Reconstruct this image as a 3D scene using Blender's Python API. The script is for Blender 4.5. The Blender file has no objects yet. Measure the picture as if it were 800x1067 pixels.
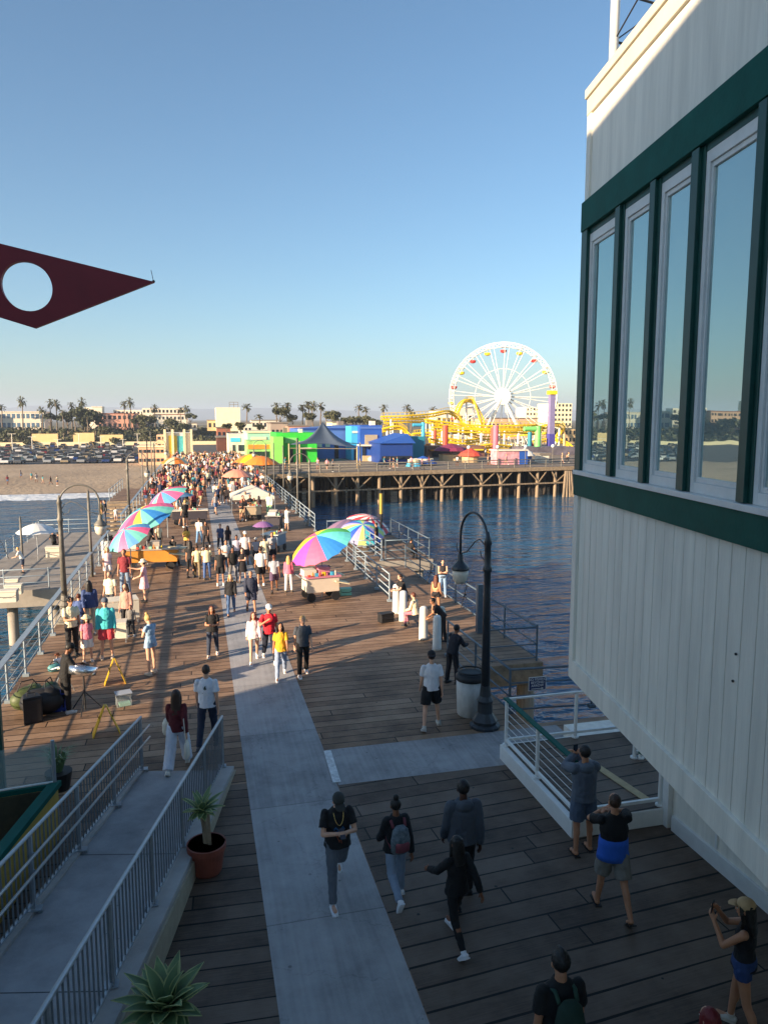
import bpy, math, random
from mathutils import Vector, Matrix
R = math.radians
random.seed(7)
SC = bpy.context.scene
COL = SC.collection
# ---------------- camera, world, sun, exposure ----------------
F, H, HY, VX = 770.0, 6.8, 437.0, 205.0          # focal length and vanishing lines in an 800 x 1067 frame
PITCH = math.atan((533.5 - HY) / F)
YAW = math.atan((400 - VX) * math.cos(PITCH) / F)
cam = bpy.data.cameras.new('camera')
cam.sensor_fit = 'HORIZONTAL'; cam.sensor_width = 36; cam.lens = F / 800 * 36
cam.clip_start = 0.1; cam.clip_end = 30000
co = bpy.data.objects.new('camera', cam); COL.objects.link(co)
co.location = (0, 0, H); co.rotation_euler = (math.pi / 2 - PITCH, 0, -YAW)
SC.camera = co
SUN_AZ, SUN_EL = 244.0, 15.5                      # compass azimuth (clockwise from +Y) of where the sun stands
w = bpy.data.worlds.new('World'); SC.world = w; w.use_nodes = True
nt = w.node_tree; bg = nt.nodes['Background']
sky = nt.nodes.new('ShaderNodeTexSky'); sky.sky_type = 'NISHITA'; sky.sun_disc = False
sky.sun_elevation = R(SUN_EL); sky.sun_rotation = R(SUN_AZ)
sky.air_density = 1.0; sky.dust_density = 0.9; sky.ozone_density = 4.6; sky.altitude = 0
tint = nt.nodes.new('ShaderNodeVectorMath'); tint.operation = 'MULTIPLY'; tint.inputs[1].default_value = (0.87, 0.855, 0.75)
nt.links.new(sky.outputs[0], tint.inputs[0]); nt.links.new(tint.outputs[0], bg.inputs[0]); bg.inputs[1].default_value = 0.09
sl = bpy.data.lights.new('sun', 'SUN'); sl.energy = 4.6; sl.angle = R(0.55); sl.color = (1.0, 0.77, 0.53)
so = bpy.data.objects.new('sun', sl); COL.objects.link(so)
sd = Vector((math.sin(R(SUN_AZ)) * math.cos(R(SUN_EL)), math.cos(R(SUN_AZ)) * math.cos(R(SUN_EL)), math.sin(R(SUN_EL))))
so.rotation_euler = sd.to_track_quat('Z', 'Y').to_euler(); so.location = (-60, -30, 40)
SC.view_settings.view_transform = 'Standard'; SC.view_settings.look = 'None'
SC.view_settings.gamma = 1; SC.view_settings.use_curve_mapping = False
SC.view_settings.exposure = 1.55
SC.render.engine = 'CYCLES'
SC.cycles.max_bounces = 6; SC.cycles.diffuse_bounces = 4; SC.cycles.glossy_bounces = 3
SC.cycles.transmission_bounces = 4; SC.cycles.transparent_max_bounces = 8; SC.cycles.volume_bounces = 0
SC.cycles.use_denoising = True

# ---------------- picture-to-place helpers (survey of the place) ----------------
_f = Vector((math.sin(YAW) * math.cos(PITCH), math.cos(YAW) * math.cos(PITCH), -math.sin(PITCH)))
_r = Vector((math.cos(YAW), -math.sin(YAW), 0)); _u = _r.cross(_f)
def ray(px, py): return _f * F + _r * (px - 400) - _u * (py - 533.5)
def U(px, py, z=0.0):                             # ground point seen at a pixel
    d = ray(px, py); t = (z - H) / d.z; return Vector((d.x * t, d.y * t, z))
def A(px, py, Y):                                 # point at distance Y along the pier
    d = ray(px, py); t = Y / d.y; return Vector((d.x * t, Y, H + d.z * t))
def zat(px, py, x, y):                            # height seen at row py above the ground point (x, y)
    lo, hi = -8.0, 60.0
    for _ in range(40):
        m = (lo + hi) / 2; v = Vector((x, y, m - H))
        if 533.5 - F * v.dot(_u) / v.dot(_f) > py: lo = m
        else: hi = m
    return lo

# ---------------- materials ----------------
MATS = {}
def mat(name, col, rough=0.6, metal=0.0, var=0.18, scale=6.0, bump=0.0, bscale=40.0, spec=0.5, coat=0.0, emit=None, est=0.0, stretch=None, trans=0.0, ior=1.5, alpha=1.0):
    if name in MATS: return MATS[name]
    m = bpy.data.materials.new(name); m.use_nodes = True; n = m.node_tree; L = n.links
    b = n.nodes['Principled BSDF']
    b.inputs['Roughness'].default_value = rough; b.inputs['Metallic'].default_value = metal
    b.inputs['Specular IOR Level'].default_value = spec; b.inputs['IOR'].default_value = ior
    b.inputs['Coat Weight'].default_value = coat; b.inputs['Transmission Weight'].default_value = trans; b.inputs['Alpha'].default_value = alpha
    tc = n.nodes.new('ShaderNodeTexCoord'); mp = n.nodes.new('ShaderNodeMapping')
    L.new(tc.outputs['Object'], mp.inputs[0])
    if stretch: mp.inputs['Scale'].default_value = stretch
    nz = n.nodes.new('ShaderNodeTexNoise'); nz.inputs['Scale'].default_value = scale; nz.inputs['Detail'].default_value = 6
    nz.inputs['Roughness'].default_value = 0.65
    L.new(mp.outputs[0], nz.inputs['Vector'])
    mr = n.nodes.new('ShaderNodeMapRange'); mr.inputs[1].default_value = 0.3; mr.inputs[2].default_value = 0.7
    mr.inputs[3].default_value = 1 - var; mr.inputs[4].default_value = 1 + var
    L.new(nz.outputs[0], mr.inputs[0])
    mx = n.nodes.new('ShaderNodeVectorMath'); mx.operation = 'SCALE'
    mx.inputs[0].default_value = col[:3]; L.new(mr.outputs[0], mx.inputs['Scale'])
    L.new(mx.outputs[0], b.inputs['Base Color'])
    if bump > 0:
        nb = n.nodes.new('ShaderNodeTexNoise'); nb.inputs['Scale'].default_value = bscale; nb.inputs['Detail'].default_value = 4
        L.new(mp.outputs[0], nb.inputs['Vector'])
        bp = n.nodes.new('ShaderNodeBump'); bp.inputs['Strength'].default_value = bump; bp.inputs['Distance'].default_value = 0.02
        L.new(nb.outputs[0], bp.inputs['Height']); L.new(bp.outputs[0], b.inputs['Normal'])
    if emit: b.inputs['Emission Color'].default_value = (*emit, 1); b.inputs['Emission Strength'].default_value = est
    MATS[name] = m; return m

def node_mat(name):
    m = bpy.data.materials.new(name); m.use_nodes = True; MATS[name] = m
    return m, m.node_tree, m.node_tree.links, m.node_tree.nodes['Principled BSDF']
def N(nt, t, **kw):
    n = nt.nodes.new('ShaderNode' + t)
    for k, v in kw.items(): setattr(n, k, v)
    return n
def mth(nt, op, a, b=None, c=None):
    n = nt.nodes.new('ShaderNodeMath'); n.operation = op
    for i, v in enumerate((a, b, c)):
        if v is None: continue
        if isinstance(v, (int, float)): n.inputs[i].default_value = v
        else: nt.links.new(v, n.inputs[i])
    return n.outputs[0]
def ramp(nt, fac, stops):
    n = nt.nodes.new('ShaderNodeValToRGB'); e = n.color_ramp.elements
    while len(e) < len(stops): e.new(0.5)
    for k, (p, c) in enumerate(stops): e[k].position = p; e[k].color = (*c, 1)
    nt.links.new(fac, n.inputs[0]); return n.outputs[0]

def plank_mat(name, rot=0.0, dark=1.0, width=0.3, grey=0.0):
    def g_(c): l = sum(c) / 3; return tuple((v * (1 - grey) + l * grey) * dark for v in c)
    m, nt, L, b = node_mat(name)
    tc = N(nt, 'TexCoord'); mp = N(nt, 'Mapping'); mp.inputs['Rotation'].default_value[2] = R(rot)
    L.new(tc.outputs['Object'], mp.inputs[0]); sx = N(nt, 'SeparateXYZ'); L.new(mp.outputs[0], sx.inputs[0])
    wob = N(nt, 'TexNoise'); wob.inputs['Scale'].default_value = 0.7; L.new(mp.outputs[0], wob.inputs['Vector'])
    y = mth(nt, 'ADD', sx.outputs[1], mth(nt, 'MULTIPLY', wob.outputs[0], 0.04))
    row = mth(nt, 'FLOOR', mth(nt, 'DIVIDE', y, width)); fr = mth(nt, 'FRACT', mth(nt, 'DIVIDE', y, width))
    wn = N(nt, 'TexWhiteNoise', noise_dimensions='1D'); L.new(row, wn.inputs['W'])
    xs = mth(nt, 'ADD', sx.outputs[0], mth(nt, 'MULTIPLY', wn.outputs[0], 6.0))
    seg = mth(nt, 'FLOOR', mth(nt, 'DIVIDE', xs, 7.3)); xf = mth(nt, 'FRACT', mth(nt, 'DIVIDE', xs, 7.3))
    cv = N(nt, 'CombineXYZ'); L.new(row, cv.inputs[0]); L.new(seg, cv.inputs[1])
    w2 = N(nt, 'TexWhiteNoise', noise_dimensions='3D'); L.new(cv.outputs[0], w2.inputs['Vector'])
    st = N(nt, 'Mapping'); st.inputs['Scale'].default_value = (0.9, 26, 1); L.new(mp.outputs[0], st.inputs[0])
    g = N(nt, 'TexNoise'); g.inputs['Scale'].default_value = 2.2; g.inputs['Detail'].default_value = 7; g.inputs['Roughness'].default_value = 0.7
    L.new(st.outputs[0], g.inputs['Vector'])
    big = N(nt, 'TexNoise'); big.inputs['Roughness'].default_value = 0.62; big.inputs['Scale'].default_value = 0.8; big.inputs['Detail'].default_value = 6; L.new(mp.outputs[0], big.inputs['Vector'])
    spot = N(nt, 'TexVoronoi'); spot.inputs['Scale'].default_value = 1.9; L.new(mp.outputs[0], spot.inputs['Vector'])
    gap = mth(nt, 'LESS_THAN', mth(nt, 'MINIMUM', fr, mth(nt, 'SUBTRACT', 1.0, fr)), mth(nt, 'MULTIPLY_ADD', wob.outputs[0], 0.07, 0.008))
    gap = mth(nt, 'MAXIMUM', gap, mth(nt, 'LESS_THAN', mth(nt, 'MINIMUM', xf, mth(nt, 'SUBTRACT', 1.0, xf)), 0.0016))
    v = mth(nt, 'ADD', mth(nt, 'MULTIPLY', w2.outputs[0], 0.17), mth(nt, 'MULTIPLY', g.outputs[0], 0.50))
    v = mth(nt, 'ADD', v, mth(nt, 'MULTIPLY', big.outputs[0], 0.62))
    ms_ = N(nt, 'TexMusgrave') if False else N(nt, 'TexNoise'); ms_.inputs['Scale'].default_value = 2.6; ms_.inputs['Detail'].default_value = 8; ms_.inputs['Roughness'].default_value = 0.75; L.new(mp.outputs[0], ms_.inputs['Vector'])
    v = mth(nt, 'ADD', v, mth(nt, 'MULTIPLY', mth(nt, 'SUBTRACT', ms_.outputs[0], 0.5), 0.32))
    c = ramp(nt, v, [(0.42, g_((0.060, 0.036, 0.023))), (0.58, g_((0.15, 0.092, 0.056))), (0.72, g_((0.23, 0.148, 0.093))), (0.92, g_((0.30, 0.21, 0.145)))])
    mx = N(nt, 'Mix', data_type='RGBA'); L.new(gap, mx.inputs[0]); L.new(c, mx.inputs[6]); mx.inputs[7].default_value = (0.008, 0.007, 0.006, 1)
    gum = mth(nt, 'LESS_THAN', spot.outputs[0], 0.045)
    m2 = N(nt, 'Mix', data_type='RGBA'); L.new(gum, m2.inputs[0]); L.new(mx.outputs[2], m2.inputs[6]); m2.inputs[7].default_value = (0.03, 0.028, 0.026, 1)
    L.new(m2.outputs[2], b.inputs['Base Color'])
    L.new(mth(nt, 'MULTIPLY_ADD', g.outputs[0], 0.3, 0.5), b.inputs['Roughness']); b.inputs['Specular IOR Level'].default_value = 0.3
    hgt = mth(nt, 'SUBTRACT', mth(nt, 'ADD', mth(nt, 'MULTIPLY', g.outputs[0], 0.35), mth(nt, 'MULTIPLY', w2.outputs[0], 0.35)), gap)
    bp = N(nt, 'Bump'); bp.inputs['Strength'].default_value = 0.75; bp.inputs['Distance'].default_value = 0.015
    L.new(hgt, bp.inputs['Height']); L.new(bp.outputs[0], b.inputs['Normal'])
    return m

def concrete_mat(name, base=(0.2, 0.2, 0.2), streak=True):
    m, nt, L, b = node_mat(name)
    tc = N(nt, 'TexCoord'); mp = N(nt, 'Mapping'); L.new(tc.outputs['Object'], mp.inputs[0])
    a = N(nt, 'TexNoise'); a.inputs['Scale'].default_value = 0.8; a.inputs['Detail'].default_value = 9; a.inputs['Roughness'].default_value = 0.7; L.new(mp.outputs[0], a.inputs['Vector'])
    mp2 = N(nt, 'Mapping'); mp2.inputs['Scale'].default_value = (14, 0.5, 1) if streak else (1, 1, 1); L.new(tc.outputs['Object'], mp2.inputs[0])
    s = N(nt, 'TexNoise'); s.inputs['Scale'].default_value = 1.0; s.inputs['Detail'].default_value = 5; L.new(mp2.outputs[0], s.inputs['Vector'])
    sp = N(nt, 'TexVoronoi'); sp.inputs['Scale'].default_value = 2.3; L.new(tc.outputs['Object'], sp.inputs['Vector'])
    v = mth(nt, 'ADD', mth(nt, 'MULTIPLY_ADD', a.outputs[0], 1.15, -0.22), mth(nt, 'MULTIPLY', s.outputs[0], 0.4))
    v = mth(nt, 'SUBTRACT', v, mth(nt, 'MULTIPLY', mth(nt, 'LESS_THAN', sp.outputs[0], 0.055), 0.30))
    if streak:
        sy = N(nt, 'SeparateXYZ'); L.new(tc.outputs['Object'], sy.inputs[0]); fj = mth(nt, 'FRACT', mth(nt, 'DIVIDE', sy.outputs[1], 3.1)); v = mth(nt, 'SUBTRACT', v, mth(nt, 'MULTIPLY', mth(nt, 'LESS_THAN', fj, 0.006), 0.28))
        pt = N(nt, 'TexWhiteNoise', noise_dimensions='1D'); L.new(mth(nt, 'FLOOR', mth(nt, 'DIVIDE', sy.outputs[1], 3.1)), pt.inputs['W']); v = mth(nt, 'ADD', v, mth(nt, 'MULTIPLY', mth(nt, 'SUBTRACT', pt.outputs[0], 0.5), 0.14))
        cr = N(nt, 'TexVoronoi', feature='DISTANCE_TO_EDGE'); cr.inputs['Scale'].default_value = 0.55; wv = N(nt, 'VectorMath', operation='ADD'); L.new(tc.outputs['Object'], wv.inputs[0]); L.new(a.outputs[1], wv.inputs[1]); L.new(wv.outputs[0], cr.inputs['Vector']); v = mth(nt, 'SUBTRACT', v, mth(nt, 'MULTIPLY', mth(nt, 'LESS_THAN', cr.outputs[0], 0.004), 0.14))
    c = ramp(nt, v, [(0.2, tuple(x * 0.5 for x in base)), (0.55, base), (0.85, tuple(x * 1.35 for x in base))])
    L.new(c, b.inputs['Base Color']); b.inputs['Roughness'].default_value = 0.75
    f = N(nt, 'TexNoise'); f.inputs['Scale'].default_value = 60; L.new(tc.outputs['Object'], f.inputs['Vector'])
    bp = N(nt, 'Bump'); bp.inputs['Strength'].default_value = 0.25; bp.inputs['Distance'].default_value = 0.01
    L.new(f.outputs[0], bp.inputs['Height']); L.new(bp.outputs[0], b.inputs['Normal'])
    return m

def water_mat():
    m, nt, L, b = node_mat('sea_water')
    tc = N(nt, 'TexCoord'); hs = []
    for sc, dt, rot, amp in (((0.10, 0.34, 1), 3, 18, 1.0), ((0.5, 1.15, 1), 4, -14, 0.50), ((1.9, 3.4, 1), 4, 25, 0.16)):
        mp = N(nt, 'Mapping'); mp.inputs['Scale'].default_value = sc; mp.inputs['Rotation'].default_value[2] = R(rot)
        L.new(tc.outputs['Object'], mp.inputs[0])
        t = N(nt, 'TexNoise'); t.inputs['Scale'].default_value = 1; t.inputs['Detail'].default_value = dt; t.inputs['Distortion'].default_value = 0.4
        L.new(mp.outputs[0], t.inputs['Vector']); hs.append(mth(nt, 'MULTIPLY', t.outputs[0], amp))
    h = mth(nt, 'ADD', mth(nt, 'ADD', hs[0], hs[1]), hs[2])
    bp = N(nt, 'Bump'); bp.inputs['Strength'].default_value = 1.0; bp.inputs['Distance'].default_value = 1.3; b.inputs['Specular Tint'].default_value = (0.80, 0.93, 1, 1)
    L.new(h, bp.inputs['Height']); L.new(bp.outputs[0], b.inputs['Normal'])
    b.inputs['Base Color'].default_value = (0.012, 0.080, 0.165, 1); b.inputs['Roughness'].default_value = 0.08; b.inputs['IOR'].default_value = 1.75
    sx = N(nt, 'SeparateXYZ'); L.new(tc.outputs['Object'], sx.inputs[0])
    nz = N(nt, 'TexNoise'); nz.inputs['Scale'].default_value = 0.07; nz.inputs['Detail'].default_value = 5; L.new(tc.outputs['Object'], nz.inputs['Vector'])
    d = mth(nt, 'ADD', sx.outputs[1], mth(nt, 'MULTIPLY', nz.outputs[0], 9.0))
    f2 = N(nt, 'TexNoise'); f2.inputs['Scale'].default_value = 0.8; f2.inputs['Detail'].default_value = 6; L.new(tc.outputs['Object'], f2.inputs['Vector'])
    k = N(nt, 'MapRange'); L.new(d, k.inputs[0]); k.inputs[1].default_value = 114.0; k.inputs[2].default_value = 120.5
    fo = mth(nt, 'GREATER_THAN', mth(nt, 'ADD', mth(nt, 'MULTIPLY', f2.outputs[0], 0.7), k.outputs[0]), 0.82)
    mx = N(nt, 'Mix', data_type='RGBA'); L.new(fo, mx.inputs[0]); mx.inputs[6].default_value = (0.012, 0.080, 0.165, 1); mx.inputs[7].default_value = (0.62, 0.66, 0.7, 1)
    L.new(mx.outputs[2], b.inputs['Base Color']); L.new(mth(nt, 'MULTIPLY_ADD', fo, 0.6, 0.08), b.inputs['Roughness'])
    return m

# ---------------- mesh builder ----------------
class MB:
    def __init__(s): s.v = []; s.f = []; s.m = []
    def add(s, vs, fs, mi=0):
        o = len(s.v); s.v += [tuple(p) for p in vs]; s.f += [tuple(i + o for i in f) for f in fs]; s.m += [mi] * len(fs)
    def box(s, c, d, rz=0.0, mi=0, M=None):          # centre, full sizes
        x, y, z = d[0] / 2, d[1] / 2, d[2] / 2; c = Vector(c)
        M = M or Matrix.Rotation(rz, 3, 'Z')
        vs = [c + M @ Vector((i * x, j * y, k * z)) for k in (-1, 1) for j in (-1, 1) for i in (-1, 1)]
        s.add(vs, [(0, 2, 3, 1), (4, 5, 7, 6), (0, 1, 5, 4), (2, 6, 7, 3), (0, 4, 6, 2), (1, 3, 7, 5)], mi)
    def beam(s, a, b, w, h, mi=0, up=(0, 0, 1)):     # rectangular bar from a to b
        a = Vector(a); b = Vector(b); t = (b - a); l = t.length
        if l < 1e-6: return
        t /= l; up = Vector(up)
        if abs(t.dot(up)) > 0.98: up = Vector((0, 1, 0))
        sd_ = t.cross(up).normalized(); u = sd_.cross(t)
        M = Matrix((sd_, t, u)).transposed()
        s.box((a + b) / 2, (w, l, h), M=M, mi=mi)
    def tube(s, pts, rad, n=8, mi=0, ref=None, cap=True, flat=1.0):   # rad scalar or list; (rx, ry) allowed
        pts = [Vector(p) for p in pts]; k = len(pts)
        if not isinstance(rad, (list,)): rad = [rad] * k
        o = len(s.v); prev = None
        for i, p in enumerate(pts):
            t = (pts[min(i + 1, k - 1)] - pts[max(i - 1, 0)])
            t = t.normalized() if t.length > 1e-9 else Vector((0, 0, 1))
            if prev is None:
                a = Vector(ref) if ref else (Vector((1, 0, 0)) if abs(t.x) < 0.9 else Vector((0, 1, 0)))
            else: a = prev
            sx = (a - t * a.dot(t)); sx = sx.normalized() if sx.length > 1e-6 else t.orthogonal().normalized()
            prev = sx; sy = t.cross(sx)
            r = rad[i]; rx, ry = r if isinstance(r, tuple) else (r, r * flat)
            for j in range(n):
                an = 2 * math.pi * j / n
                s.v.append(tuple(p + sx * (rx * math.cos(an)) + sy * (ry * math.sin(an))))
        for i in range(k - 1):
            for j in range(n):
                a0 = o + i * n + j; a1 = o + i * n + (j + 1) % n
                s.f.append((a0, a1, a1 + n, a0 + n)); s.m.append(mi)
        if cap:
            s.f.append(tuple(o + j for j in reversed(range(n)))); s.m.append(mi)
            s.f.append(tuple(o + (k - 1) * n + j for j in range(n))); s.m.append(mi)
    def capsule(s, a, b, ra, rb, n=10, mi=0, flat=1.0, ref=None):
        a = Vector(a); b = Vector(b); t = (b - a).normalized() if (b - a).length > 1e-6 else Vector((0, 0, 1))
        s.tube([a - t * ra * 0.9, a - t * ra * 0.6, a, a.lerp(b, .5), b, b + t * rb * 0.6, b + t * rb * 0.9],
               [ra * 0.35, ra * 0.8, ra, (ra + rb) / 2, rb, rb * 0.8, rb * 0.35], n, mi, ref=ref, flat=flat)
    def lathe(s, c, prof, n=16, mi=0, cap=True):
        c = Vector(c); s.tube([c + Vector((0, 0, z)) for r, z in prof], [max(r, 0.001) for r, z in prof], n, mi, ref=(1, 0, 0), cap=cap)
    def ell(s, c, r, n=12, m=8, mi=0, M=None):
        c = Vector(c); M = M or Matrix.Identity(3); vs = [c + M @ Vector((0, 0, r[2]))]
        for i in range(1, m):
            ph = math.pi * i / m
            for j in range(n):
                th = 2 * math.pi * j / n
                vs.append(c + M @ Vector((r[0] * math.sin(ph) * math.cos(th), r[1] * math.sin(ph) * math.sin(th), r[2] * math.cos(ph))))
        vs.append(c + M @ Vector((0, 0, -r[2]))); fs = []
        for j in range(n): fs.append((0, 1 + j, 1 + (j + 1) % n))
        for i in range(m - 2):
            for j in range(n):
                a = 1 + i * n + j; b = 1 + i * n + (j + 1) % n; fs.append((a, a + n, b + n, b))
        e = len(vs) - 1; a = 1 + (m - 2) * n
        for j in range(n): fs.append((e, a + (j + 1) % n, a + j))
        s.add(vs, fs, mi)
    def prism(s, poly, z0, z1, mi=0):                # horizontal outline extruded in z
        n = len(poly); vs = [(p[0], p[1], z0) for p in poly] + [(p[0], p[1], z1) for p in poly]
        a = sum(poly[i][0] * poly[(i + 1) % n][1] - poly[(i + 1) % n][0] * poly[i][1] for i in range(n))
        fs = [tuple(range(n, 2 * n)), tuple(reversed(range(n)))] + [(i, (i + 1) % n, n + (i + 1) % n, n + i) for i in range(n)]
        if a < 0: fs = [tuple(reversed(f)) for f in fs]
        s.add(vs, fs, mi)
    def quad(s, a, b, c, d, mi=0): s.add([a, b, c, d], [(0, 1, 2, 3)], mi)
    def grid(s, x0, x1, y0, y1, nx, ny, zf, mi=0):
        vs = []; fs = []
        for j in range(ny + 1):
            for i in range(nx + 1):
                x = x0 + (x1 - x0) * i / nx; y = y0 + (y1 - y0) * j / ny; vs.append((x, y, zf(x, y)))
        for j in range(ny):
            for i in range(nx):
                a = j * (nx + 1) + i; fs.append((a, a + 1, a + nx + 2, a + nx + 1))
        s.add(vs, fs, mi)

def wm(o):
    M = Matrix.LocRotScale(o.location, o.rotation_euler, o.scale)
    while o.parent: o = o.parent; M = Matrix.LocRotScale(o.location, o.rotation_euler, o.scale) @ M
    return M
def obj(name, mb, mats, parent=None, smooth=False, world=False, loc=None, bevel=0.0, label=None):
    me = bpy.data.meshes.new(name); vs = mb.v
    if world and parent is not None:
        I = wm(parent).inverted(); vs = [tuple(I @ Vector(p)) for p in vs]
    elif loc is not None: vs = [(x - loc[0], y - loc[1], z - loc[2]) for x, y, z in vs]
    me.from_pydata(vs, [], mb.f)
    if not isinstance(mats, (list, tuple)): mats = [mats]
    for m in mats: me.materials.append(m)
    if len(mats) > 1: me.polygons.foreach_set('material_index', mb.m)
    if smooth: me.polygons.foreach_set('use_smooth', [True] * len(me.polygons))
    o = bpy.data.objects.new(name, me); COL.objects.link(o)
    if loc is not None: o.location = loc
    if parent is not None: o.parent = parent
    if label: o['label'] = label
    if bevel:
        b = o.modifiers.new('bevel', 'BEVEL'); b.width = bevel; b.segments = 2; b.limit_method = 'ANGLE'
    return o
def tag(o, label, cat, group=None, kind=None):
    o['label'] = label; o['category'] = cat
    if group: o['group'] = group
    if kind: o['kind'] = kind
    return o
def struct(o, kind='structure'): o['kind'] = kind; return o
def thing(name, label, cat, loc=(0, 0, 0), rz=0.0, group=None):
    o = bpy.data.objects.new(name, None); COL.objects.link(o); o.location = loc; o.rotation_euler = (0, 0, rz)
    o.empty_display_size = 0.1
    return tag(o, label, cat, group)
def copy_tree(o, parent=None):
    c = o.copy(); COL.objects.link(c); c.parent = parent
    for ch in list(KIDS(o)): copy_tree(ch, c)
    return c
def KIDS(o): return [x for x in o.children]
def dup(root, loc, rz=0.0, label=None, group=None, scale=None):
    c = copy_tree(root); c.location = loc; c.rotation_euler = (0, 0, rz)
    if scale: c.scale = (scale,) * 3 if isinstance(scale, (int, float)) else scale
    if label: c['label'] = label
    if group: c['group'] = group
    return c
def rgb(r, g, b):                                 # sRGB 0-255 to linear
    return tuple(((v / 255) / 12.92 if v / 255 <= 0.04045 else ((v / 255 + 0.055) / 1.055) ** 2.4) for v in (r, g, b))
# ---------------- the setting ----------------
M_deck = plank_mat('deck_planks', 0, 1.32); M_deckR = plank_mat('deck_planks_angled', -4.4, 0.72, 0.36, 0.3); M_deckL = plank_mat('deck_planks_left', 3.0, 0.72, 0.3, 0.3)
M_conc = concrete_mat('strip_concrete', (0.32, 0.315, 0.315)); M_conc2 = concrete_mat('dock_concrete', (0.30, 0.27, 0.23), False)
M_pile = mat('pile_wood', (0.30, 0.24, 0.17), 0.85, var=0.4, scale=3, bump=0.4, bscale=14, stretch=(4, 4, 0.5))
M_piledk = mat('pile_dark', (0.035, 0.03, 0.026), 0.9, var=0.4, scale=2)
M_beam = mat('beam_wood', (0.27, 0.20, 0.13), 0.85, var=0.4, scale=4, bump=0.3)
M_galv = mat('galvanised_steel', (0.36, 0.39, 0.42), 0.42, 0.55, var=0.12, scale=9)
M_railp = mat('rail_paint', (0.27, 0.33, 0.38), 0.45, 0.1, var=0.15, scale=8)
M_railb = mat('rail_blue_grey', (0.10, 0.14, 0.18), 0.45, 0.2, var=0.2, scale=8)
M_white = mat('white_paint', (0.72, 0.72, 0.70), 0.45, var=0.07, scale=5, bump=0.05)
M_teal = mat('teal_paint', (0.006, 0.088, 0.070), 0.6, spec=.12, var=0.14, scale=3, bump=0.12, bscale=25, stretch=(1, 1, 1))
M_dkgreen = mat('dark_green_paint', (0.005, 0.062, 0.050), 0.45, var=0.15)
M_siding = mat('siding_cream', (0.79, 0.75, 0.66), 0.6, var=0.13, scale=1.6, bump=0.15, bscale=18, stretch=(4, 4, 0.35))
M_black = mat('black_matte', (0.012, 0.012, 0.014), 0.6, var=0.2)
M_yellow = mat('yellow_paint', (0.42, 0.29, 0.05), 0.5, var=0.12)

WZ = -4.4
water = MB(); water.quad((-900, -120, WZ), (900, -120, WZ), (900, 124, WZ), (-900, 124, WZ))
struct(obj('sea_water', water, water_mat()))

def sand_mat():
    m, nt, L, b = node_mat('beach_sand')
    tc = N(nt, 'TexCoord')
    a = N(nt, 'TexNoise'); a.inputs['Scale'].default_value = 0.09; a.inputs['Detail'].default_value = 8; L.new(tc.outputs['Object'], a.inputs['Vector'])
    f = N(nt, 'TexNoise'); f.inputs['Scale'].default_value = 1.2; f.inputs['Detail'].default_value = 6; L.new(tc.outputs['Object'], f.inputs['Vector'])
    v = mth(nt, 'ADD', mth(nt, 'MULTIPLY', a.outputs[0], 0.6), mth(nt, 'MULTIPLY', f.outputs[0], 0.4))
    c = ramp(nt, v, [(0.3, (0.23, 0.17, 0.115)), (0.5, (0.33, 0.25, 0.17)), (0.7, (0.40, 0.31, 0.215))])
    sx = N(nt, 'SeparateXYZ'); L.new(tc.outputs['Object'], sx.inputs[0])
    wet = N(nt, 'MapRange'); L.new(mth(nt, 'ADD', sx.outputs[1], mth(nt, 'MULTIPLY', a.outputs[0], 10)), wet.inputs[0]); wet.inputs[1].default_value = 125; wet.inputs[2].default_value = 128
    mx = N(nt, 'Mix', data_type='RGBA'); L.new(wet.outputs[0], mx.inputs[0]); mx.inputs[6].default_value = (0.13, 0.10, 0.075, 1); L.new(c, mx.inputs[7])
    L.new(mx.outputs[2], b.inputs['Base Color']); b.inputs['Roughness'].default_value = 0.9
    bp = N(nt, 'Bump'); bp.inputs['Strength'].default_value = 0.8; bp.inputs['Distance'].default_value = 0.25; L.new(f.outputs[0], bp.inputs['Height']); L.new(bp.outputs[0], b.inputs['Normal'])
    return m
s = MB(); s.grid(-900, 900, 104, 330, 30, 60, lambda x, y: min(-3.6, -4.96 + (y - 104) * 0.034))
struct(obj('beach_sand', s, sand_mat()))
s = MB(); s.quad((-260, 187, -3.59), (30, 187, -3.59), (30, 318, -3.59), (-260, 318, -3.59))
struct(obj('parking_asphalt', s, mat('asphalt', (0.06, 0.06, 0.062), 0.85, var=0.3, scale=0.5, bump=0.2)))
def land_z(x, y):
    t = min(1.0, max(0.0, (y - 318) / 26.0)); return -3.65 + (2.2 + 3.65) * t
s = MB(); s.grid(-1500, 1500, 318, 900, 60, 24, land_z); s.grid(-9000, 9000, 900, 9000, 20, 12, lambda x, y: 2.2)
struct(obj('land_ground', s, mat('land_scrub', (0.13, 0.115, 0.075), 0.9, var=0.4, scale=0.06)))
def hill(name, Y, h0, amp, col, seed):
    rnd = random.Random(seed); ph = [rnd.random() * 9 for _ in range(6)]
    def hz(x, y):
        t = (y - Y) / 1500.0
        e = max(0, 1 - abs(t - 0.5) * 2)
        return 0 + e * (h0 + amp * (math.sin(x / 900 + ph[0]) + 0.5 * math.sin(x / 370 + ph[1]) + 0.28 * math.sin(x / 150 + ph[2]) + 0.12 * math.sin(x / 60 + ph[3])))
    s = MB(); s.grid(-7500, 9000, Y, Y + 1500, 240, 6, hz)
    struct(obj(name, s, mat(name + '_scrub', col, 0.95, var=0.3, scale=0.01), smooth=True))
hill('hills', 6200, 96, 22, (0.10, 0.11, 0.09), 3)
s = MB(); s.quad((0.2, 318, 2.24), (8.2, 318, 2.24), (8.2, 900, 2.24), (0.2, 900, 2.24))

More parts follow.
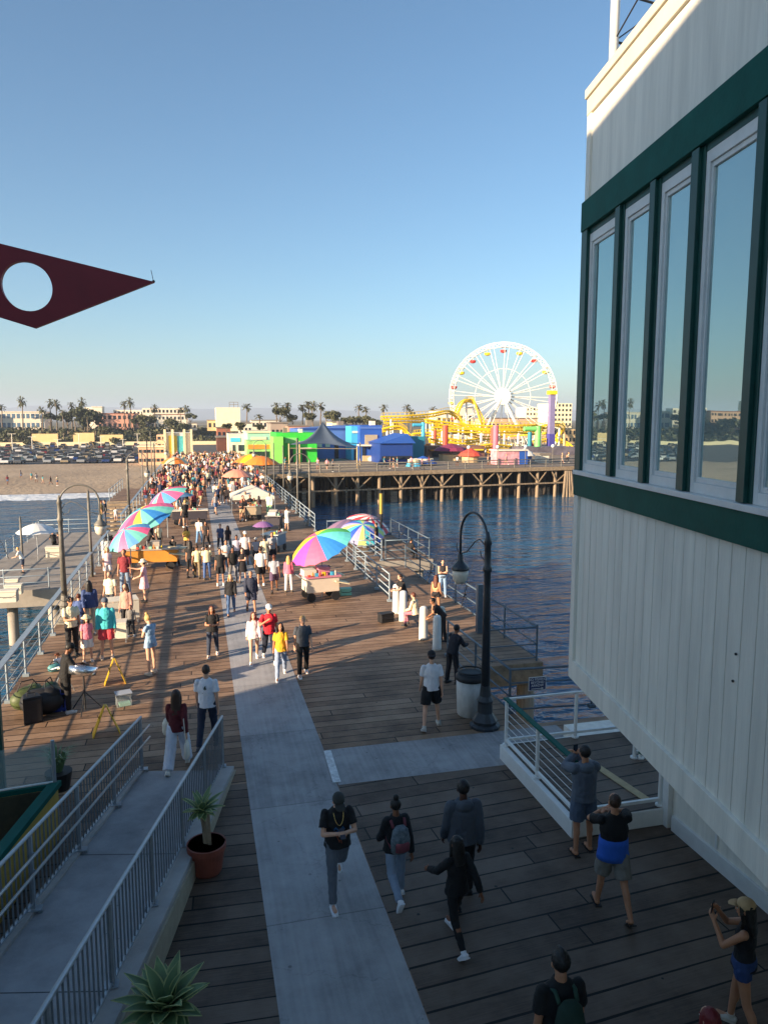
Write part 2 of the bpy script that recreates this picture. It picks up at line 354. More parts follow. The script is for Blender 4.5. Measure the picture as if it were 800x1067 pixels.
# pier deck: planked sheets, concrete strips, fascia
PX0, PX1 = -4.75, 6.95
s = MB()
def sheet(x0, x1, y0, y1, z=0.0, mi=0): s.quad((x0, y0, z), (x1, y0, z), (x1, y1, z), (x0, y1, z), mi)
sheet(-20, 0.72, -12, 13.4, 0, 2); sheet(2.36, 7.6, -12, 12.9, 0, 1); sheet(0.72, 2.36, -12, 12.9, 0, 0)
sheet(-20, PX0, 13.4, 14.6); sheet(PX0, 0.72, 13.4, 14.6); sheet(0.72, 2.36, 12.9, 14.6); sheet(2.36, 9.5, 12.9, 14.6)
sheet(PX0, PX1, 14.6, 150); sheet(7.6, 30, -12, 12.9, 0, 0)
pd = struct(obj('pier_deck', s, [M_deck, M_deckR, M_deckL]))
s = MB()
s.prism([(-20, -12), (30, -12), (30, 12.9), (9.5, 12.9), (9.5, 14.6), (PX1, 14.6), (PX1, 150), (PX0, 150), (PX0, 14.6), (-20, 14.6)], -0.42, -0.012)
struct(obj('pier_deck_framing', s, M_beam))
s = MB(); s.quad((0.72, -12, 0.004), (2.36, -12, 0.004), (2.30, 90, 0.004), (0.66, 90, 0.004))
struct(obj('concrete_walkway', s, M_conc))
s = MB(); s.quad((2.365, 12.9, 0.004), (7.6, 12.9, 0.004), (7.6, 14.42, 0.004), (2.365, 14.42, 0.004))
struct(obj('concrete_crossing', s, M_conc))
# painted plate at the edge of the strip
s = MB(); a, b_ = U(341, 783), U(351, 816); s.beam((a.x, a.y, 0.012), (b_.x, b_.y, 0.012), 0.15, 0.012)
tag(obj('threshold_plate', s, mat('scuffed_white_plate', (0.6, 0.62, 0.62), 0.5, var=0.35, scale=14), bevel=0.003), 'narrow scuffed white metal plate set along the edge of the concrete walkway', 'floor plate')

# piles under the pier
pm = MB(); pm.lathe((0, 0, -7.2), [(0.17, 0), (0.19, 3), (0.17, 6.8)], 8)
def pile(x, y, r=1.0, label='tarred timber pile standing in the sea under the main pier', group='timber piles under the main pier', first=[None]):
    if first[0] is None:
        first[0] = obj('timber_pile', pm, M_pile, loc=None, smooth=True); o = first[0]
    else: o = first[0].copy(); COL.objects.link(o)
    o.location = (x, y, 0); o.scale = (r, r, 1); tag(o, label, 'pile', group); return o
for j in range(16):
    y = 15.5 + j * 6.0
    for x in (-4.4, 0.0, 4.4, 6.6): 
        if x == 0.0 and j > 3: continue
        if y > 60 and x < 6: continue
        pile(x, y)
s = MB()

hz = MB(); hz.box((0, 4300, 68), (19500, 9900, 152)); ho = struct(obj('haze', hz, []), 'stuff')
hm = bpy.data.materials.new('haze_air'); hm.use_nodes = True; _n = hm.node_tree; _n.nodes.remove(_n.nodes['Principled BSDF'])
pv = _n.nodes.new('ShaderNodeVolumePrincipled'); pv.inputs['Color'].default_value = (0.68, 0.80, 1.0, 1); pv.inputs['Density'].default_value = 0.00022; pv.inputs['Anisotropy'].default_value = 0.1
_n.links.new(pv.outputs[0], _n.nodes['Material Output'].inputs['Volume']); ho.data.materials.clear(); ho.data.materials.append(hm)
# ---------------- big buildings beside the camera ----------------
FC = U(594, 703, 3.4); FA = R(189.8)            # far bottom corner of the overhanging storey; facade runs from it towards the camera
FU = Vector((math.sin(FA), math.cos(FA), 0)); FN = Vector((FU.y, -FU.x, 0))
def FP(s_, z, o=0.0): p = FC + FU * s_ + FN * o; return Vector((p.x, p.y, z))
FM = Matrix((FU, FN, Vector((0, 0, 1)))).transposed()
def fbox(mb, s0, s1, o0, o1, z0, z1, mi=0):
    c = FC + FU * ((s0 + s1) / 2) + FN * ((o0 + o1) / 2); mb.box((c.x, c.y, (z0 + z1) / 2), (s1 - s0, o1 - o0, z1 - z0), M=FM, mi=mi)
bl = thing('overhanging_building', 'cream board-sided building with teal trim and tall windows overhanging the deck on the right', 'building', (7.5, 4, 0))
LEN = 11.0
s = MB(); fbox(s, 0.10, LEN, -7.5, -0.2, 3.42, 10.4); fbox(s, 0.101, LEN, -0.2, -0.0451, 3.421, 5.9); obj('storey_mass', s, M_siding, bl, world=True)
s = MB(); x = 0.14; rr = random.Random(2)         # vertical siding boards below and above the windows
while x < LEN:
    wd = 0.2; g = 0.007
    fbox(s, x, x + wd - g, -0.045, -0.012 + rr.uniform(-.0015, .0015), 3.62, 5.84); x += wd
obj('lower_siding', s, M_siding, bl, world=True, bevel=0.003)
s = MB(); fbox(s, 0.10, LEN, -0.045, -0.014, 9.45, 10.6); obj('upper_wall', s, M_siding, bl, world=True)
s = MB(); fbox(s, 0.0, LEN, -0.045, 0.03, 3.38, 3.64); obj('skirt_board', s, M_siding, bl, world=True, bevel=0.006)
s = MB(); fbox(s, 0.0, 0.14, -0.05, 0.03, 3.641, 5.83); obj('corner_board', s, M_siding, bl, world=True, bevel=0.006)
s = MB(); fbox(s, 0.0, 0.13, -0.05, 0.015, 9.47, 10.478)
obj('corner_board', s, M_siding, bl, world=True, bevel=0.006)
s = MB(); fbox(s, -0.01, LEN, -0.2, 0.02, 10.48, 10.68); fbox(s, -0.03, LEN, -0.22, 0.045, 10.681, 10.79); obj('cornice', s, mat('cream_trim', (0.60, 0.545, 0.43), 0.6, var=0.08, scale=3), bl, world=True, bevel=0.01)
s = MB(); fbox(s, -0.02, LEN, -0.04, 0.045, 9.115, 9.465); fbox(s, -0.02, LEN, -0.04, 0.035, 5.83, 6.10); obj('trim_band', s, M_teal, bl, world=True, bevel=0.006)
s = MB(); fbox(s, -0.02, 0.17, -0.04, 0.03, 6.101, 9.114); obj('corner_trim', s, M_dkgreen, bl, world=True)
MUL = [(1.08, 1.26), (1.97, 2.14), (2.81, 2.99), (3.82, 3.98)]
q = 3.98
while q < LEN - 1: MUL.append((q + 0.78, q + 0.94)); q += 0.94
for a, b in MUL:
    s = MB(); fbox(s, a, b - 0.05, -0.14, 0.035, 6.16, 9.11); fbox(s, b - 0.05, b, -0.16, -0.0, 6.16, 9.11); obj('mullion', s, M_dkgreen, bl, world=True, bevel=0.004)
s = MB(); fbox(s, 0.0, LEN, -0.19, -0.01, 9.051, 9.2); obj('window_head', s, M_dkgreen, bl, world=True)
s = MB(); fbox(s, 0.0, LEN, -0.12, 0.06, 6.101, 6.155); sill = obj('sill', s, M_white, bl, world=True, bevel=0.005)
def glass_mat():
    m, nt, L, b = node_mat('window_glass')
    b.inputs['Base Color'].default_value = (0.50, 0.62, 0.62, 1); b.inputs['Metallic'].default_value = 0.72; b.inputs['Roughness'].default_value = 0.012; b.inputs['IOR'].default_value = 1.6
    b.inputs['Specular Tint'].default_value = (0.72, 0.95, 0.92, 1)
    tc = N(nt, 'TexCoord'); t = N(nt, 'TexNoise'); t.inputs['Scale'].default_value = 1.6; t.inputs['Detail'].default_value = 2; L.new(tc.outputs['Object'], t.inputs['Vector'])
    bp = N(nt, 'Bump'); bp.inputs['Strength'].default_value = 0.12; bp.inputs['Distance'].default_value = 0.01
    L.new(t.outputs[0], bp.inputs['Height']); L.new(bp.outputs[0], b.inputs['Normal']); return m
M_glass = glass_mat()
edges = [0.17] + [v for ab in MUL for v in ab] + [LEN]
for k in range(0, len(edges) - 1, 2):
    a, b = edges[k], edges[k + 1]
    if b - a > 1.4 or b - a < 0.3: continue
    s = MB()
    for (p0, p1, o0, o1) in ((0.0, 0.09, -0.14, -0.06),):
        fbox(s, a, a + 0.06, -0.15, -0.012, 6.156, 9.05); fbox(s, b - 0.06, b, -0.15, -0.012, 6.156, 9.05)
        fbox(s, a + 0.06, b - 0.06, -0.15, -0.012, 6.156, 6.25); fbox(s, a + 0.06, b - 0.06, -0.15, -0.012, 8.95, 9.05)
        fbox(s, a + 0.061, a + 0.09, -0.15, -0.03, 6.251, 8.949); fbox(s, b - 0.09, b - 0.061, -0.15, -0.03, 6.251, 8.949)
        fbox(s, a + 0.091, b - 0.091, -0.15, -0.03, 6.251, 6.295); fbox(s, a + 0.091, b - 0.091, -0.15, -0.03, 8.905, 8.949)
    wf = obj('window', s, M_white, bl, world=True, bevel=0.003)
    s = MB(); fbox(s, a + 0.07, b - 0.07, -0.155, -0.05, 6.27, 8.94); obj('pane', s, M_glass, wf, world=True)
# ground storey set back under the overhang
s = MB(); s.box((11.5, 0.2, 1.7), (8.0, 20.0, 3.4)); obj('ground_storey', s, M_siding, bl, world=True)
s = MB(); s.box((7.49, 10.18, 1.7), (0.16, 0.16, 3.38)); s.box((7.48, 2, 0.13), (0.06, 16.1, 0.26))
for y in (9.0, 7.4, 5.8, 4.2): s.box((7.49, y, 1.84), (0.03, 0.05, 3.1))
obj('wall_battens', s, M_white, bl, world=True, bevel=0.004)
for (sx_, z) in ((3.9, 4.95), (3.88, 4.72)):
    s = MB(); s.ell(FP(sx_, z, 0.0), (0.012, 0.012, 0.012), 6, 4); obj('bolt', s, M_black, bl, world=True)

# lattice sign mast on the roof
ma = thing('roof_mast', 'white steel lattice mast with dark stay wires standing on the roof of the cream building', 'mast', (FP(0.1, 10.8, -0.3)))
def az(px, py, o, sdist): return FP(sdist, zz, o)
s = MB()
b1 = FP(0.10, 10.75, -0.25); b2 = FP(-0.15, 10.75, -0.95)
s.tube([b1, b1 + Vector((0, 0, 4.2))], 0.055, 10); s.tube([b2, b2 + Vector((0.1, 0, 4.2))], 0.05, 10)
obj('mast_pole', s, M_white, ma, world=True, smooth=True)
s = MB()
for k in range(7):
    z = 11.3 + 0.55 * k; s.tube([(b1.x, b1.y, z), (b2.x, b2.y, z)], 0.014, 6)
    c = FP(2.2, 0, -0.9); s.tube([(b1.x, b1.y, z), (b1.x + (c.x - b1.x), c.y, z + 1.5)], 0.010, 5)
    s.tube([(b1.x, b1.y, z), (b2.x, b2.y, z + 0.55)], 0.008, 5)
obj('stay_wire', s, M_black, ma, world=True)

# the viewer's own building, left of and behind the camera: its roof shades the near deck
vb = thing('restaurant_building', 'cream restaurant building with teal trim left of the ramp, shading the near deck', 'building', (-13, 1, 0))
s = MB(); s.box((-13.5, -10.0, 6.8), (13.0, 36.0, 13.6)); obj('wall', s, M_siding, vb, world=True)
s = MB(); s.box((-13.5, -10.0, 13.73), (13.3, 36.3, 0.24)); obj('roof', s, M_teal, vb, world=True)
s = MB()
for z in (4.4, 8.6): s.box((-6.98, -10.0, z), (0.08, 36.06, 0.3)); s.box((-13.5, 8.02, z), (13.02, 0.08, 0.3))
obj('trim_band', s, M_teal, vb, world=True)
for z in (1.2, 5.4, 9.2):
    for y in range(-12, 8, 3):
        s = MB(); s.box((-6.97, y, z + 1.1), (0.1, 1.8, 2.2)); wf = obj('window', s, M_white, vb, world=True)
        s = MB(); s.box((-6.93, y, z + 1.1), (0.05, 1.6, 2.0)); obj('pane', s, M_glass, wf, world=True)

# ---------------- red arrow sign ----------------
ar = thing('arrow_sign', 'dark red diamond-tipped metal arrow sign with a round hole, jutting in from the left', 'sign', (-4.6, 8.4, 0))
D = 8.0
def SP(px, py): return A(px, py, D)
def arrow_mesh():
    tip = SP(161, 293); out = [SP(161, 294), SP(37, 342), SP(-60, 312), SP(-150, 345), SP(-150, 215), SP(0, 254)]
    hc = SP(28, 298.5); rx, ry = (SP(55.5, 298) - SP(2.5, 298)).length / 2, 0.29
    n = 40; hole = []
    for k in range(n):
        a = 2 * math.pi * k / n; p = SP(28.5 + 26.5 * math.cos(a) - 4.0 * math.sin(a), 298.5 - 26.0 * math.sin(a)); hole.append(p)
    # outline resampled to n points by angle from the hole centre
    outer = []
    for h_ in hole:
        d = (h_ - hc); best = None
        for i in range(len(out)):
            p, q2 = out[i], out[(i + 1) % len(out)]
            ex, ez = q2.x - p.x, q2.z - p.z; den = d.x * ez - d.z * ex
            if abs(den) < 1e-9: continue
            t = ((p.x - hc.x) * ez - (p.z - hc.z) * ex) / den; u_ = ((p.x - hc.x) * d.z - (p.z - hc.z) * d.x) / den
            if t > 0 and -1e-6 <= u_ <= 1 + 1e-6 and (best is None or t < best): best = t
        outer.append(hc + d * best)
    for v in out:                                  # snap nearest ray point to each corner
        j = min(range(n), key=lambda i: (outer[i] - v).length); outer[j] = v
    mb = MB(); T = 0.07; vs = []
    for off in (-T / 2, T / 2):
        for p in hole + outer: vs.append((p.x, p.y + off, p.z))
    fs = []; m2 = 2 * n
    for i in range(n):
        j = (i + 1) % n
        fs += [(i, j, n + j, n + i), (m2 + i, m2 + n + i, m2 + n + j, m2 + j), (i, m2 + i, m2 + j, j), (n + i, n + j, m2 + n + j, m2 + n + i)]
    mb.add(vs, fs); return mb
obj('arrow_panel', arrow_mesh(), mat('dark_red_paint', (0.25, 0.014, 0.024), 0.55, var=0.1, scale=3), ar, world=True)
s = MB(); p = SP(-140, 300); s.tube([(p.x, 8.12, 0), (p.x, 8.12, 9.5)], 0.09, 12); s.tube([(p.x, 8.1, 8.5), (SP(-60, 300).x, 8.1, 8.5)], 0.04, 8)
obj('pole', s, M_dkgreen, ar, world=True, smooth=True)
s = MB(); p = SP(160, 293); s.tube([p, p + Vector((-0.02, 0, 0.11))], 0.003, 4); s.ell(p, (.015, .015, .015), 6, 4); obj('tip_wire', s, M_black, ar, world=True)

# ---------------- access ramp on the left ----------------
RO = (U(155, 797) + U(228, 811)) / 2; RD = Vector((-0.222, -0.975, 0)).normalized(); RS = Vector((RD.y, -RD.x, 0))   # RS points to the left side
SL = 1 / 12.5; RW = 1.50; RL = 15.5
def RP(t, o, z=0.0): p = RO + RD * t + RS * o; return Vector((p.x, p.y, max(0, t) * SL + z))
ra = thing('access_ramp', 'grey concrete access ramp with steel picket handrails rising towards the viewer on the left', 'ramp', (RO.x, RO.y, 0))
s = MB()
L_, R_ = -RW / 2, RW / 2
def strip_solid(mb, o0, o1, ztop, zbot_flat=None, t0=0.0, t1=RL, mi=0):
    v = [RP(t0, o0, ztop), RP(t0, o1, ztop), RP(t1, o1, ztop), RP(t1, o0, ztop)]
    lo = [Vector((p.x, p.y, 0.001 if zbot_flat is None else p.z - zbot_flat)) for p in v]
    mb.add(v + lo, [(0, 1, 2, 3), (7, 6, 5, 4), (0, 4, 5, 1), (1, 5, 6, 2), (2, 6, 7, 3), (3, 7, 4, 0)], mi)
strip_solid(s, -RW / 2, RW / 2, 0.012)
obj('ramp_slab', s, concrete_mat('ramp_concrete', (0.30, 0.30, 0.31), False), ra, world=True)
s = MB(); strip_solid(s, -RW / 2 - 0.24, -RW / 2, 0.10); strip_solid(s, RW / 2, RW / 2 + 0.16, 0.06); obj('kerb', s, concrete_mat('kerb_concrete', (0.32, 0.31, 0.30), False), ra, world=True, bevel=0.008)
s = MB(); strip_solid(s, -RW / 2 - 0.275, -RW / 2 - 0.242, 0.02); obj('side_skirt', s, mat('beige_board', (0.34, 0.30, 0.22), 0.7, var=0.15), ra, world=True)
s = MB()
for k in range(4): s.beam(RP(3.2 + 3 * k, -RW / 2, 0.0135), RP(3.2 + 3 * k, RW / 2, 0.0135), 0.012, 0.003)
obj('joint', s, mat('joint_dark', (0.05, 0.05, 0.055), 0.8), ra, world=True)
M_galvd = mat('galvanised_dark', (0.20, 0.22, 0.245), 0.5, 0.4, var=0.15, scale=9)
def picket_rail(side, inner):
    o = side * (RW / 2 + 0.03)
    f = obj('handrail', MB(), M_galv, ra) if False else None
    s = MB(); s.tube([RP(-0.02, o, 1.10), RP(RL, o, 1.10)], 0.026, 10); s.beam(RP(0, o, 0.16), RP(RL, o, 0.16), 0.035, 0.025)
    obj('top_rail', s, M_galv, ra, smooth=False, world=True)
    for k in range(int(RL / 1.55) + 1):
        t = 0.03 + 1.55 * k; s = MB(); s.beam(RP(t, o, 0.0), RP(t, o, 1.08), 0.055, 0.055)
        s.box(RP(t, o + side * -0.02, 0.115 if side < 0 else 0.07), (0.17, 0.13, 0.014)); s.box(RP(t, o - side * 0.09, 0.03), (0.05, 0.04, 0.05))
        if inner:
            for hz in (0.86, 0.62): s.tube([RP(t, o, hz), RP(t, o - side * 0.1, hz - 0.03)], 0.01, 5)
        else: s.tube([RP(t, o, 0.75), RP(t, o - side * 0.07, 0.72)], 0.01, 5)
        obj('post', s, M_galv, ra, world=True)
    s = MB(); t = 0.13
    while t < RL: s.beam(RP(t, o, 0.17), RP(t, o, 1.085), 0.019, 0.019); t += 0.118
    obj('pickets', s, M_galvd, ra, world=True)
    if inner:
        for hz in (0.84, 0.60):
            s = MB(); s.tube([RP(-0.25, o - side * 0.09, hz), RP(RL, o - side * 0.09, hz)], 0.02, 8); obj('grab_rail', s, M_galv, ra, world=True, smooth=True)
picket_rail(1, True); picket_rail(-1, False)

# ---------------- low yellow patio wall with glass screens ----------------
pw = thing('patio_enclosure', 'low yellow wall with teal cap and glass wind screen beside the ramp', 'enclosure', (-3, 11.5, 0))
K = U(57, 815, .95); K2 = U(-14, 902, .95); K3 = U(-30, 829, .95)
def wall_seg(a, b, wd, z0, z1, name, m):
    s = MB(); s.beam((a.x, a.y, (z0 + z1) / 2), (b.x, b.y, (z0 + z1) / 2), wd, z1 - z0); return obj(name, s, m, pw, world=True, bevel=0.005)
dK = (K2 - K).normalized(); K2 = K + dK * 5.0
wall_seg(K, K2, 0.10, 0.0, 0.86, 'wall_panel', M_yellow); wall_seg(K, K3, 0.10, 0.0, 0.855, 'wall_panel', M_yellow)
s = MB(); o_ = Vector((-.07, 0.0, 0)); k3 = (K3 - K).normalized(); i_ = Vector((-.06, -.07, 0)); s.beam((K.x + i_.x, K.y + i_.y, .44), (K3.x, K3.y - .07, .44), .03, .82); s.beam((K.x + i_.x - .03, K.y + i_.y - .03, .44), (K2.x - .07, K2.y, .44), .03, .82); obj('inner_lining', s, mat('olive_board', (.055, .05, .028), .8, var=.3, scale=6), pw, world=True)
wall_seg(K + dK * -0.06, K2, 0.17, 0.862, 0.95, 'cap_rail', M_teal); wall_seg(K, K3, 0.12, 0.857, 0.94, 'cap_rail', M_teal)
s = MB(); s.beam((K.x, K.y, 0.955), (K3.x, K3.y, 0.955), 0.03, 0.022); obj('glass_channel', s, M_white, pw, world=True)
s = MB(); s.tube([(K.x, K.y, 0.9), (K.x, K.y, 1.66)], 0.03, 8); s.tube([(K3.x, K3.y, 0.0), (K3.x, K3.y, 1.66)], 0.03, 8); obj('screen_post', s, M_galv, pw, world=True)
mg = mat('clear_glass', (0.55, 0.66, 0.66), 0.05, var=0.02, alpha=0.22)
s = MB(); s.beam((K.x, K.y, 1.29), (K3.x, K3.y, 1.29), 0.012, 0.64); obj('glass_panel', s, mg, pw, world=True)
s = MB(); gp = U(3, 812, .4); s.box((gp.x - 0.02, gp.y, 1.25), (0.12, 0.12, 2.5)); tag(obj('patio_post', s, M_dkgreen, None, loc=(gp.x, gp.y, 0)), 'dark green square post at the left edge beside the glass wind screen', 'post')
# ---------------- railings ----------------
def railing(name, pts, label, hgt=1.07, rails=(1.05, 0.78, 0.51, 0.26), m=None, spacing=1.9, z=0.0, r=0.022, group=None, postr=0.03, feet=True, cat='railing', cap=0):
    m = m or M_railp; pts = [Vector((p[0], p[1], z if len(p) < 3 else p[2])) for p in pts]
    t = thing(name, label, cat, pts[0], 0, group); s = MB()
    for i in range(len(pts) - 1):
        a, b = pts[i], pts[i + 1]; L_ = (b - a).length; k = max(1, round(L_ / spacing))
        for j in range(k + (1 if i == len(pts) - 2 else 0)):
            p = a.lerp(b, j / k); pm_ = MB(); pm_.tube([p, p + Vector((0, 0, hgt))], postr, 8)
            if feet: pm_.box(p + Vector((0, 0, 0.04)), (0.16, 0.14, 0.08))
            obj('post', pm_, m, t, world=True)
        for h_ in rails:
            s.tube([a + Vector((0, 0, h_)), b + Vector((0, 0, h_))], r if h_ < hgt - 0.1 else r * 1.35, 8)
    obj('rails', s, m, t, world=True, smooth=True)
    if cap:
        s = MB()
        for i in range(len(pts) - 1): s.beam(pts[i] + Vector((0, 0, hgt + .02)), pts[i + 1] + Vector((0, 0, hgt + .02)), cap, .035)
        obj('cap_rail', s, m, t, world=True)
    return t
railing('deck_railing', [(-4.62, 15.0), (-4.62, 40)], 'blue-grey pipe railing along the left deck edge behind the street musician', z=0, r=.013, cap=.15)
railing('deck_railing', [(-4.62, 47), (-4.62, 100)], 'pipe railing along the left deck edge beyond the pastel umbrellas', spacing=3.0, z=0, r=.013, cap=.15)
rr_ = [(6.82, 26.3), (6.82, 36.5)]
railing('deck_railing', rr_, 'pale pipe railing on the right deck edge between the white bollards and the small platform')
railing('deck_railing', [(6.82, 44.5), (6.82, 78)], 'pale pipe railing on the right deck edge leading to the amusement pier', spacing=2.2)
railing('deck_railing', [(6.82, 19.6), (6.86, 15.3), (15, 14.75)], 'dark blue-grey pipe railing behind the near lamp post, turning the corner to the right', m=M_railb, rails=(1.05, 0.72, 0.40, 0.08), spacing=2.1)
# ---------------- side platforms ----------------
def platform(name, x0, x1, y0, y1, z, th, label, m_top, m_side, piles=()):
    t = thing(name, label, 'platform', ((x0 + x1) / 2, (y0 + y1) / 2, z))
    s = MB(); s.box(((x0 + x1) / 2, (y0 + y1) / 2, z - th / 2), (x1 - x0, y1 - y0, th)); obj('edge_beam', s, m_side, t, world=True, bevel=0.02)
    s = MB(); s.quad((x0 + .02, y0 + .02, z + .004), (x1 - .02, y0 + .02, z + .004), (x1 - .02, y1 - .02, z + .004), (x0 + .02, y1 - .02, z + .004)); obj('platform_deck', s, m_top, t, world=True)
    for (x, y) in piles:
        s = MB(); s.lathe((x, y, -7.3), [(0.26, 0), (0.25, 7.3 + z - th - .002)], 14); obj('pile', s, M_conc2 if m_side is M_conc2 else M_pile, t, world=True, smooth=True)
    return t
platform('timber_platform', 6.98, 9.35, 18.6, 33.0, -0.05, 0.62, 'weathered timber fishing platform beside the white bollards on the right', M_deck, M_beam, [(9.0, 19), (7.3, 19), (9.0, 24), (9.0, 29)])
railing('platform_railing', [(7.6, 18.75), (9.2, 18.75), (9.2, 32.5)], 'slim blue-grey railing around the timber fishing platform on the right', m=M_railb, z=-0.05, rails=(1.0, 0.5, 0.1), spacing=2.3, feet=False)
platform('sea_platform', 6.98, 11.2, 34.5, 42.5, -0.1, 0.55, 'small weathered fishing platform reached past the rainbow umbrella', M_deck, M_conc2, [(7.6, 35), (10.6, 35), (10.6, 41)])
railing('platform_railing', [(7.2, 34.7), (8.6, 34.7), (8.6, 38.5)], 'thick pale rail panel on the near corner of the small fishing platform', m=M_railp, z=-0.1, spacing=1.4)
railing('platform_railing', [(8.8, 34.7), (11.05, 34.7), (11.05, 42.3), (7.2, 42.3)], 'thin dark railing around the seaward side of the small fishing platform', m=M_railb, z=-0.1, rails=(1.0, 0.5, 0.1), spacing=2.0, feet=False)
platform('concrete_dock', -11.6, -5.0, 38.6, 58.0, -1.5, 0.85, 'lower concrete dock beside the pier under the white umbrella on the left', concrete_mat('dock_top', (0.27, 0.245, 0.215), False), M_conc2, [(-11, 39.4), (-9.2, 39.4), (-7.2, 39.4), (-5.6, 39.4), (-8.2, 44), (-10.8, 50)])
railing('dock_railing', [(-5.3, 38.8), (-11.4, 38.8), (-11.4, 57.8), (-5.3, 57.8)], 'pale pipe railing round the lower concrete dock on the left', z=-1.5, rails=(1.0, 0.66, 0.33), spacing=1.9, feet=False)
platform('timber_landing', -7.6, -4.9, 66, 78, -0.1, 0.5, 'small timber landing on the left beyond the second arched lamp', M_deck, M_beam, [(-7.2, 66.5), (-5.4, 66.5)])
railing('platform_railing', [(-7.4, 66.3), (-7.4, 77.8)], 'short pipe railing on the small timber landing on the left', z=-0.1, rails=(1.0, 0.6), spacing=2.2, feet=False)
st = thing('dock_steps', 'timber steps climbing from the lower dock to the landing on the left', 'steps', (-6.4, 60, -1.5))
for k in range(7):
    s = MB(); s.box((-6.3, 58.6 + k * 1.0, -1.35 + k * 0.2), (2.0, 1.0, 0.12)); obj('tread', s, M_beam, st, world=True)

# ---------------- street lamps ----------------
M_iron = mat('dark_iron_paint', (0.035, 0.042, 0.05), 0.4, 0.3, var=0.2, scale=5)
M_ironw = mat('weathered_iron', (0.16, 0.15, 0.13), 0.6, 0.2, var=0.3, scale=5)
M_globe = mat('milk_glass', (0.62, 0.56, 0.46), 0.25, var=0.06)
def make_lamp(label, m, group, hp=4.4):
    t = thing('street_lamp', label, 'street lamp', (0, 0, 0), 0, group)
    s = MB(); s.lathe((0, 0, 0), [(0.34, 0), (0.34, 0.06), (0.27, 0.10), (0.29, 0.17), (0.24, 0.24), (0.17, 0.34), (0.16, 0.55), (0.19, 0.62), (0.13, 0.72), (0.105, 0.95)], 12); obj('base', s, m, t, smooth=False, bevel=0.006)
    s = MB(); s.lathe((0, 0, 0.95), [(0.10, 0), (0.075, 2.2), (0.075, 2.55), (0.10, 2.58), (0.10, 2.66), (0.075, 2.7), (0.07, hp - 1.25), (0.095, hp - 1.22), (0.06, hp - 1.1), (0.02, hp - 0.95)], 12); obj('post', s, m, t, smooth=True)
    W = 1.25; pts = []
    for k in range(17):
        a = math.pi * (1 - k / 16); pts.append((W / 2 + W / 2 * math.cos(a), 0, hp - 0.28 + 0.62 * math.sin(a)))
    pts = [(0, 0, hp - 0.9)] + pts + [(W, 0, hp - 0.72)]
    s = MB(); s.tube(pts, 0.03, 8, ref=(0, 1, 0)); obj('arm', s, m, t, smooth=True)
    s = MB(); sp = [(W, 0, hp - 0.7), (W * .75, 0, hp - .60), (W * .45, 0, hp - .30), (W * .28, 0, hp - .22), (W * .12, 0, hp - .32), (0.05, 0, hp - .5), (W * .1, 0, hp - .66), (W * .22, 0, hp - .6), (W * .26, 0, hp - .48)]
    s.tube(sp, 0.014, 6, ref=(0, 1, 0)); s.tube([(W, 0, hp - .7), (W + .12, 0, hp - .66), (W + .2, 0, hp - .55), (W + .18, 0, hp - .46)], 0.012, 6, ref=(0, 1, 0)); obj('scroll', s, m, t, smooth=True)
    s = MB(); s.lathe((W, 0, hp - 1.08), [(0.20, 0), (0.215, 0.03), (0.17, 0.1), (0.09, 0.19), (0.07, 0.24), (0.065, 0.36), (0.02, 0.4)], 16); obj('lamp_shade', s, m, t, smooth=True)
    s = MB(); s.lathe((W, 0, hp - 1.42), [(0.02, 0), (0.10, 0.02), (0.165, 0.1), (0.19, 0.22), (0.185, 0.339)], 16); obj('globe', s, M_globe, t, smooth=True)
    return t
lm = make_lamp('dark iron gooseneck street lamp beside the trash can at the right deck edge', M_iron, 'gooseneck lamps along the pier'); lm.location = (6.02, 14.74, 0); lm.rotation_euler = (0, 0, R(98))
lw = make_lamp('weathered gooseneck street lamp rising beside the lower concrete dock on the left', M_ironw, 'gooseneck lamps along the pier'); lw.location = (-4.5, 26.2, 0); lw.scale = (1, 1, 0.98)
GL = 'gooseneck lamps along the pier'
dup(lw, (-4.6, 52, 0), 0, 'gooseneck street lamp arching beyond the pastel umbrellas on the left', GL)
dup(lw, (6.9, 47, 0), R(180), 'gooseneck street lamp on the right rail in front of the dark pilings', GL)
dup(lw, (6.9, 78, 0), R(180), 'far gooseneck street lamp on the right rail near the orange umbrella', GL)
dup(lw, (-4.6, 84, 0), 0, 'farthest gooseneck street lamp on the left rail near the beach', GL)
def pole(x, y, h_, label, r=0.07, m=None, base=0.0, group='bare wooden poles along the rails', cap=None):
    s = MB(); s.lathe((x, y, base), [(r, 0), (r * 0.8, h_)], 8); s.lathe((x, y, base + h_ + .002), [(r * .5, 0), (0.01, 0.09)], 8)
    return tag(obj('wooden_pole', s, m or M_ironw, None, loc=(x, y, base), smooth=True), label, 'pole', group)
p = U(119, 600); pole(-4.62, p.y, 3.75, 'tall bare pole on the left rail behind the group with the child')
pole(-4.62, 73, 5.0, 'thin dark pole on the left rail beyond the pastel umbrellas', 0.06, M_black)
pole(-4.62, 79, 5.6, 'tallest thin pole on the left rail near the beach', 0.05, M_ironw)
pole(-4.62, 66, 4.2, 'thin pole on the left rail beside the far pastel umbrella', 0.05, M_ironw)
pole(6.9, 53, 5.4, 'bare white-topped pole on the right rail left of the man taking a photo', 0.08, M_ironw)
pole(6.9, 62, 4.6, 'slim pole on the right rail beside the white tent', 0.06, M_ironw)
pole(6.9, 70, 4.6, 'slim pole on the right rail beyond the white tent', 0.06, M_ironw)
q = U(24, 590, -1.5); pole(q.x, q.y, 2.8, 'square timber pole standing on the dock rail left of the white umbrella', 0.07, M_ironw, base=-1.5)
q = U(397, 560, -.1); pole(q.x, q.y, 2.6, 'yellow-tipped marker pole on the small fishing platform', 0.07, M_black, base=-.1)
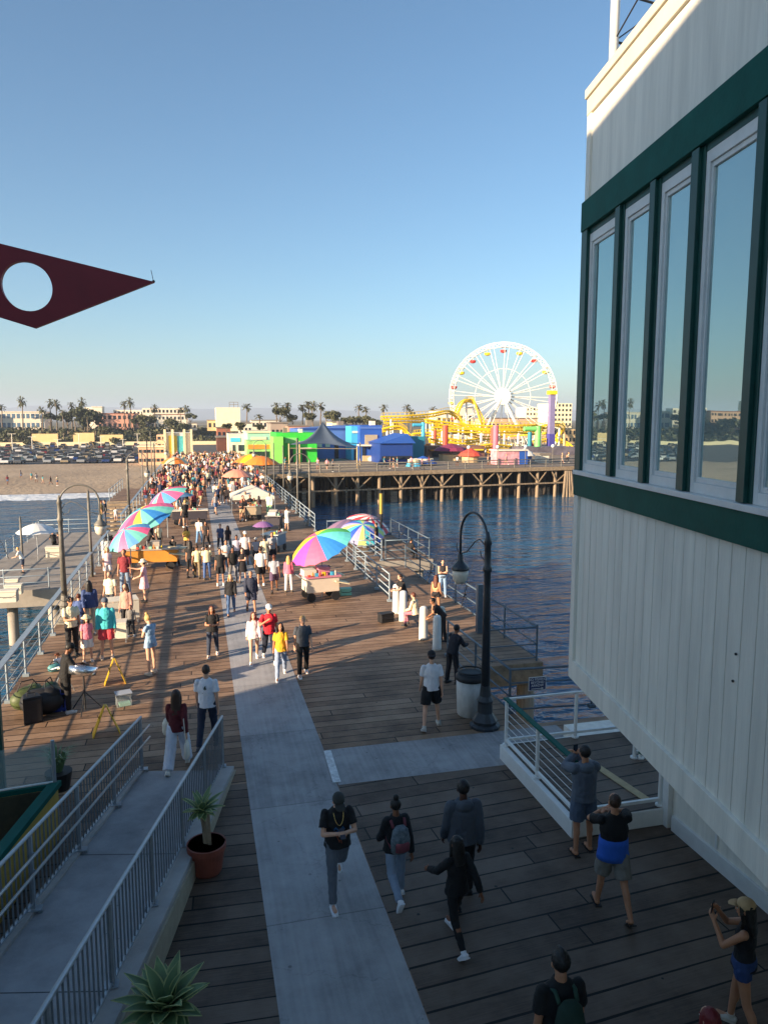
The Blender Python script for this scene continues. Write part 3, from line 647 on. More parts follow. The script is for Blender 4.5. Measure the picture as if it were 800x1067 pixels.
s = MB(); s.lathe((q.x, q.y, 1.3), [(0.1, 0), (0.1, 1.2)], 8); tag(obj('marker_sleeve', s, M_yellow, None, loc=(q.x, q.y, 1.3)), 'yellow sleeve round the top of the marker pole on the fishing platform', 'marker')
# dark post on the timber platform
q = U(499, 658); s = MB(); s.box((q.x, q.y, 0.75), (0.18, 0.18, 1.6)); tag(obj('mooring_post', s, M_railb, None, loc=(q.x, q.y, -.05)), 'square grey-blue post on the timber platform behind the near lamp', 'post')

# ---------------- white bollards ----------------
def bollard_proto():
    s = MB(); s.tube([(0, 0, 0), (0, 0, .08), (0, 0, .96), (0, 0, 1.02), (0, 0, 1.05)], [(.155, .12), (.15, .115), (.13, .10), (.11, .085), (.06, .045)], 14, ref=(1, 0, 0)); return obj('bollard', s, M_white, None, smooth=True)
b0 = bollard_proto(); BG = 'white bollards at the right deck edge'
for k, (px, py, lb) in enumerate([(413, 639, 'farthest of the four white bollards, the boy in black leaning on it'), (420, 647, 'second farthest white bollard, the woman in cream beside it'), (441, 666, 'second nearest white bollard, just left of the leaning man'), (455, 677, 'nearest white bollard beside the blue-grey railing end')]):
    o = b0 if k == 0 else b0.copy()
    if k: COL.objects.link(o)
    q = U(px, py); o.location = (q.x, q.y, 0); o.rotation_euler = (0, 0, R(8 * k)); tag(o, lb, 'bollard', BG)

# trash can by the lamp
tc_ = thing('trash_can', 'white round trash can with black lid beside the near lamp post', 'trash can', U(490, 744))
s = MB(); s.lathe((0, 0, 0), [(0.29, 0), (0.31, 0.02), (0.33, 0.5), (0.34, 0.84)], 20); obj('barrel', s, mat('scuffed_white', (0.5, 0.5, 0.48), 0.6, var=0.22, scale=6, stretch=(1, 1, .4)), tc_, smooth=True)
s = MB(); s.lathe((0, 0, 0.842), [(0.35, 0), (0.36, 0.03), (0.36, 0.09), (0.30, 0.15), (0.22, 0.17)], 20); s.tube([(0.30 * math.cos(a * .4), 0.30 * math.sin(a * .4), 1.04) for a in range(17)], 0.02, 6, ref=(0, 0, 1)); obj('lid', s, M_black, tc_, smooth=True)
c2 = dup(tc_, U(97, 607, -1.0), 0, 'cream barrel trash can with black lid at the top corner of the lower dock', scale=1.0); c2.location = (-5.5, 47, -1.5); c2.scale = (1.1, 1.1, 1.25)
del c2['label']; c2['label'] = 'cream barrel trash can with black lid on the lower concrete dock'

# right-hand raised entrance deck with white cable rail
X0, X1, Y0, Y1, ZK = 5.72, 7.46, 10.22, 13.2, 0.30
ed = thing('entrance_landing', 'raised planked landing with white kerb under the overhanging building', 'landing', (6.6, 11.7, 0))
s = MB(); s.box(((X0 + X1) / 2, (Y0 + Y1) / 2, ZK / 2), (X1 - X0, Y1 - Y0, ZK)); obj('kerb', s, M_white, ed, world=True, bevel=0.012)
s = MB(); s.box((9.0, 12.0, ZK / 2 - .01), (3.1, 3.6, ZK - .02)); obj('kerb_inner', s, M_siding, ed, world=True)
s = MB(); s.quad((X0 + .1, Y0 + .02, ZK + .004), (10, Y0 + .02, ZK + .004), (10, Y1 - .05, ZK + .004), (X0 + .1, Y1 - .05, ZK + .004)); obj('landing_deck', s, M_deckR, ed, world=True)
s = MB(); s.beam((7.0, 12.6, ZK + .015), (7.3, 10.5, ZK + .015), 0.16, 0.01); obj('tan_threshold', s, mat('tan_board', (0.42, 0.32, 0.17), 0.7), ed, world=True)
cr = thing('cable_railing', 'white post railing with teal top rail around the raised landing', 'railing', (X0, Y0, ZK))
def cpost(x, y, z=ZK, hh=0.95):
    s = MB(); s.tube([(x, y, z), (x, y, z + hh)], 0.035, 10); s.lathe((x, y, z), [(0.075, 0), (0.075, 0.03)], 12); obj('post', s, M_white, cr, world=True, smooth=False)
for (x, y) in [(X0 + .1, Y1 - .08), (X0 + .1, Y0 + 1.5), (X0 + .1, Y0 + .1), (X1 - .05, Y0 + .1), (7.35, Y1 - .08), (8.0, 12.0), (X1 + 1.2, Y1 - .08), (8.1, 11.95)]: cpost(x, y)
s = MB(); s.beam((X0 + .1, Y1 - .02, ZK + .97), (X0 + .1, Y0 + .1, ZK + .97), .11, .035); s.beam((8.0, 12.0, ZK + .97), (10, 12.0, ZK + .97), .11, .035); s.beam((7.0, Y0 + .1, ZK + .97), (8.9, 10.9, ZK + .97), .11, .035); obj('top_rail', s, M_teal, cr, world=True, bevel=.006)
s = MB(); s.beam((X0 + .1, Y1 - .08, ZK + .97), (9.4, Y1 - .08, ZK + .97), .05, .03)
for (a, b) in (((X0 + .1, Y1 - .08), (X0 + .1, Y0 + .1)), ((X0 + .1, Y1 - .08), (9.4, Y1 - .08)), ((X0 + .1, Y0 + .1), (X1 - .05, Y0 + .1)), ((8.0, 12.0), (10, 12.0))): s.beam((*a, ZK + .12), (*b, ZK + .12), .05, .05)
obj('bottom_rail', s, M_white, cr, world=True)
s = MB()
for k in range(5):
    for (a, b) in (((X0 + .1, Y1 - .08), (X0 + .1, Y0 + .1)), ((8.0, 12.0), (10, 12.0))): s.tube([(*a, ZK + .27 + .14 * k), (*b, ZK + .27 + .14 * k)], 0.006, 5)
obj('cables', s, M_white, cr, world=True)
# sign on the corner railing
def text(body, size, loc, rot, m, parent, ext=0.002, align='CENTER'):
    c = bpy.data.curves.new('lettering', 'FONT'); c.body = body; c.size = size; c.align_x = align; c.align_y = 'CENTER'; c.extrude = ext; c.space_line = 0.9
    c.materials.append(m); o0 = bpy.data.objects.new('tmp', c); COL.objects.link(o0); bpy.context.view_layer.update(); me_ = bpy.data.meshes.new_from_object(o0.evaluated_get(bpy.context.evaluated_depsgraph_get())); bpy.data.objects.remove(o0); o = bpy.data.objects.new('lettering', me_); COL.objects.link(o); o.parent = parent; o.location = loc; o.rotation_euler = rot; return o
q = A(559, 712, 14.98); sg = thing('fishing_sign', 'small dark blue notice with white lettering and arrow hung on the corner railing', 'sign', (q.x, 14.95, q.z))
s = MB(); s.box((0, 0, 0), (0.43, 0.012, 0.32)); obj('sign_board', s, M_white, sg)
s = MB(); s.box((0, -0.008, 0), (0.405, 0.004, 0.295)); obj('sign_face', s, mat('sign_blue', (0.012, 0.02, 0.10), 0.4, var=0.05), sg)
text('NO FISHING\nBEYOND\nARROW', 0.082, (0, -0.012, 0.03), (math.pi / 2, 0, 0), M_white, sg)
s = MB(); s.box((-0.02, -0.012, -0.115), (0.26, 0.003, 0.012)); s.add([(0.10, -0.0135, -0.09), (0.10, -0.0135, -0.14), (0.16, -0.0135, -0.115)], [(0, 1, 2)]); obj('arrow_mark', s, M_white, sg)
# ---------------- amusement pier across the water ----------------
PK0, PK1 = Vector((7.0, 92.5, 0)), Vector((72, 100.5, 0))
PKd = (PK1 - PK0).normalized(); PKn = Vector((-PKd.y, PKd.x, 0))
s = MB(); s.prism([(6.96, 92.4), (72, 100.4), (130, 107.5), (130, 175), (6.96, 175)], -0.5, 0.0); struct(obj('park_deck', s, M_beam))
s = MB(); s.quad((6.96, 92.42, .004), (130, 107.52, .004), (130, 175, .004), (6.96, 175, .004)); struct(obj('park_deck_surface', s, mat('park_deck_boards', (0.2, 0.16, 0.12), 0.8, var=0.25, scale=2)))
railing('park_railing', [(7.4, 92.9), (72, 100.8)], 'weathered timber railing along the front edge of the amusement pier', rails=(1.1, 0.75, 0.4), m=M_ironw, spacing=2.6, r=0.05, postr=0.08, feet=False)
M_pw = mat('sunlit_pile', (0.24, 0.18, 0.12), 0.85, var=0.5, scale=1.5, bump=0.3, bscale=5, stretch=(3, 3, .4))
M_pdk = mat('creosoted_pile', (.05, .04, .032), .9, var=.4, scale=2)  # dark copy of the pile wood for rear rows, shade put into the colour
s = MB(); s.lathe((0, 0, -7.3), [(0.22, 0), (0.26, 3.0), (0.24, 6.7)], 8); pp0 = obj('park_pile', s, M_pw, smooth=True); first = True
s = MB(); s.beam((0, 0, -7.2), (0, 0, -0.55), 0.3, 0.3); n_ = 0
PG = 'timber piles under the amusement pier'
pp1 = None
for r_ in range(6):
    for k in range(23 if r_ == 0 else 30):
        p = PK0 + PKd * (1.2 + (3.05 if r_ == 0 else 2.25) * k) + PKn * (0.5 + 2.8 * r_)
        if r_: p += PKd * random.uniform(-.6, .6)
        if first: o = pp0; first = False
        elif r_ == 0: o = pp0.copy(); COL.objects.link(o)
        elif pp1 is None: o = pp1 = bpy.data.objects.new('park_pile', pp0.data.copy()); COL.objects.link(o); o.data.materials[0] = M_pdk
        else: o = pp1.copy(); COL.objects.link(o)
        o.location = (p.x, p.y, 0); o.rotation_euler = (random.uniform(-.02, .02), random.uniform(-.02, .02), random.random() * 6)
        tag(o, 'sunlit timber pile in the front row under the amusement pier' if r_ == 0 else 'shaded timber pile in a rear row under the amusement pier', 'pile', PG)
tr = thing('pier_bracing', 'weathered horizontal beams and slanting braces tying the front piles of the amusement pier', 'bracing', (PK0.x, PK0.y, -2))
s = MB(); a = PK0 + PKn * .15; b = PK0 + PKd * 68 + PKn * .15
s.beam((a.x, a.y, -2.35), (b.x, b.y, -2.35), .14, .2); obj('lower_beam', s, M_pw, tr, world=True)
s = MB(); s.beam((a.x, a.y - .1, -.28), (b.x, b.y - .1, -.28), .3, .5); obj('edge_beam', s, M_beam, tr, world=True)
for k in range(22):
    if k % 7 in (2, 5): continue
    p = PK0 + PKd * (1.2 + 3.05 * k) + PKn * .2; q = p + PKd * random.uniform(1.0, 2.6); s = MB()
    s.beam((p.x, p.y, -2.2), (q.x, q.y, -.55), .11, .13); q = p - PKd * random.uniform(.5, 1.8); s.beam((p.x, p.y, -2.2), (q.x, q.y, -.55), .11, .13)
    obj('brace', s, M_beam, tr, world=True)
for k, kk in enumerate((14.5, 17.4, 20.6)):
    p = PK0 + PKd * (1.2 + 3.05 * kk); c = thing('pile_cluster', ['slanting pile cluster under the pink column', 'slanting pile cluster left of the green column', 'slanting pile cluster nearest the cream building edge'][k], 'pile cluster', (p.x, p.y - .6, -6), 0, 'slanting pile clusters')
    for j in (-1.1, -.4, .4, 1.2):
        s = MB(); q = p + PKd * j; t_ = p + PKd * j * .35; s.tube([(q.x, q.y - .9, -7), (t_.x, t_.y - .5, -.6)], .2, 8); obj('pile', s, M_pw, c, world=True, smooth=True)

# ---- colours
def C_(name, r, g, b, **k): return mat(name, rgb(r, g, b), k.pop('rough', .55), var=k.pop('var', .08), scale=k.pop('scale', .6), **k)
c_green = C_('bright_green_wall', 52, 190, 60); c_green2 = C_('lime_wall', 130, 205, 95); c_blue = C_('blue_wall', 38, 84, 168); c_blue2 = C_('deep_blue_wall', 26, 60, 132)
c_cyan = C_('cyan_wall', 66, 168, 205); c_mint = C_('mint_wall', 150, 205, 175); c_peri = C_('periwinkle_wall', 74, 108, 176)
c_cream = C_('cream_wall', 222, 208, 170); c_yel = C_('coaster_yellow', 232, 196, 30); c_pink = C_('column_pink', 214, 110, 130); c_red = C_('column_coral', 205, 80, 60)
c_lgreen = C_('column_green', 120, 200, 110); c_steel = C_('ride_white', 225, 222, 212); c_navy = C_('canopy_slate', 84, 98, 118); c_lav = C_('tower_lavender', 128, 120, 160); c_viol = C_('tower_violet', 75, 70, 150)
c_orange = C_('orange_cloth', 225, 130, 50); c_roof = C_('roof_grey', 120, 112, 104); c_win = C_('dark_window', 40, 46, 54, rough=.15); c_peach = C_('peach_wall', 205, 165, 135); c_tan = C_('tan_wall', 190, 165, 125)
c_white = C_('white_wall', 215, 208, 192); c_teal = C_('awning_teal', 40, 130, 150); c_ytower = C_('yellow_mural', 225, 195, 60)

def boxpx(px0, px1, ytop, Y, zb=0.0, depth=6.0):   # axis-aligned volume whose front face is seen between two columns
    a = A(px0, ytop, Y); b = A(px1, ytop, Y); return (a.x, b.x, Y, Y + depth, zb, a.z)
def bld(name, label, px0, px1, ytop, Y, m, zb=0.0, depth=6.0, cat='building', wins=None, roof=None, winm=None, group=None, ty1=None):
    x0, x1, y0, y1, z0, z1 = boxpx(px0, px1, ytop, Y, zb, depth)
    t = thing(name, label, cat, ((x0 + x1) / 2, Y, z0), 0, group)
    s = MB()
    if ty1 is None: s.box(((x0 + x1) / 2, (y0 + y1) / 2, (z0 + z1) / 2), (x1 - x0, y1 - y0, z1 - z0))
    else:
        zz_ = A(px1, ty1, Y).z; s.add([(x0, y0, z0), (x1, y0, z0), (x1, y1, z0), (x0, y1, z0), (x0, y0, z1), (x1, y0, zz_), (x1, y1, zz_), (x0, y1, z1)], [(3, 2, 1, 0), (4, 5, 6, 7), (0, 1, 5, 4), (1, 2, 6, 5), (2, 3, 7, 6), (3, 0, 4, 7)])
    obj('wall', s, m, t, world=True)
    if roof:
        s = MB(); s.box(((x0 + x1) / 2, (y0 + y1) / 2, z1 + .16), (x1 - x0 + .5, y1 - y0 + .5, .3)); obj('roof', s, roof, t, world=True)
    if wins:
        nx, nz, ww, hh = wins; dx = (x1 - x0) / nx; dz = (z1 - z0) / nz
        for i in range(nx):
            for j in range(nz):
                s = MB(); cx = x0 + dx * (i + .5); cz = z0 + dz * (j + .55); s.box((cx, y0 - .03, cz), (dx * ww, .12, dz * hh))
                f = obj('window', s, winm or c_win, t, world=True)
    return t, (x0, x1, y0, y1, z0, z1)
# green, blue and cyan halls behind the canopy
bld('green_hall', 'bright green box-shaped hall at the left end of the amusement pier', 288, 330, 451, 118, c_green, depth=10)
bld('lime_wing', 'pale lime end wing of the green hall', 285, 295, 455, 116, c_green2, depth=6)
t, q = bld('blue_hall', 'long periwinkle blue hall behind the dark peaked canopy', 312, 372, 447, 128, c_peri, depth=14, ty1=443)
bld('cyan_tower', 'tall cyan wall panel between the periwinkle hall and the deep blue building', 366, 375, 444, 122, c_cyan, depth=5)
t, q = bld('blue_building', 'deep blue building with shuttered window and white awning line', 375, 398, 443, 120, c_blue, depth=9)
s = MB(); a = A(380, 453, 120); b = A(393, 464, 120); s.box(((a.x + b.x) / 2, 119.95, (a.z + b.z) / 2), (b.x - a.x, .2, a.z - b.z)); obj('shutter', s, C_('shutter_tan', 165, 150, 125), t, world=True)
s = MB(); a = A(374, 464, 118.5); b = A(398, 464, 118.5); s.box(((a.x + b.x) / 2, 119, a.z), (b.x - a.x, 2.2, .25)); obj('awning', s, c_white, t, world=True)
s = MB(); a = A(386, 478.5, 118.2); s.tube([(a.x, 118.2, a.z), (a.x, 118.1, a.z)], .45, 18, ref=(1, 0, 0)); obj('round_emblem', s, M_white, t, world=True)
s = MB(); a = A(378, 484, 118.3); b = A(396, 484, 118.3); s.box(((a.x + b.x) / 2, 118.5, .45), (b.x - a.x, .5, .9)); tag(obj('ticket_counter', s, c_tan, None, loc=(a.x, 118.5, 0)), 'tan counter in front of the deep blue building with the round emblem', 'counter')
# gabled royal blue building
gb = thing('gabled_blue_building', 'royal blue gabled building below the yellow roller coaster', 'building', (A(415, 470, 112).x, 112, 0))
a = A(396, 462, 112); b = A(430, 462, 112); s = MB(); s.box(((a.x + b.x) / 2, 116, a.z / 2), (b.x - a.x, 8, a.z)); obj('wall', s, c_blue2, gb, world=True)
s = MB(); mz = A(424, 452, 112).z; x0, x1 = a.x - .3, b.x + .4; xm = x0 + (x1 - x0) * .78
s.add([(x0, 111.6, a.z), (xm, 111.6, mz), (x1, 111.6, a.z), (x0, 120.4, a.z), (xm, 120.4, mz), (x1, 120.4, a.z)], [(0, 2, 1), (3, 4, 5), (0, 1, 4, 3), (1, 2, 5, 4), (0, 3, 5, 2)]); obj('roof', s, c_blue, gb, world=True)
s = MB(); a = A(398, 477, 111.8); b = A(428, 477, 111.8); s.box(((a.x + b.x) / 2, 111.9, a.z), (b.x - a.x, .1, .5)); obj('dark_band', s, c_win, gb, world=True)
bld('cyan_shed', 'low turquoise shed behind the royal blue gabled building', 397, 442, 455, 126, c_teal, depth=5)
# dark peaked canopy
ct = thing('peaked_canopy', 'large dark slate tensile canopy with a raised peak on steel posts', 'canopy', (A(335, 480, 100).x, 100, 0))
pk = A(336, 440, 102); cs = [A(301, 463, 99), A(372, 466, 101), A(375, 462, 108), A(312, 460, 108)]; s = MB(); n = 14; vs = []; fs = []
ring = []
for i in range(4):
    p, q = cs[i], cs[(i + 1) % 4]
    for j in range(8):
        t_ = j / 8; e = p.lerp(q, t_); mid = (cs[0] + cs[1] + cs[2] + cs[3]) / 4; e = e.lerp(Vector((mid.x, mid.y, e.z + 1.0)), .28 * math.sin(math.pi * t_)); ring.append(e)
L_ = 7
for k in range(L_ + 1):
    f = k / L_
    for e in ring:
        pos = e.lerp(Vector((pk.x, pk.y, e.z)), f * .985); pos.z = e.z + (pk.z - e.z) * (f ** 2.3); vs.append(pos)
m_ = len(ring)
for k in range(L_):
    for i in range(m_): fs.append((k * m_ + i, k * m_ + (i + 1) % m_, (k + 1) * m_ + (i + 1) % m_, (k + 1) * m_ + i))
s.add(vs, fs); cn = obj('canopy_cloth', s, c_navy, ct, world=True, smooth=True); md = cn.modifiers.new('t', 'SOLIDIFY'); md.thickness = .05
for c in cs:
    s = MB(); s.tube([(c.x, c.y, 0), (c.x, c.y, c.z + .1)], .09, 8); obj('post', s, c_tan, ct, world=True, smooth=True)
s = MB(); s.beam((cs[0].x, cs[0].y, cs[0].z - .5), (cs[1].x, cs[1].y, cs[1].z - .2), .08, .08); obj('crossbar', s, c_tan, ct, world=True)

# ---- ferris wheel
WY = 181.0; wc = A(523.5, 413, WY); WR = 13.75; vd = Vector((wc.x, wc.y, 0)).normalized(); wx = Vector((vd.y, -vd.x, 0)); wz = Vector((0, 0, 1))
fw = thing('ferris_wheel', 'large white ferris wheel with red and yellow gondolas above the yellow coaster', 'ferris wheel', (wc.x, wc.y, 0))
def wp(r, a, o=0.0): return wc + wx * (r * math.sin(a)) + wz * (r * math.cos(a)) + vd * o
for o in (-.75, .75):
    s = MB()
    for r in (WR, WR - 1.1): s.tube([wp(r, 2 * math.pi * k / 60, o) for k in range(61)], .13 if r == WR else .09, 6, ref=tuple(vd), cap=False)
    for k in range(80):
        a0 = 2 * math.pi * k / 80; s.tube([wp(WR, a0, o), wp(WR - 1.1, a0 + math.pi / 80, o)], .04, 4); s.tube([wp(WR - 1.1, a0 + math.pi / 80, o), wp(WR, a0 + 2 * math.pi / 80, o)], .04, 4)
    s.tube([wp(WR * .52, 2 * math.pi * k / 40, o) for k in range(41)], .04, 5, ref=tuple(vd), cap=False)
    obj('rim', s, c_steel, fw, world=True)
for k in range(20):
    a0 = 2 * math.pi * k / 20; s = MB()
    for o in (-.75, .75): s.tube([wp(1.0, a0, o * 1.6), wp(WR - .1, a0 + .03, o)], .085, 5); s.tube([wp(1.0, a0, o * 1.6), wp(WR - .1, a0 + .12, o)], .055, 5)
    obj('spoke', s, c_steel, fw, world=True)
s = MB(); s.tube([wc - vd * 2.2, wc - vd * 1.9, wc + vd * 2.2], [.7, 1.25, 1.25], 24); obj('hub', s, c_steel, fw, world=True, smooth=False)
s = MB(); s.tube([wc - vd * 2.35, wc - vd * 2.2], [2.1, 2.1], 24); obj('hub_disc', s, c_steel, fw, world=True)
for sx_ in (-1, 1):
    for o in (-2.6, 2.6):
        s = MB(); f = wc + wx * (sx_ * 6.3) + vd * (o * 1.4); s.tube([wc + vd * o * .8, (f.x, f.y, 0)], .38, 8); obj('support_leg', s, c_steel, fw, world=True, smooth=True)
c_gr = C_('gondola_red', 200, 45, 40); c_gy = C_('gondola_yellow', 235, 205, 40)
for k in range(20):
    a0 = 2 * math.pi * (k + .0) / 20; c = wp(WR - .5, a0) - wz * 1.5; s = MB()
    s.lathe(c, [(.25, -.65), (.75, -.45), (.85, .0), (.8, .12)], 10); g = obj('gondola', s, c_gr if k % 2 == 0 else c_gy, fw, world=True, smooth=False)
    s = MB(); s.lathe(c + wz * 1.0, [(.95, 0), (.6, .25), (.1, .4)], 10)
    s.tube([c + wz * .1, c + wz * 1.5], .05, 5); obj('gondola_roof', s, c_steel, g, world=True)

# ---- roller coaster
cz_ = thing('roller_coaster', 'yellow roller coaster track winding in front of and behind the ferris wheel', 'roller coaster', (A(480, 470, 150).x, 150, 0))
def catmull(P_, n=8, closed=False):
    out = []; k = len(P_)
    for i in range(k if closed else k - 1):
        p0, p1, p2, p3 = P_[(i - 1) % k if closed else max(i - 1, 0)], P_[i], P_[(i + 1) % k if closed else i + 1], P_[(i + 2) % k if closed else min(i + 2, k - 1)]
        for j in range(n):
            t_ = j / n; out.append(.5 * ((2 * p1) + (p2 - p0) * t_ + (2 * p0 - 5 * p1 + 4 * p2 - p3) * t_ * t_ + (3 * p1 - p0 - 3 * p2 + p3) * t_ ** 3))
    if not closed: out.append(P_[-1])
    return out
tracks = [
 ([(397, 434, 158), (425, 433, 158), (450, 431, 160), (466, 428, 162), (476, 433, 163), (483, 441, 163), (500, 446, 162), (530, 446, 160), (560, 445, 158), (578, 441, 160), (586, 446, 166), (580, 455, 170)], 2.6),
 ([(443, 437, 148), (465, 440, 148), (490, 443, 148), (520, 444, 148), (552, 443, 149), (566, 446, 152)], 2.4),
 ([(447, 457, 140), (465, 461, 140), (490, 463, 140), (515, 470, 141), (540, 471, 142), (556, 468, 145)], 2.2),
 ([(398, 447, 156), (412, 444, 156), (420, 446, 156), (426, 453, 156), (434, 459, 154)], 1.8),
 ([(476, 429, 172), (481, 419, 174), (488, 416, 175), (494, 419, 175), (499, 430, 174), (503, 441, 172)], 1.8),
 ([(556, 460, 168), (570, 457, 168), (582, 458, 166), (592, 463, 160), (600, 471, 156)], 1.8),
 ([(400, 438, 162), (425, 437, 162), (447, 438, 164), (470, 446, 165), (496, 450, 166)], 1.6),
 ([(450, 445, 145), (480, 447, 145), (510, 448, 145), (540, 448, 146), (562, 450, 148)], 1.6),
 ([(470, 468, 136), (490, 467, 136), (512, 463, 137), (535, 466, 138), (552, 472, 138)], 1.6),
 ([(430, 452, 150), (448, 451, 150), (462, 455, 150), (478, 459, 150), (500, 457, 151)], 1.6),
 ([(455, 450, 166), (480, 449, 168), (505, 455, 168), (530, 452, 168), (556, 450, 166)], 1.6)]
for pts, wd in tracks:
    P_ = catmull([A(*p) for p in pts], 7); s = MB()
    left = []; right = []
    for i, p in enumerate(P_):
        t_ = (P_[min(i + 1, len(P_) - 1)] - P_[max(i - 1, 0)]).normalized(); sd_ = Vector((t_.y, -t_.x, 0)).normalized() * .55; left.append(p + sd_); right.append(p - sd_)
    s.tube(left, .17, 5, ref=(0, 0, 1)); s.tube(right, .17, 5, ref=(0, 0, 1)); s.tube([p - Vector((0, 0, .6)) for p in P_], .2, 6, ref=(0, 0, 1))
    for i in range(0, len(P_)):
        s.beam(left[i], right[i], .1, .1); s.beam(left[i], P_[i] - Vector((0, 0, .6)), .09, .09); s.beam(right[i], P_[i] - Vector((0, 0, .6)), .09, .09)
        if i % 1 == 0: s.beam(left[i], left[i] + Vector((0, 0, .75)), .06, .06)
    s.tube([p + Vector((0, 0, .75)) for p in left], .05, 4, ref=(0, 0, 1))
    obj('track', s, c_yel, cz_, world=True)
    for i in range(3, len(P_), 9):
        p = P_[i]; s = MB(); s.tube([(p.x, p.y, 0), (p.x, p.y, p.z - .6)], .26, 8); obj('support', s, c_steel, cz_, world=True, smooth=True)
def column(px, ytop, Y, m, label, r=.55, bar=None):
    a = A(px, ytop, Y); s = MB(); s.tube([(a.x, Y, 0), (a.x, Y, a.z)], r, 12)
    if bar: b = A(bar, ytop + 2, Y); s.tube([(a.x, Y, a.z - .5), (b.x, Y, a.z - .5)], r * .8, 10)
    tag(obj('coaster_column', s, m, None, loc=(a.x, Y, 0), smooth=False), label, 'column', 'coloured columns of the coaster')
column(464, 443, 136, c_red, 'coral red column left of the ferris wheel'); column(516.5, 443, 134, c_pink, 'pink column in front of the ferris wheel'); column(513, 446, 139, c_red, 'coral column just left of the pink one', .4)
column(560.5, 444, 134, c_lgreen, 'lime green column with side arm, right of the ferris wheel hub', .6, bar=546); column(552, 450, 140, c_teal, 'teal column just left of the lime green one', .45)
column(441, 440, 138, c_cyan, 'cyan column above the coral arch', .4, bar=430); column(453, 448, 142, c_red, 'short coral column beside the yellow track', .35); column(446, 462, 132, c_orange, 'low orange column with side arm behind the blue umbrella', .4, bar=437); column(588, 452, 150, c_tan, 'tan column under the right end of the yellow track', .3)
dt = thing('drop_tower', 'tall lavender drop tower with yellow top car right of the ferris wheel', 'drop tower', (A(575, 470, 142).x, 142, 0))
a = A(575, 411, 142); m_ = A(575, 452, 142); s = MB(); s.box((a.x, 142, (a.z + m_.z) / 2), (1.1, 1.1, a.z - m_.z)); obj('mast', s, c_lav, dt, world=True)
s = MB(); s.box((a.x, 142, m_.z / 2), (1.3, 1.3, m_.z - .01)); obj('base', s, c_viol, dt, world=True)
s = MB(); s.box((a.x, 142, a.z + .4), (1.6, 1.6, .78)); obj('top_car', s, c_gy, dt, world=True)
# red swing tent / ride hulls and stalls at deck level
t, q = bld('mural_booth', 'small booth with pink and blue mural at the front of the amusement pier', 519, 541, 470, 104, C_('mural_pink', 205, 150, 160, var=.5, scale=.9), depth=3)
s = MB(); x0, x1, y0, y1, z0, z1 = q; s.box((x1 + (x1 - x0) * .2, y0 + 1.5, z1 / 2), ((x1 - x0) * .4, 3.02, z1 - .02)); obj('blue_end_wall', s, c_blue, t, world=True)
s = MB(); s.box(((x0 + x1) / 2 + .6, y0 + 1.5, z1 + .1), ((x1 - x0) * 1.45, 3.4, .18)); obj('roof', s, c_white, t, world=True)
def round_stall(px, ytop, ybase, Y, m1, m2, label, w_=2.2):
    a = A(px, ytop, Y); t = thing('round_stall', label, 'stall', (a.x, Y, 0), 0, 'round-topped stalls on the amusement pier'); s = MB(); hz = a.z
    s.lathe((a.x, Y, hz - 1.2), [(w_, 0), (w_ * .8, .5), (.15, 1.2)], 12); obj('roof', s, m1, t, world=True); s = MB(); s.lathe((a.x, Y, 0), [(w_ * .7, 0), (w_ * .7, 1.0)], 12); s.tube([(a.x, Y, 1), (a.x, Y, hz - 1.1)], .08, 6); obj('counter', s, m2, t, world=True)
round_stall(441, 475, 487, 106, c_blue, c_cream, 'stall with blue and white domed top near the gabled blue building')
round_stall(431, 478, 487, 104, c_cyan, c_cream, 'low cyan-topped stall left of the blue domed one', 1.3)
round_stall(490, 467, 480, 112, c_red, c_tan, 'coral-topped ride canopy below the yellow coaster', 2.0)
round_stall(470, 462, 480, 118, C_('plum_cloth', 130, 50, 80), c_tan, 'plum-topped ride canopy between the coral columns', 3.0)
round_stall(547, 467, 480, 112, c_steel, c_blue2, 'white-topped kiosk beside the lime green column', 1.6)
bld('ride_station', 'long low ride station with orange and yellow front below the ferris wheel', 444, 505, 465, 128, C_('station_brown', 120, 85, 70, var=.5, scale=.5), depth=6)
bld('ride_shed', 'low dark ride shed left of the lavender tower', 545, 600, 466, 130, C_('shed_dark', 95, 90, 100, var=.5, scale=.5), depth=6)
bld('control_booth', 'small white booth on the right of the amusement pier beside the tower', 563, 572, 474, 107, c_white, depth=2, roof=c_roof)
# gondola people-high lamp globes along the park rail
for k in range(9):
    p = PK0 + PKd * (30 + 4.6 * k) + PKn * 1.2; t = thing('park_lamp', 'slim park lamp with white globe standing near the amusement pier railing', 'lamp', (p.x, p.y, 0), 0, 'globe lamps on the amusement pier')
    s = MB(); s.tube([(p.x, p.y, 0), (p.x, p.y, 2.7)], .06, 6); obj('post', s, M_ironw, t, world=True); s = MB(); s.ell((p.x, p.y, 2.95), (.26, .26, .26), 10, 6); obj('globe', s, M_white, t, world=True, smooth=True)

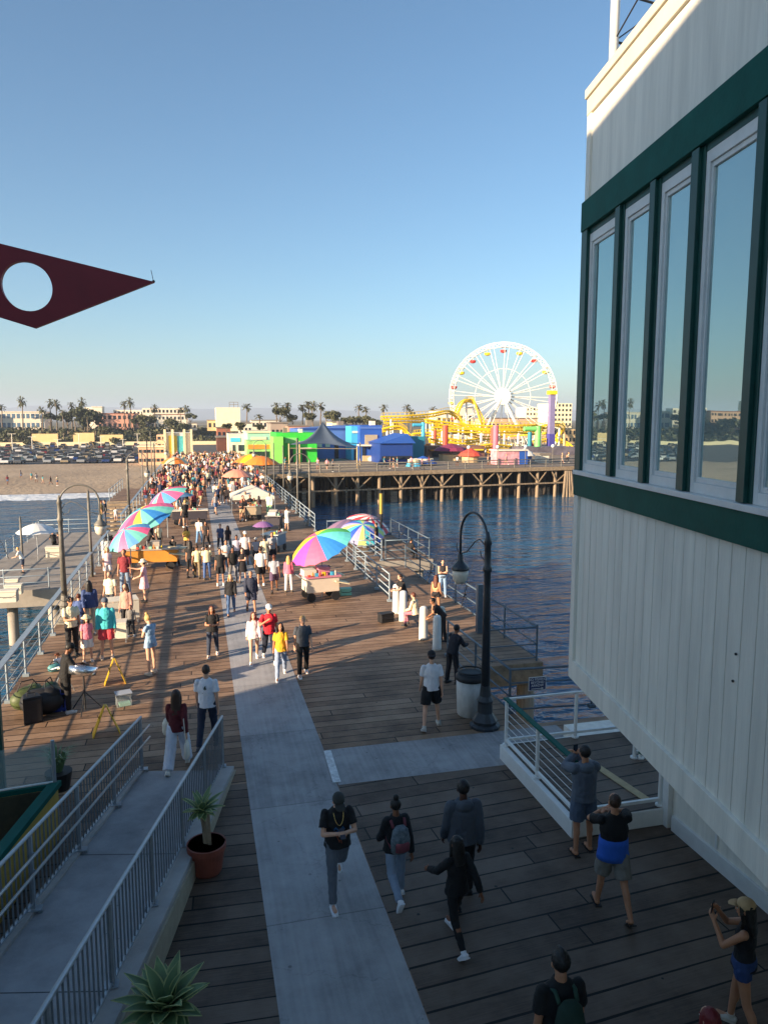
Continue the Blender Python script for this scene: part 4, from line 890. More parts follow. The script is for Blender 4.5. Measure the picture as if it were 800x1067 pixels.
# ---------------- the pier's landward end ----------------
bld('mint_building', 'mint green pier building with cream parapet right of the crowd', 258, 281, 451, 140, c_mint, depth=14, roof=c_cream)
bld('white_shop', 'low white shop with painted front left of the mint building', 238, 258, 452, 150, C_('shop_white', 205, 195, 180, var=.3, scale=.7), depth=10)
bld('brown_shop', 'dark red-brown shop at the foot of the street, right of the walkway', 226, 238, 456, 165, C_('shop_brown', 95, 60, 50, var=.3), depth=8, roof=c_roof)
bld('orange_front_shop', 'pale green-fronted shop with orange lettered band behind the orange umbrellas', 257, 284, 459, 128, C_('shop_green', 150, 190, 120, var=.5, scale=.8), depth=6)
def umbrella(px, ytop, Y, r, m_list, label, hz=2.4, group=None, zb=0.0, name='umbrella', tilt=(0, 0), drop=.45, x=None, n=16, scallop=True, pos=None, pole_h=None):
    if pos is None:
        a = A(px, ytop, Y); pos = (a.x, Y, zb); hz = a.z - zb
    t = thing(name, label, 'umbrella', pos, 0, group); s = MB(); Rg = 6
    apex = Vector((0, 0, hz)); rot = Matrix.Rotation(tilt[0], 3, 'X') @ Matrix.Rotation(tilt[1], 3, 'Y'); ctr = Vector((0, 0, hz - r * drop))
    vs = []; fs = []; mi = []
    def P3(rr, an): 
        k = rr / r; z = hz - r * drop * (k ** 1.9); return ctr + rot @ (Vector((rr * math.cos(an), rr * math.sin(an), z)) - ctr)
    o = len(s.v); s.v.append(tuple(P3(0, 0))); sub = 2; M_ = n * sub
    for g in range(1, Rg + 1):
        for j in range(M_):
            rr = r * g / Rg * (1 - (0.03 if (j % sub) else 0) * g / Rg); s.v.append(tuple(P3(rr, 2 * math.pi * j / M_)))
    for j in range(M_): s.f.append((o, o + 1 + j, o + 1 + (j + 1) % M_)); s.m.append((j // sub) % len(m_list))
    for g in range(Rg - 1):
        for j in range(M_):
            a0 = o + 1 + g * M_ + j; b0_ = o + 1 + g * M_ + (j + 1) % M_; s.f.append((a0, a0 + M_, b0_ + M_, b0_)); s.m.append((j // sub) % len(m_list))
    cn = obj('canopy', s, m_list, t, smooth=False); md = cn.modifiers.new('t', 'SOLIDIFY'); md.thickness = .012
    s = MB()
    for j in range(n): s.tube([P3(.05, 2 * math.pi * j / n) - Vector((0, 0, .03)), P3(r * .5, 2 * math.pi * j / n) - Vector((0, 0, .03)), P3(r * .97, 2 * math.pi * j / n) - Vector((0, 0, .03))], .008, 4)
    obj('rib', s, M_galv, t)
    s = MB(); top = P3(0, 0); s.tube([(0, 0, 0), (0, 0, hz * .55), top + Vector((0, 0, .08))], .022, 8); obj('pole', s, M_galv, t)
    return t
umbrella(262, 473, 92, 2.2, [c_orange, c_gy], 'orange and yellow market umbrella in front of the mint building', n=8)
umbrella(272, 475, 88, 2.2, [c_orange], 'plain orange market umbrella right of the striped one', n=8)
umbrella(247, 489, 66, 1.4, [C_('salmon_cloth', 225, 150, 125)], 'salmon umbrella in the crowd by the right rail', n=8)
# tent
tn = thing('white_tent', 'off-white square canopy tent over a vendor stall by the right rail', 'tent', (4.9, 55, 0))
a = A(262, 505, 56); cx, cy, cz2 = a.x, 56, a.z; w2_ = 1.55; s = MB(); e = cz2 - .75
s.add([(cx - w2_, cy - w2_, e), (cx + w2_, cy - w2_, e), (cx + w2_, cy + w2_, e), (cx - w2_, cy + w2_, e), (cx, cy, cz2), (cx - w2_, cy - w2_, e - .22), (cx + w2_, cy - w2_, e - .22), (cx + w2_, cy + w2_, e - .22), (cx - w2_, cy + w2_, e - .22)],
      [(0, 1, 4), (1, 2, 4), (2, 3, 4), (3, 0, 4), (5, 6, 1, 0), (6, 7, 2, 1), (7, 8, 3, 2), (8, 5, 0, 3)]); obj('roof_cloth', s, c_white, tn, world=True)
for i in (-1, 1):
    for j in (-1, 1):
        s = MB(); s.beam((cx + i * w2_, cy + j * w2_, 0), (cx + i * w2_, cy + j * w2_, e), .05, .05); obj('tent_pole', s, M_galv, tn, world=True)
# left: mural building and terraces at the root of the pier
t, q = bld('mural_building', 'white corner building with a yellow and teal mural panel at the foot of the pier on the left', 171, 200, 451, 172, c_white, zb=-3.5, depth=10)
t['label'] = 'white corner building with yellow and teal mural at the foot of the pier, left'
x0, x1, y0, y1, z0, z1 = q; s = MB(); s.box((x0 + (x1 - x0) * .30, y0 - .06, z1 - 2.6), ((x1 - x0) * .30, .1, 4.0)); obj('yellow_mural', s, c_ytower, t, world=True)
s = MB(); s.box((x0 + (x1 - x0) * .58, y0 - .06, z1 - 2.8), ((x1 - x0) * .22, .1, 4.2)); obj('teal_mural', s, C_('mural_teal', 70, 160, 170, var=.4), t, world=True)
s = MB(); s.box((x0 + (x1 - x0) * .34, y0 - .07, z1 - 5.6), ((x1 - x0) * .34, .1, 1.8)); obj('orange_mural', s, C_('mural_orange', 225, 150, 60, var=.3), t, world=True)
for fx in (.02, .30, .72, .97):
    s = MB(); s.box((x0 + (x1 - x0) * fx, y0 - .4, (z1 + .8 + z0) / 2), (.5, .5, z1 + .8 - z0)); obj('pilaster', s, c_cream, t, world=True)
t, q = bld('terrace_building', 'peach two-level terrace building beside the mural building above the beach', 144, 171, 466, 178, c_peach, zb=-3.6, depth=12, wins=(6, 2, .7, .35), roof=c_cream)
bld('upper_terrace', 'upper storey with cream parapet between the terrace and the mural building', 163, 173, 453, 181, c_peach, zb=-3.6, depth=8, wins=(2, 4, .6, .4))
umbrella(182, 476, 86, 1.6, [c_orange, c_cream], 'small orange and cream umbrella at the far left edge of the crowd', n=8)
for k in range(6):
    x = A(198 + 2 * k, 470, 168).x if False else A(196, 466, 130).x
fl = A(196, 465, 150); s = MB()


# doors, boards and roof gear on the halls of the amusement pier
def dress(front_px0, front_px1, ytop, Y, n, name, m, hh=(0.25, 0.6), parent_label=None):
    pass
halls = {o['label']: o for o in bpy.data.objects if 'label' in o and o.get('category') == 'building'}
def fit(lbl, items):
    o = next(v for k, v in halls.items() if k.startswith(lbl)); w_ = [c for c in o.children if c.name.startswith('wall')][0]; M = wm(o); vs = [M @ v.co for v in w_.data.vertices]
    x0, x1 = min(v.x for v in vs), max(v.x for v in vs); y0 = min(v.y for v in vs); y1 = max(v.y for v in vs); z0, z1 = min(v.z for v in vs), max(v.z for v in vs)
    for nm, a, b, c, d, m in items:
        s = MB()
        if nm == 'roof_unit': s.box((x0 + (x1 - x0) * (a + b) / 2, y0 + 2.5, z1 + (d - c) / 2), ((x1 - x0) * (b - a), 1.6, d - c))
        else: s.box((x0 + (x1 - x0) * (a + b) / 2, y0 - .05, z0 + (z1 - z0) * (c + d) / 2), ((x1 - x0) * (b - a), .16 if nm != 'awning' else 1.6, (z1 - z0) * (d - c)))
        obj(nm, s, m, o, world=True)
fit('bright green box', [('door', .62, .72, 0, .45, c_win), ('door', .30, .40, 0, .45, c_win), ('sign_board', .2, .5, .66, .84, c_lgreen), ('roof_unit', .2, .3, 0, .8, c_roof), ('roof_unit', .6, .68, 0, .6, c_white), ('awning', .55, .85, .46, .50, c_white)])
fit('long periwinkle', [('window', .3, .38, .35, .62, c_white), ('window', .44, .52, .35, .62, c_white), ('door', .6, .67, 0, .42, c_win), ('wall_band', .02, .98, .86, .92, c_blue2), ('roof_unit', .15, .24, 0, .9, c_roof), ('roof_unit', .7, .8, 0, .7, c_roof), ('door', .15, .22, 0, .42, c_win)])
fit('deep blue building', [('door', .1, .24, 0, .45, c_win), ('wall_band', 0.02, .98, .9, .96, c_peri), ('roof_unit', .6, .8, 0, .7, c_white)])
fit('tall cyan', [('wall_band', .1, .9, .8, .86, c_white), ('door', .3, .7, 0, .35, c_win)])
fit('mint green', [('sign_board', .15, .85, .62, .82, c_cream), ('window', .1, .28, .2, .42, c_win), ('window', .4, .6, .2, .42, c_win), ('window', .72, .9, .2, .42, c_win)])
fit('low white shop', [('sign_board', .1, .6, .6, .8, c_cyan), ('door', .2, .32, 0, .45, c_win), ('window', .5, .9, .15, .45, c_win)])
fit('pale green-fronted', [('sign_board', .05, .95, .55, .78, c_orange), ('window', .1, .9, .12, .42, c_win)])
fit('long low ride', [('awning', .05, .45, .6, .7, c_orange), ('awning', .55, .95, .6, .7, c_gy), ('opening', .1, .4, .05, .5, c_win), ('opening', .6, .9, .05, .5, c_win)])
fit('royal blue', []) if any(k.startswith('royal blue') for k in halls) else None
# ---------------- parked cars behind the beach ----------------
car_cols = [('white', (200, 200, 200)), ('silver', (140, 145, 150)), ('black', (18, 19, 22)), ('grey', (75, 80, 88)), ('blue', (30, 55, 110)), ('red', (120, 22, 22)), ('dark blue', (20, 30, 55)), ('beige', (150, 135, 110))]
def car_proto(cn, c):
    t = thing('parked_car', 'car', 'car'); m = mat('car_paint_' + cn.replace(' ', '_'), rgb(*c), .25, .1, var=.03, coat=.8); s = MB()
    prof = [(-2.2, .35), (-2.2, .78), (-2.0, .92), (2.0, .86), (2.2, .72), (2.2, .35)]; W = .88
    n = len(prof); vs = [(sx_ * W, y, z) for sx_ in (-1, 1) for y, z in prof]; fs = [tuple(range(n)), tuple(reversed(range(n, 2 * n)))] + [((i + 1) % n, i, i + n, (i + 1) % n + n) for i in range(n)]
    s.add(vs, fs); obj('body', s, m, t, bevel=.06)
    s = MB(); prof = [(-1.9, .9), (-1.35, 1.42), (.35, 1.44), (1.1, .88)]; vs = [(sx_ * (W - .03 if z < 1 else W - .2), y, z) for sx_ in (-1, 1) for y, z in prof]; n = 4
    s.add(vs, [tuple(range(n)), tuple(reversed(range(n, 2 * n)))] + [((i + 1) % n, i, i + n, (i + 1) % n + n) for i in range(n)]); obj('cabin', s, mat('car_glass', (.02, .025, .03), .08, var=0), t)
    s = MB(); s.box((0, -.5, 1.45), (1.28, 1.6, .05)); obj('roof', s, m, t)
    for sx_ in (-1, 1):
        for y in (-1.35, 1.35):
            s = MB(); s.tube([(sx_ * .72, y, .32), (sx_ * .92, y, .32)], .32, 10); obj('wheel', s, M_black, t)
    return t
protos = []
rr = random.Random(5); cnt = 0
for row in range(13):
    y = 190 + row * 9.6; xa = A(-45, 470, y).x; xb = A(148, 470, y).x
    step = 2.75 + row * .26
    x = xa
    while x < xb and cnt < 285:
        x += step * rr.uniform(.95, 1.35)
        if rr.random() < .10: continue
        k = rr.choice([0, 0, 0, 1, 1, 2, 3, 4, 5, 6, 7, 1]); cn, c = car_cols[k]
        while len(protos) <= k: protos.append(None)
        lab = f'{cn} car parked in the crowded lot behind the beach'
        if protos[k] is None: protos[k] = o = car_proto(cn, c); o['group'] = 'cars parked behind the beach'; o['label'] = lab
        else: o = copy_tree(protos[k])
        o.location = (x, y + rr.uniform(-.4, .4), -3.59); o.rotation_euler = (0, 0, math.pi * (rr.random() < .5) + rr.uniform(-.05, .05)); o.scale = (1, 1, rr.choice((1, 1, 1.12, 1.22))); cnt += 1
# pale low wall and shrubs at the back of the lot, light poles
s = MB(); s.box((-75, 318.5, -2.9), (330, .6, 1.5)); tag(obj('lot_wall', s, c_cream), 'long low cream wall along the back of the parking lot', 'wall')

# ---------------- foliage ----------------
def leaf_mat(name, c1, c2, c3):
    m, nt, L, b = node_mat(name); tc = N(nt, 'TexCoord'); t = N(nt, 'TexNoise'); t.inputs['Scale'].default_value = 1.3; t.inputs['Detail'].default_value = 5; L.new(tc.outputs['Object'], t.inputs['Vector'])
    L.new(ramp(nt, t.outputs[0], [(.3, c1), (.5, c2), (.72, c3)]), b.inputs['Base Color']); b.inputs['Roughness'].default_value = .7; return m
M_leaf = leaf_mat('tree_leaves', (.018, .025, .012), (.045, .055, .022), (.085, .085, .035))
M_leaf2 = leaf_mat('olive_leaves', (.035, .04, .018), (.08, .085, .035), (.13, .12, .055))
M_palm = leaf_mat('palm_leaves', (.03, .04, .018), (.07, .075, .032), (.13, .115, .06))
M_trunk = mat('palm_trunk', (.16, .12, .085), .9, var=.3, scale=2)
def crown(mb, c, r, n, rnd, lf=.5):
    lobes = [(Vector((rnd.uniform(-.6, .6) * r[0], rnd.uniform(-.6, .6) * r[1], rnd.uniform(-.35, .5) * r[2])), rnd.uniform(.35, .6)) for _ in range(7)]
    for i in range(n):
        lc, lr = rnd.choice(lobes); d = Vector((rnd.gauss(0, 1), rnd.gauss(0, 1), rnd.gauss(0, 1))).normalized() * (rnd.random() ** .4) * lr
        p = Vector(c) + lc + Vector((d.x * r[0], d.y * r[1], d.z * r[2])); a = Vector((rnd.gauss(0, 1), rnd.gauss(0, 1), rnd.gauss(0, 1))).normalized(); b = a.orthogonal().normalized(); cc = a.cross(b); k = lf * rnd.uniform(.6, 1.3)
        mb.add([p + b * k, p + cc * k * .6, p - b * k, p - cc * k * .6], [(0, 1, 2, 3)])
def tree_proto(seed, m, r=(3.2, 3.0, 2.2), h=5.0, n=900, lf=.42):
    rnd = random.Random(seed); t = thing('tree', 'tree', 'tree'); s = MB(); s.tube([(0, 0, -.5), (.1, 0, h * .4), (0, .1, h * .75)], [.28, .2, .1], 7)
    for k in range(4): a = k * 1.6 + rnd.random(); s.tube([(.1, 0, h * .4), (math.cos(a) * r[0] * .5, math.sin(a) * r[1] * .5, h * .8)], [.12, .05], 5)
    obj('trunk', s, M_trunk, t); s = MB(); crown(s, (0, 0, h), r, n, rnd, lf); obj('crown', s, m, t); return t
def palm_proto(seed, fan=True, n=34, L_=2.1):
    rnd = random.Random(seed); t = thing('palm_tree', 'palm', 'palm tree'); s = MB()
    s.tube([(0, 0, -1), (.12, 0, -.5), (.05, .05, -.12), (0, 0, 0)], [.02, .02, .019, .015], 7)
    s = MB(); pts = [(0, 0, 0), (rnd.uniform(-.2, .2), 0, 4), (rnd.uniform(-.3, .3), .1, 8), (0, 0, 10)]; s.tube(pts, [.32, .24, .19, .17], 7); s.ell((0, 0, 9.7), (.42, .42, .8), 8, 6); obj('trunk', s, M_trunk, t)
    s = MB()
    for k in range(n):
        a = 2 * math.pi * rnd.random(); el = rnd.uniform(-.95, 1.25); d = Vector((math.cos(a) * math.cos(el), math.sin(a) * math.cos(el), math.sin(el))); l = L_ * rnd.uniform(.75, 1.1); sd_ = d.cross(Vector((0, 0, 1))).normalized()
        p0 = Vector((0, 0, 10)); pr = [p0, p0 + d * l * .5, p0 + d * l * .85 - Vector((0, 0, l * .1)), p0 + d * l - Vector((0, 0, l * .32))]
        wd = [.03, .18, .3 if fan else .16, .05]
        vs = []
        for p, w_ in zip(pr, wd): vs += [p + sd_ * w_, p - Vector((0, 0, -.02)), p - sd_ * w_]
        s.add(vs, [(i * 3 + j, i * 3 + j + 1, i * 3 + j + 4, i * 3 + j + 3) for i in range(3) for j in range(2)])
    obj('crown', s, M_palm, t); return t
trees = [tree_proto(1, M_leaf), tree_proto(2, M_leaf), tree_proto(3, M_leaf2), tree_proto(4, M_leaf2)]; palms = [palm_proto(1), palm_proto(2, True, 44, 2.4)]
used = {}
def put(lst, i, x, y, z, sc, label, group, scz=None):
    k = (id(lst), i)
    if k not in used: used[k] = True; o = lst[i]
    else: o = copy_tree(lst[i])
    o.location = (x, y, z); o.scale = (sc, sc, scz or sc); o.rotation_euler = (0, 0, random.random() * 6.28); o['label'] = label; o['group'] = group; return o
TG = 'trees on the bluff behind the beach'
def T(px, ytop, Y, wpx, i, label, zb=2.2, hf=1.0):
    a = A(px, ytop, Y); sc = wpx / 770 * Y / 7.0; put(trees, i, a.x, Y, a.z - 6.9 * sc * hf, sc, label, TG, sc * hf)
def Pm(px, ytop, Y, i, label, zb=2.2, group='palm trees on the skyline'):
    a = A(px, ytop, Y); h_ = a.z - zb - 1.2; o = put(palms, i, a.x, Y, zb, 1, label, group); k = h_ / 10.0; o.scale = (1.0, 1.0, k)
    return o
def Pz(px, ytop, Y, i, label, zb=2.2, sc=1.0, group='palm trees on the skyline'):
    a = A(px, ytop, Y); h_ = (a.z - zb) ; o = put(palms, i, a.x, Y, a.z - 11.2 * sc, sc, label, group); return o
for d in [(52, 430, 338, 16, 1, 'dark olive tree mass left of the big dome-shaped tree'), (70, 429, 336, 20, 0, 'round dark tree beside the big dome-shaped tree'), (88, 425, 337, 36, 0, 'biggest dome-shaped dark green tree on the bluff, left'), (10, 446, 322, 20, 1, 'low dark shrub tree at the left edge above the lot'), (22, 448, 321, 18, 2, 'olive shrub tree at the left edge above the lot'),
          (66, 446, 319, 10, 0, 'small dark tree in front of the cream retaining wall'), (75, 450, 319, 6, 1, 'tiny round tree in front of the cream retaining wall'), (109, 444, 325, 16, 2, 'olive tree below the pink building'), (139, 436, 334, 11, 0, 'small round dark tree in front of the pink building'), (152, 432, 334, 22, 2, 'broad olive tree in front of the white flats, left'), (152, 446, 324, 26, 3, 'wide olive tree above the parking lot right end'), (178, 436, 330, 22, 3, 'broad tree right of the white flats'), (190, 440, 326, 18, 1, 'dark tree behind the mural building'), (198, 430, 330, 14, 1, 'tall dark tree at the left side of the street'),
          (250, 440, 200, 14, 2, 'bushy tree under the cream block on the right side of the street'), (236, 441, 210, 12, 3, 'pale bushy tree under the left part of the cream block'), (270, 442, 215, 12, 0, 'dark tree right of the cream block'), (284, 444, 220, 12, 3, 'olive tree behind the mint building'), (292, 424, 240, 22, 3, 'large olive tree with palms growing through it, above the green hall'), (305, 432, 242, 14, 2, 'rounded tree right of the large olive tree'), (322, 430, 250, 18, 2, 'grey-green tree cluster under the tall palm row'), (345, 428, 250, 22, 2, 'dense tree crown right of the tall palm row'), (362, 434, 245, 20, 3, 'olive tree behind the periwinkle hall'), (378, 433, 245, 20, 2, 'rounded tree behind the deep blue building'), (392, 436, 240, 16, 0, 'dark tree beside the start of the yellow track'),
          (30, 458, 318, 14, 3, 'low pale shrub below the bluff, left'), (96, 460, 317, 9, 2, 'small tree at the back of the lot near the low cream wall'), (120, 456, 320, 18, 2, 'wide hedge-like tree behind the right part of the lot'), (590, 446, 215, 20, 3, 'olive tree at the far right beneath the apartment tower'), (598, 452, 200, 12, 2, 'pale tree touching the cream building edge'), (410, 440, 230, 14, 3, 'tree glimpsed behind the left end of the coaster'), (455, 441, 235, 16, 2, 'tree glimpsed behind the coaster, right')]: T(*d)
for d in [(22, 415, 340, 1, 'tall shaggy palm over the white flats at far left'), (1, 421, 345, 0, 'palm cut by the left picture edge'), (52, 416, 345, 0, 'slim palm left of the bushy palm on the bluff'), (58, 418, 338, 1, 'bushy palm left of the dome-shaped tree'), (43, 424, 336, 1, 'short full palm in front of the white flats'), (74, 419, 350, 0, 'small distant palm above the dome-shaped tree'), (85, 416, 345, 1, 'tall palm directly above the dome-shaped tree'), (65, 426, 332, 0, 'pale palm in front of the dark olive mass'), (78, 434, 328, 0, 'low palm before the dome-shaped tree'), (91, 432, 328, 0, 'low pale palm right of the dome-shaped tree'), (100, 452, 322, 1, 'short palm by the cream retaining wall'),
          (129, 418, 355, 0, 'left one of the twin palms above the pink building'), (135, 416, 355, 1, 'right one of the twin palms above the pink building'), (161, 422, 350, 1, 'full palm above the white flats, centre left'), (188, 424, 345, 0, 'palm left of the street gap'), (194, 423, 345, 1, 'pair of palm crowns beside the street gap'),
          (257, 420, 260, 0, 'lone palm right of the cream block'), (270, 430, 260, 0, 'low dark palm right of the cream block'), (288, 419, 260, 0, 'left palm rising from the large olive tree'), (299, 419, 262, 0, 'right palm rising from the large olive tree'), (315, 421, 265, 0, 'first palm of the tall row above the green hall'), (321, 418, 268, 0, 'second palm of the tall row above the green hall'), (326, 419, 262, 1, 'third palm of the tall row above the green hall'), (334, 419, 266, 0, 'fourth, tallest palm of the row above the green hall'), (340, 427, 262, 0, 'short palm at the right end of the tall row'), (374, 421, 280, 0, 'left distant palm above the deep blue building'), (381, 423, 280, 0, 'right distant palm above the deep blue building'), (400, 421, 285, 0, 'palm above the left corner of the coaster'), (424, 421, 285, 0, 'palm above the middle of the long coaster straight'), (428, 426, 270, 1, 'squat palm beside the long coaster straight'), (451, 423, 285, 0, 'palm just left of the ferris wheel'), (592, 440, 230, 0, 'palm below the apartment tower at far right'), (586, 444, 215, 1, 'full palm under the yellow track at far right')]: Pm(*d)
# light poles in the lot
for k, px in enumerate((12, 33, 60, 82, 105, 128, 143)):
    a = A(px, 452 + (k % 3) * 3, 250 + k * 7); s = MB(); s.tube([(a.x, a.y, -3.6), (a.x, a.y, a.z)], .12, 6); s.beam((a.x - 1.2, a.y, a.z), (a.x + 1.2, a.y, a.z), .2, .12)
    tag(obj('lot_light', s, c_white, None, loc=(a.x, a.y, -3.6)), 'slim white light pole rising among the parked cars', 'light pole', 'light poles in the parking lot')

# ---------------- buildings on the bluff and beyond ----------------
c_flat = C_('white_flats', 218, 208, 190); c_pinkb = C_('pink_stucco', 200, 150, 130); c_cream2 = C_('cream_block', 232, 222, 185); c_terra = C_('terracotta_roof', 150, 95, 75); c_glassb = C_('glazing_blue', 85, 110, 135, rough=.2)
Z0 = 2.2
bld('white_flats', 'long white apartment flats with blue glazing at the far left', -40, 46, 429, 352, c_flat, Z0, 14, wins=(17, 2, .62, .5), winm=c_glassb, roof=c_flat)
bld('pink_building', 'pink stucco building with balconies right of the dome-shaped tree', 101, 142, 431, 356, c_pinkb, Z0, 14, wins=(8, 2, .55, .45), roof=c_terra)
bld('white_dome_house', 'small white rounded-roof house above the dome-shaped tree', 96, 106, 424, 380, c_flat, Z0, 10, roof=c_flat)
bld('small_white_house', 'white house beside the rounded-roof house on the skyline', 88, 98, 424, 390, c_white, Z0, 10)
bld('hotel_block', 'wide pale hotel block with stepped roof, centre left skyline', 148, 192, 425, 372, c_flat, Z0, 16, wins=(11, 3, .5, .4))
bld('hotel_wing', 'lower pink-roofed wing in front of the pale hotel block', 160, 196, 432, 360, c_white, Z0, 10, wins=(9, 2, .5, .4), roof=c_terra)
bld('low_block', 'low white block between the pink building and the hotel block', 118, 150, 427, 385, c_flat, Z0, 10, wins=(8, 3, .5, .4))
bld('cream_block', 'plain windowless cream block beside the street with a frame on its roof', 225, 250, 424.5, 300, c_cream2, Z0, 16)
rf = thing('roof_frame', 'thin open steel frame on top of the cream block', 'frame', (A(243, 420, 302).x, 302, 12)); s = MB(); a = A(239, 424, 302); b = A(248, 419, 302)
for zz in (b.z, (a.z + b.z) / 2): s.beam((a.x, 302, zz), (b.x, 302, zz), .18, .18)
for xx in (a.x, (a.x + b.x) / 2, b.x): s.beam((xx, 302, a.z - .5), (xx, 302, b.z), .18, .18)
obj('bars', s, c_roof, rf, world=True)
for (a, b, yt, Y, m, l) in [(216, 226, 438, 310, c_tan, 'tan low building at the right side of the street'), (196, 205, 441, 330, c_flat, 'white low building at the left side of the street'), (250, 262, 441, 235, c_white, 'white flat-roofed building below the lone palm'), (262, 290, 438, 330, c_flat, 'long white roof line behind the mint building'), (282, 300, 441, 175, C_('grey_house', 150, 140, 130), 'grey-roofed building behind the bright green hall'), (300, 322, 444, 170, c_pinkb, 'pinkish building between the green hall and the trees'), (346, 356, 440, 200, c_cream2, 'small cream house above the canopy peak, right'), (356, 366, 442, 205, c_cream2, 'cream gable house right of the small cream house'), (226, 240, 446, 215, c_terra, 'terracotta-roofed house below the cream block'), (206, 216, 441.5, 700, C_('street_end', 120, 125, 130), 'grey distant building closing the street'), (336, 350, 446, 190, c_tan, 'tan building just behind the canopy peak'), (478, 492, 425, 250, c_flat, 'white building glimpsed through the left of the ferris wheel'), (455, 470, 428, 255, c_flat, 'white building left of the ferris wheel behind the track'), (500, 560, 436, 240, c_peach, 'peach building behind the lower half of the ferris wheel')]:
    bld('town_building', l, a, b, yt, Y, m, Z0 if Y > 300 else 0.0, 9, group='town buildings behind the pier', wins=(max(2, (b - a) // 4), 1, .5, .4) if Y != 700 else None, roof=c_roof if (a % 2 == 0) else None)
bld('apartment_tower', 'tall cream apartment tower with small windows at the far right', 577, 596, 420, 260, c_cream2, Z0, 14, wins=(5, 6, .45, .5))
bld('apartment_tower', 'paler lower apartment slab left of the tall cream tower', 548, 572, 424, 275, c_flat, Z0, 10, wins=(7, 5, .45, .5))
bld('beige_terrace', 'beige building with columns under the apartment tower beside the coaster', 576, 612, 447, 190, c_tan, 0, 8, wins=(9, 2, .4, .5))
for (a, b, yt, yb, l) in [(33, 60, 452, 461, 'cream retaining wall panel below the bluff, left'), (76, 98, 451, 462, 'cream retaining wall panel below the bluff, middle'), (104, 128, 453, 462, 'long pale retaining wall right of the short palm')]:
    bld('retaining_wall', l, a, b, yt, 318 + (a % 5) * .3, C_('retaining_cream', 220, 190, 135), -3.6, 2, cat='wall')
s = MB(); rr = random.Random(9)
for k in range(5200):
    x = rr.uniform(-130, 30); y = rr.uniform(321, 347); z = land_z(x, y) + rr.uniform(0, 1.6) * (rr.random() ** .5); p = Vector((x, y, z)); a = Vector((rr.gauss(0, 1), rr.gauss(0, 1), rr.gauss(0, 1))).normalized(); b = a.orthogonal().normalized(); c = a.cross(b); k_ = rr.uniform(.4, 1.1)
    s.add([p + b * k_, p + c * k_ * .7, p - b * k_, p - c * k_ * .7], [(0, 1, 2, 3)])
struct(obj('bluff_scrub', s, M_leaf2), 'stuff')
# reflected side: coast continuing left of the picture, seen in the window panes
for k, (px, yt, Y, m, l) in enumerate([(-70, 424, 345, c_flat, 'white slab flats left of the picture'), (-115, 428, 340, c_peach, 'peach flats left of the picture'), (-160, 415, 370, c_cream2, 'tall cream block left of the picture'), (-215, 427, 345, c_flat, 'long white flats farther left of the picture'), (-270, 420, 350, c_tan, 'tan flats farther left of the picture'), (-330, 426, 350, c_peach, 'peach hotel farthest left of the picture'), (-400, 430, 350, c_flat, 'white flats farthest left of the picture')]):
    bld('coast_building', l, px, px + 40, yt, Y, m, Z0, 12, wins=(9, 3, .5, .4), roof=c_terra if k % 2 else None)
for k in range(14):
    T(-40 - 27 * k, 430 + (k * 7) % 9, 332 + (k * 5) % 9, 30, k % 4, f'{["dark", "round dark", "olive", "broad olive"][k % 4]} tree on the bluff left of the picture')
# ---------------- people ----------------
def RX(a): return Matrix.Rotation(R(a), 3, 'X')
def RY(a): return Matrix.Rotation(R(a), 3, 'Y')
def RZ(a): return Matrix.Rotation(R(a), 3, 'Z')
def V(x, y, z): return Vector((x, y, z))
POSES = {  # legs: (hip, knee) right then left; arms: (flex, abduct, elbow, inward) right then left
 'stand': dict(legs=((2, 3), (-2, 2)), arms=((4, 7, 14, 10), (0, 7, 12, 10))),
 'walk': dict(legs=((24, 8), (-17, 22)), arms=((-22, 7, 12, 5), (22, 7, 25, 10))),
 'walk2': dict(legs=((-15, 28), (20, 4)), arms=((18, 8, 22, 10), (-18, 8, 10, 5))),
 'stroll': dict(legs=((12, 6), (-10, 12)), arms=((-10, 7, 14, 10), (10, 7, 18, 10))),
 'phone': dict(legs=((3, 4), (-3, 3)), arms=((22, 6, 105, 42), (24, 6, 100, 42)), head=28),
 'photo': dict(legs=((2, 2), (-3, 3)), arms=((72, 14, 95, 35), (72, 14, 95, 35))),
 'lean': dict(legs=((6, 6), (-4, 4)), arms=((48, 8, 55, 20), (48, 8, 55, 20)), lean=24),
 'cross': dict(legs=((3, 3), (-3, 3)), arms=((26, 4, 95, 68), (26, 4, 95, 68))),
 'sit': dict(legs=((84, 82), (80, 86)), arms=((28, 8, 50, 20), (28, 8, 50, 20)), lean=10, sit=1),
 'hips': dict(legs=((3, 3), (-3, 3)), arms=((-6, 32, 78, 75), (-6, 32, 78, 75))),
 'hold': dict(legs=((4, 4), (-3, 3)), arms=((18, 6, 88, 30), (5, 7, 20, 10))),
 'carry': dict(legs=((16, 8), (-12, 16)), arms=((-4, 6, 14, 5), (12, 10, 85, 30))),
 'reach': dict(legs=((4, 4), (-3, 3)), arms=((78, 10, 25, 10), (20, 8, 50, 20))),
}
SKIN = {'light': rgb(205, 158, 132), 'tan': rgb(178, 126, 96), 'brown': rgb(128, 84, 60), 'dark': rgb(78, 50, 38)}
HAIRC = {'black': rgb(22, 18, 17), 'brown': rgb(58, 38, 26), 'auburn': rgb(88, 44, 26), 'blonde': rgb(196, 158, 98), 'grey': rgb(120, 115, 108), 'red': rgb(110, 24, 28)}
def skinm(k): return mat('skin_' + k, SKIN[k], .5, var=.07, scale=9, spec=.4)
def hairm(k): return mat('hair_' + k, HAIRC[k], .55, var=.35, scale=30, stretch=(6, 6, 1))
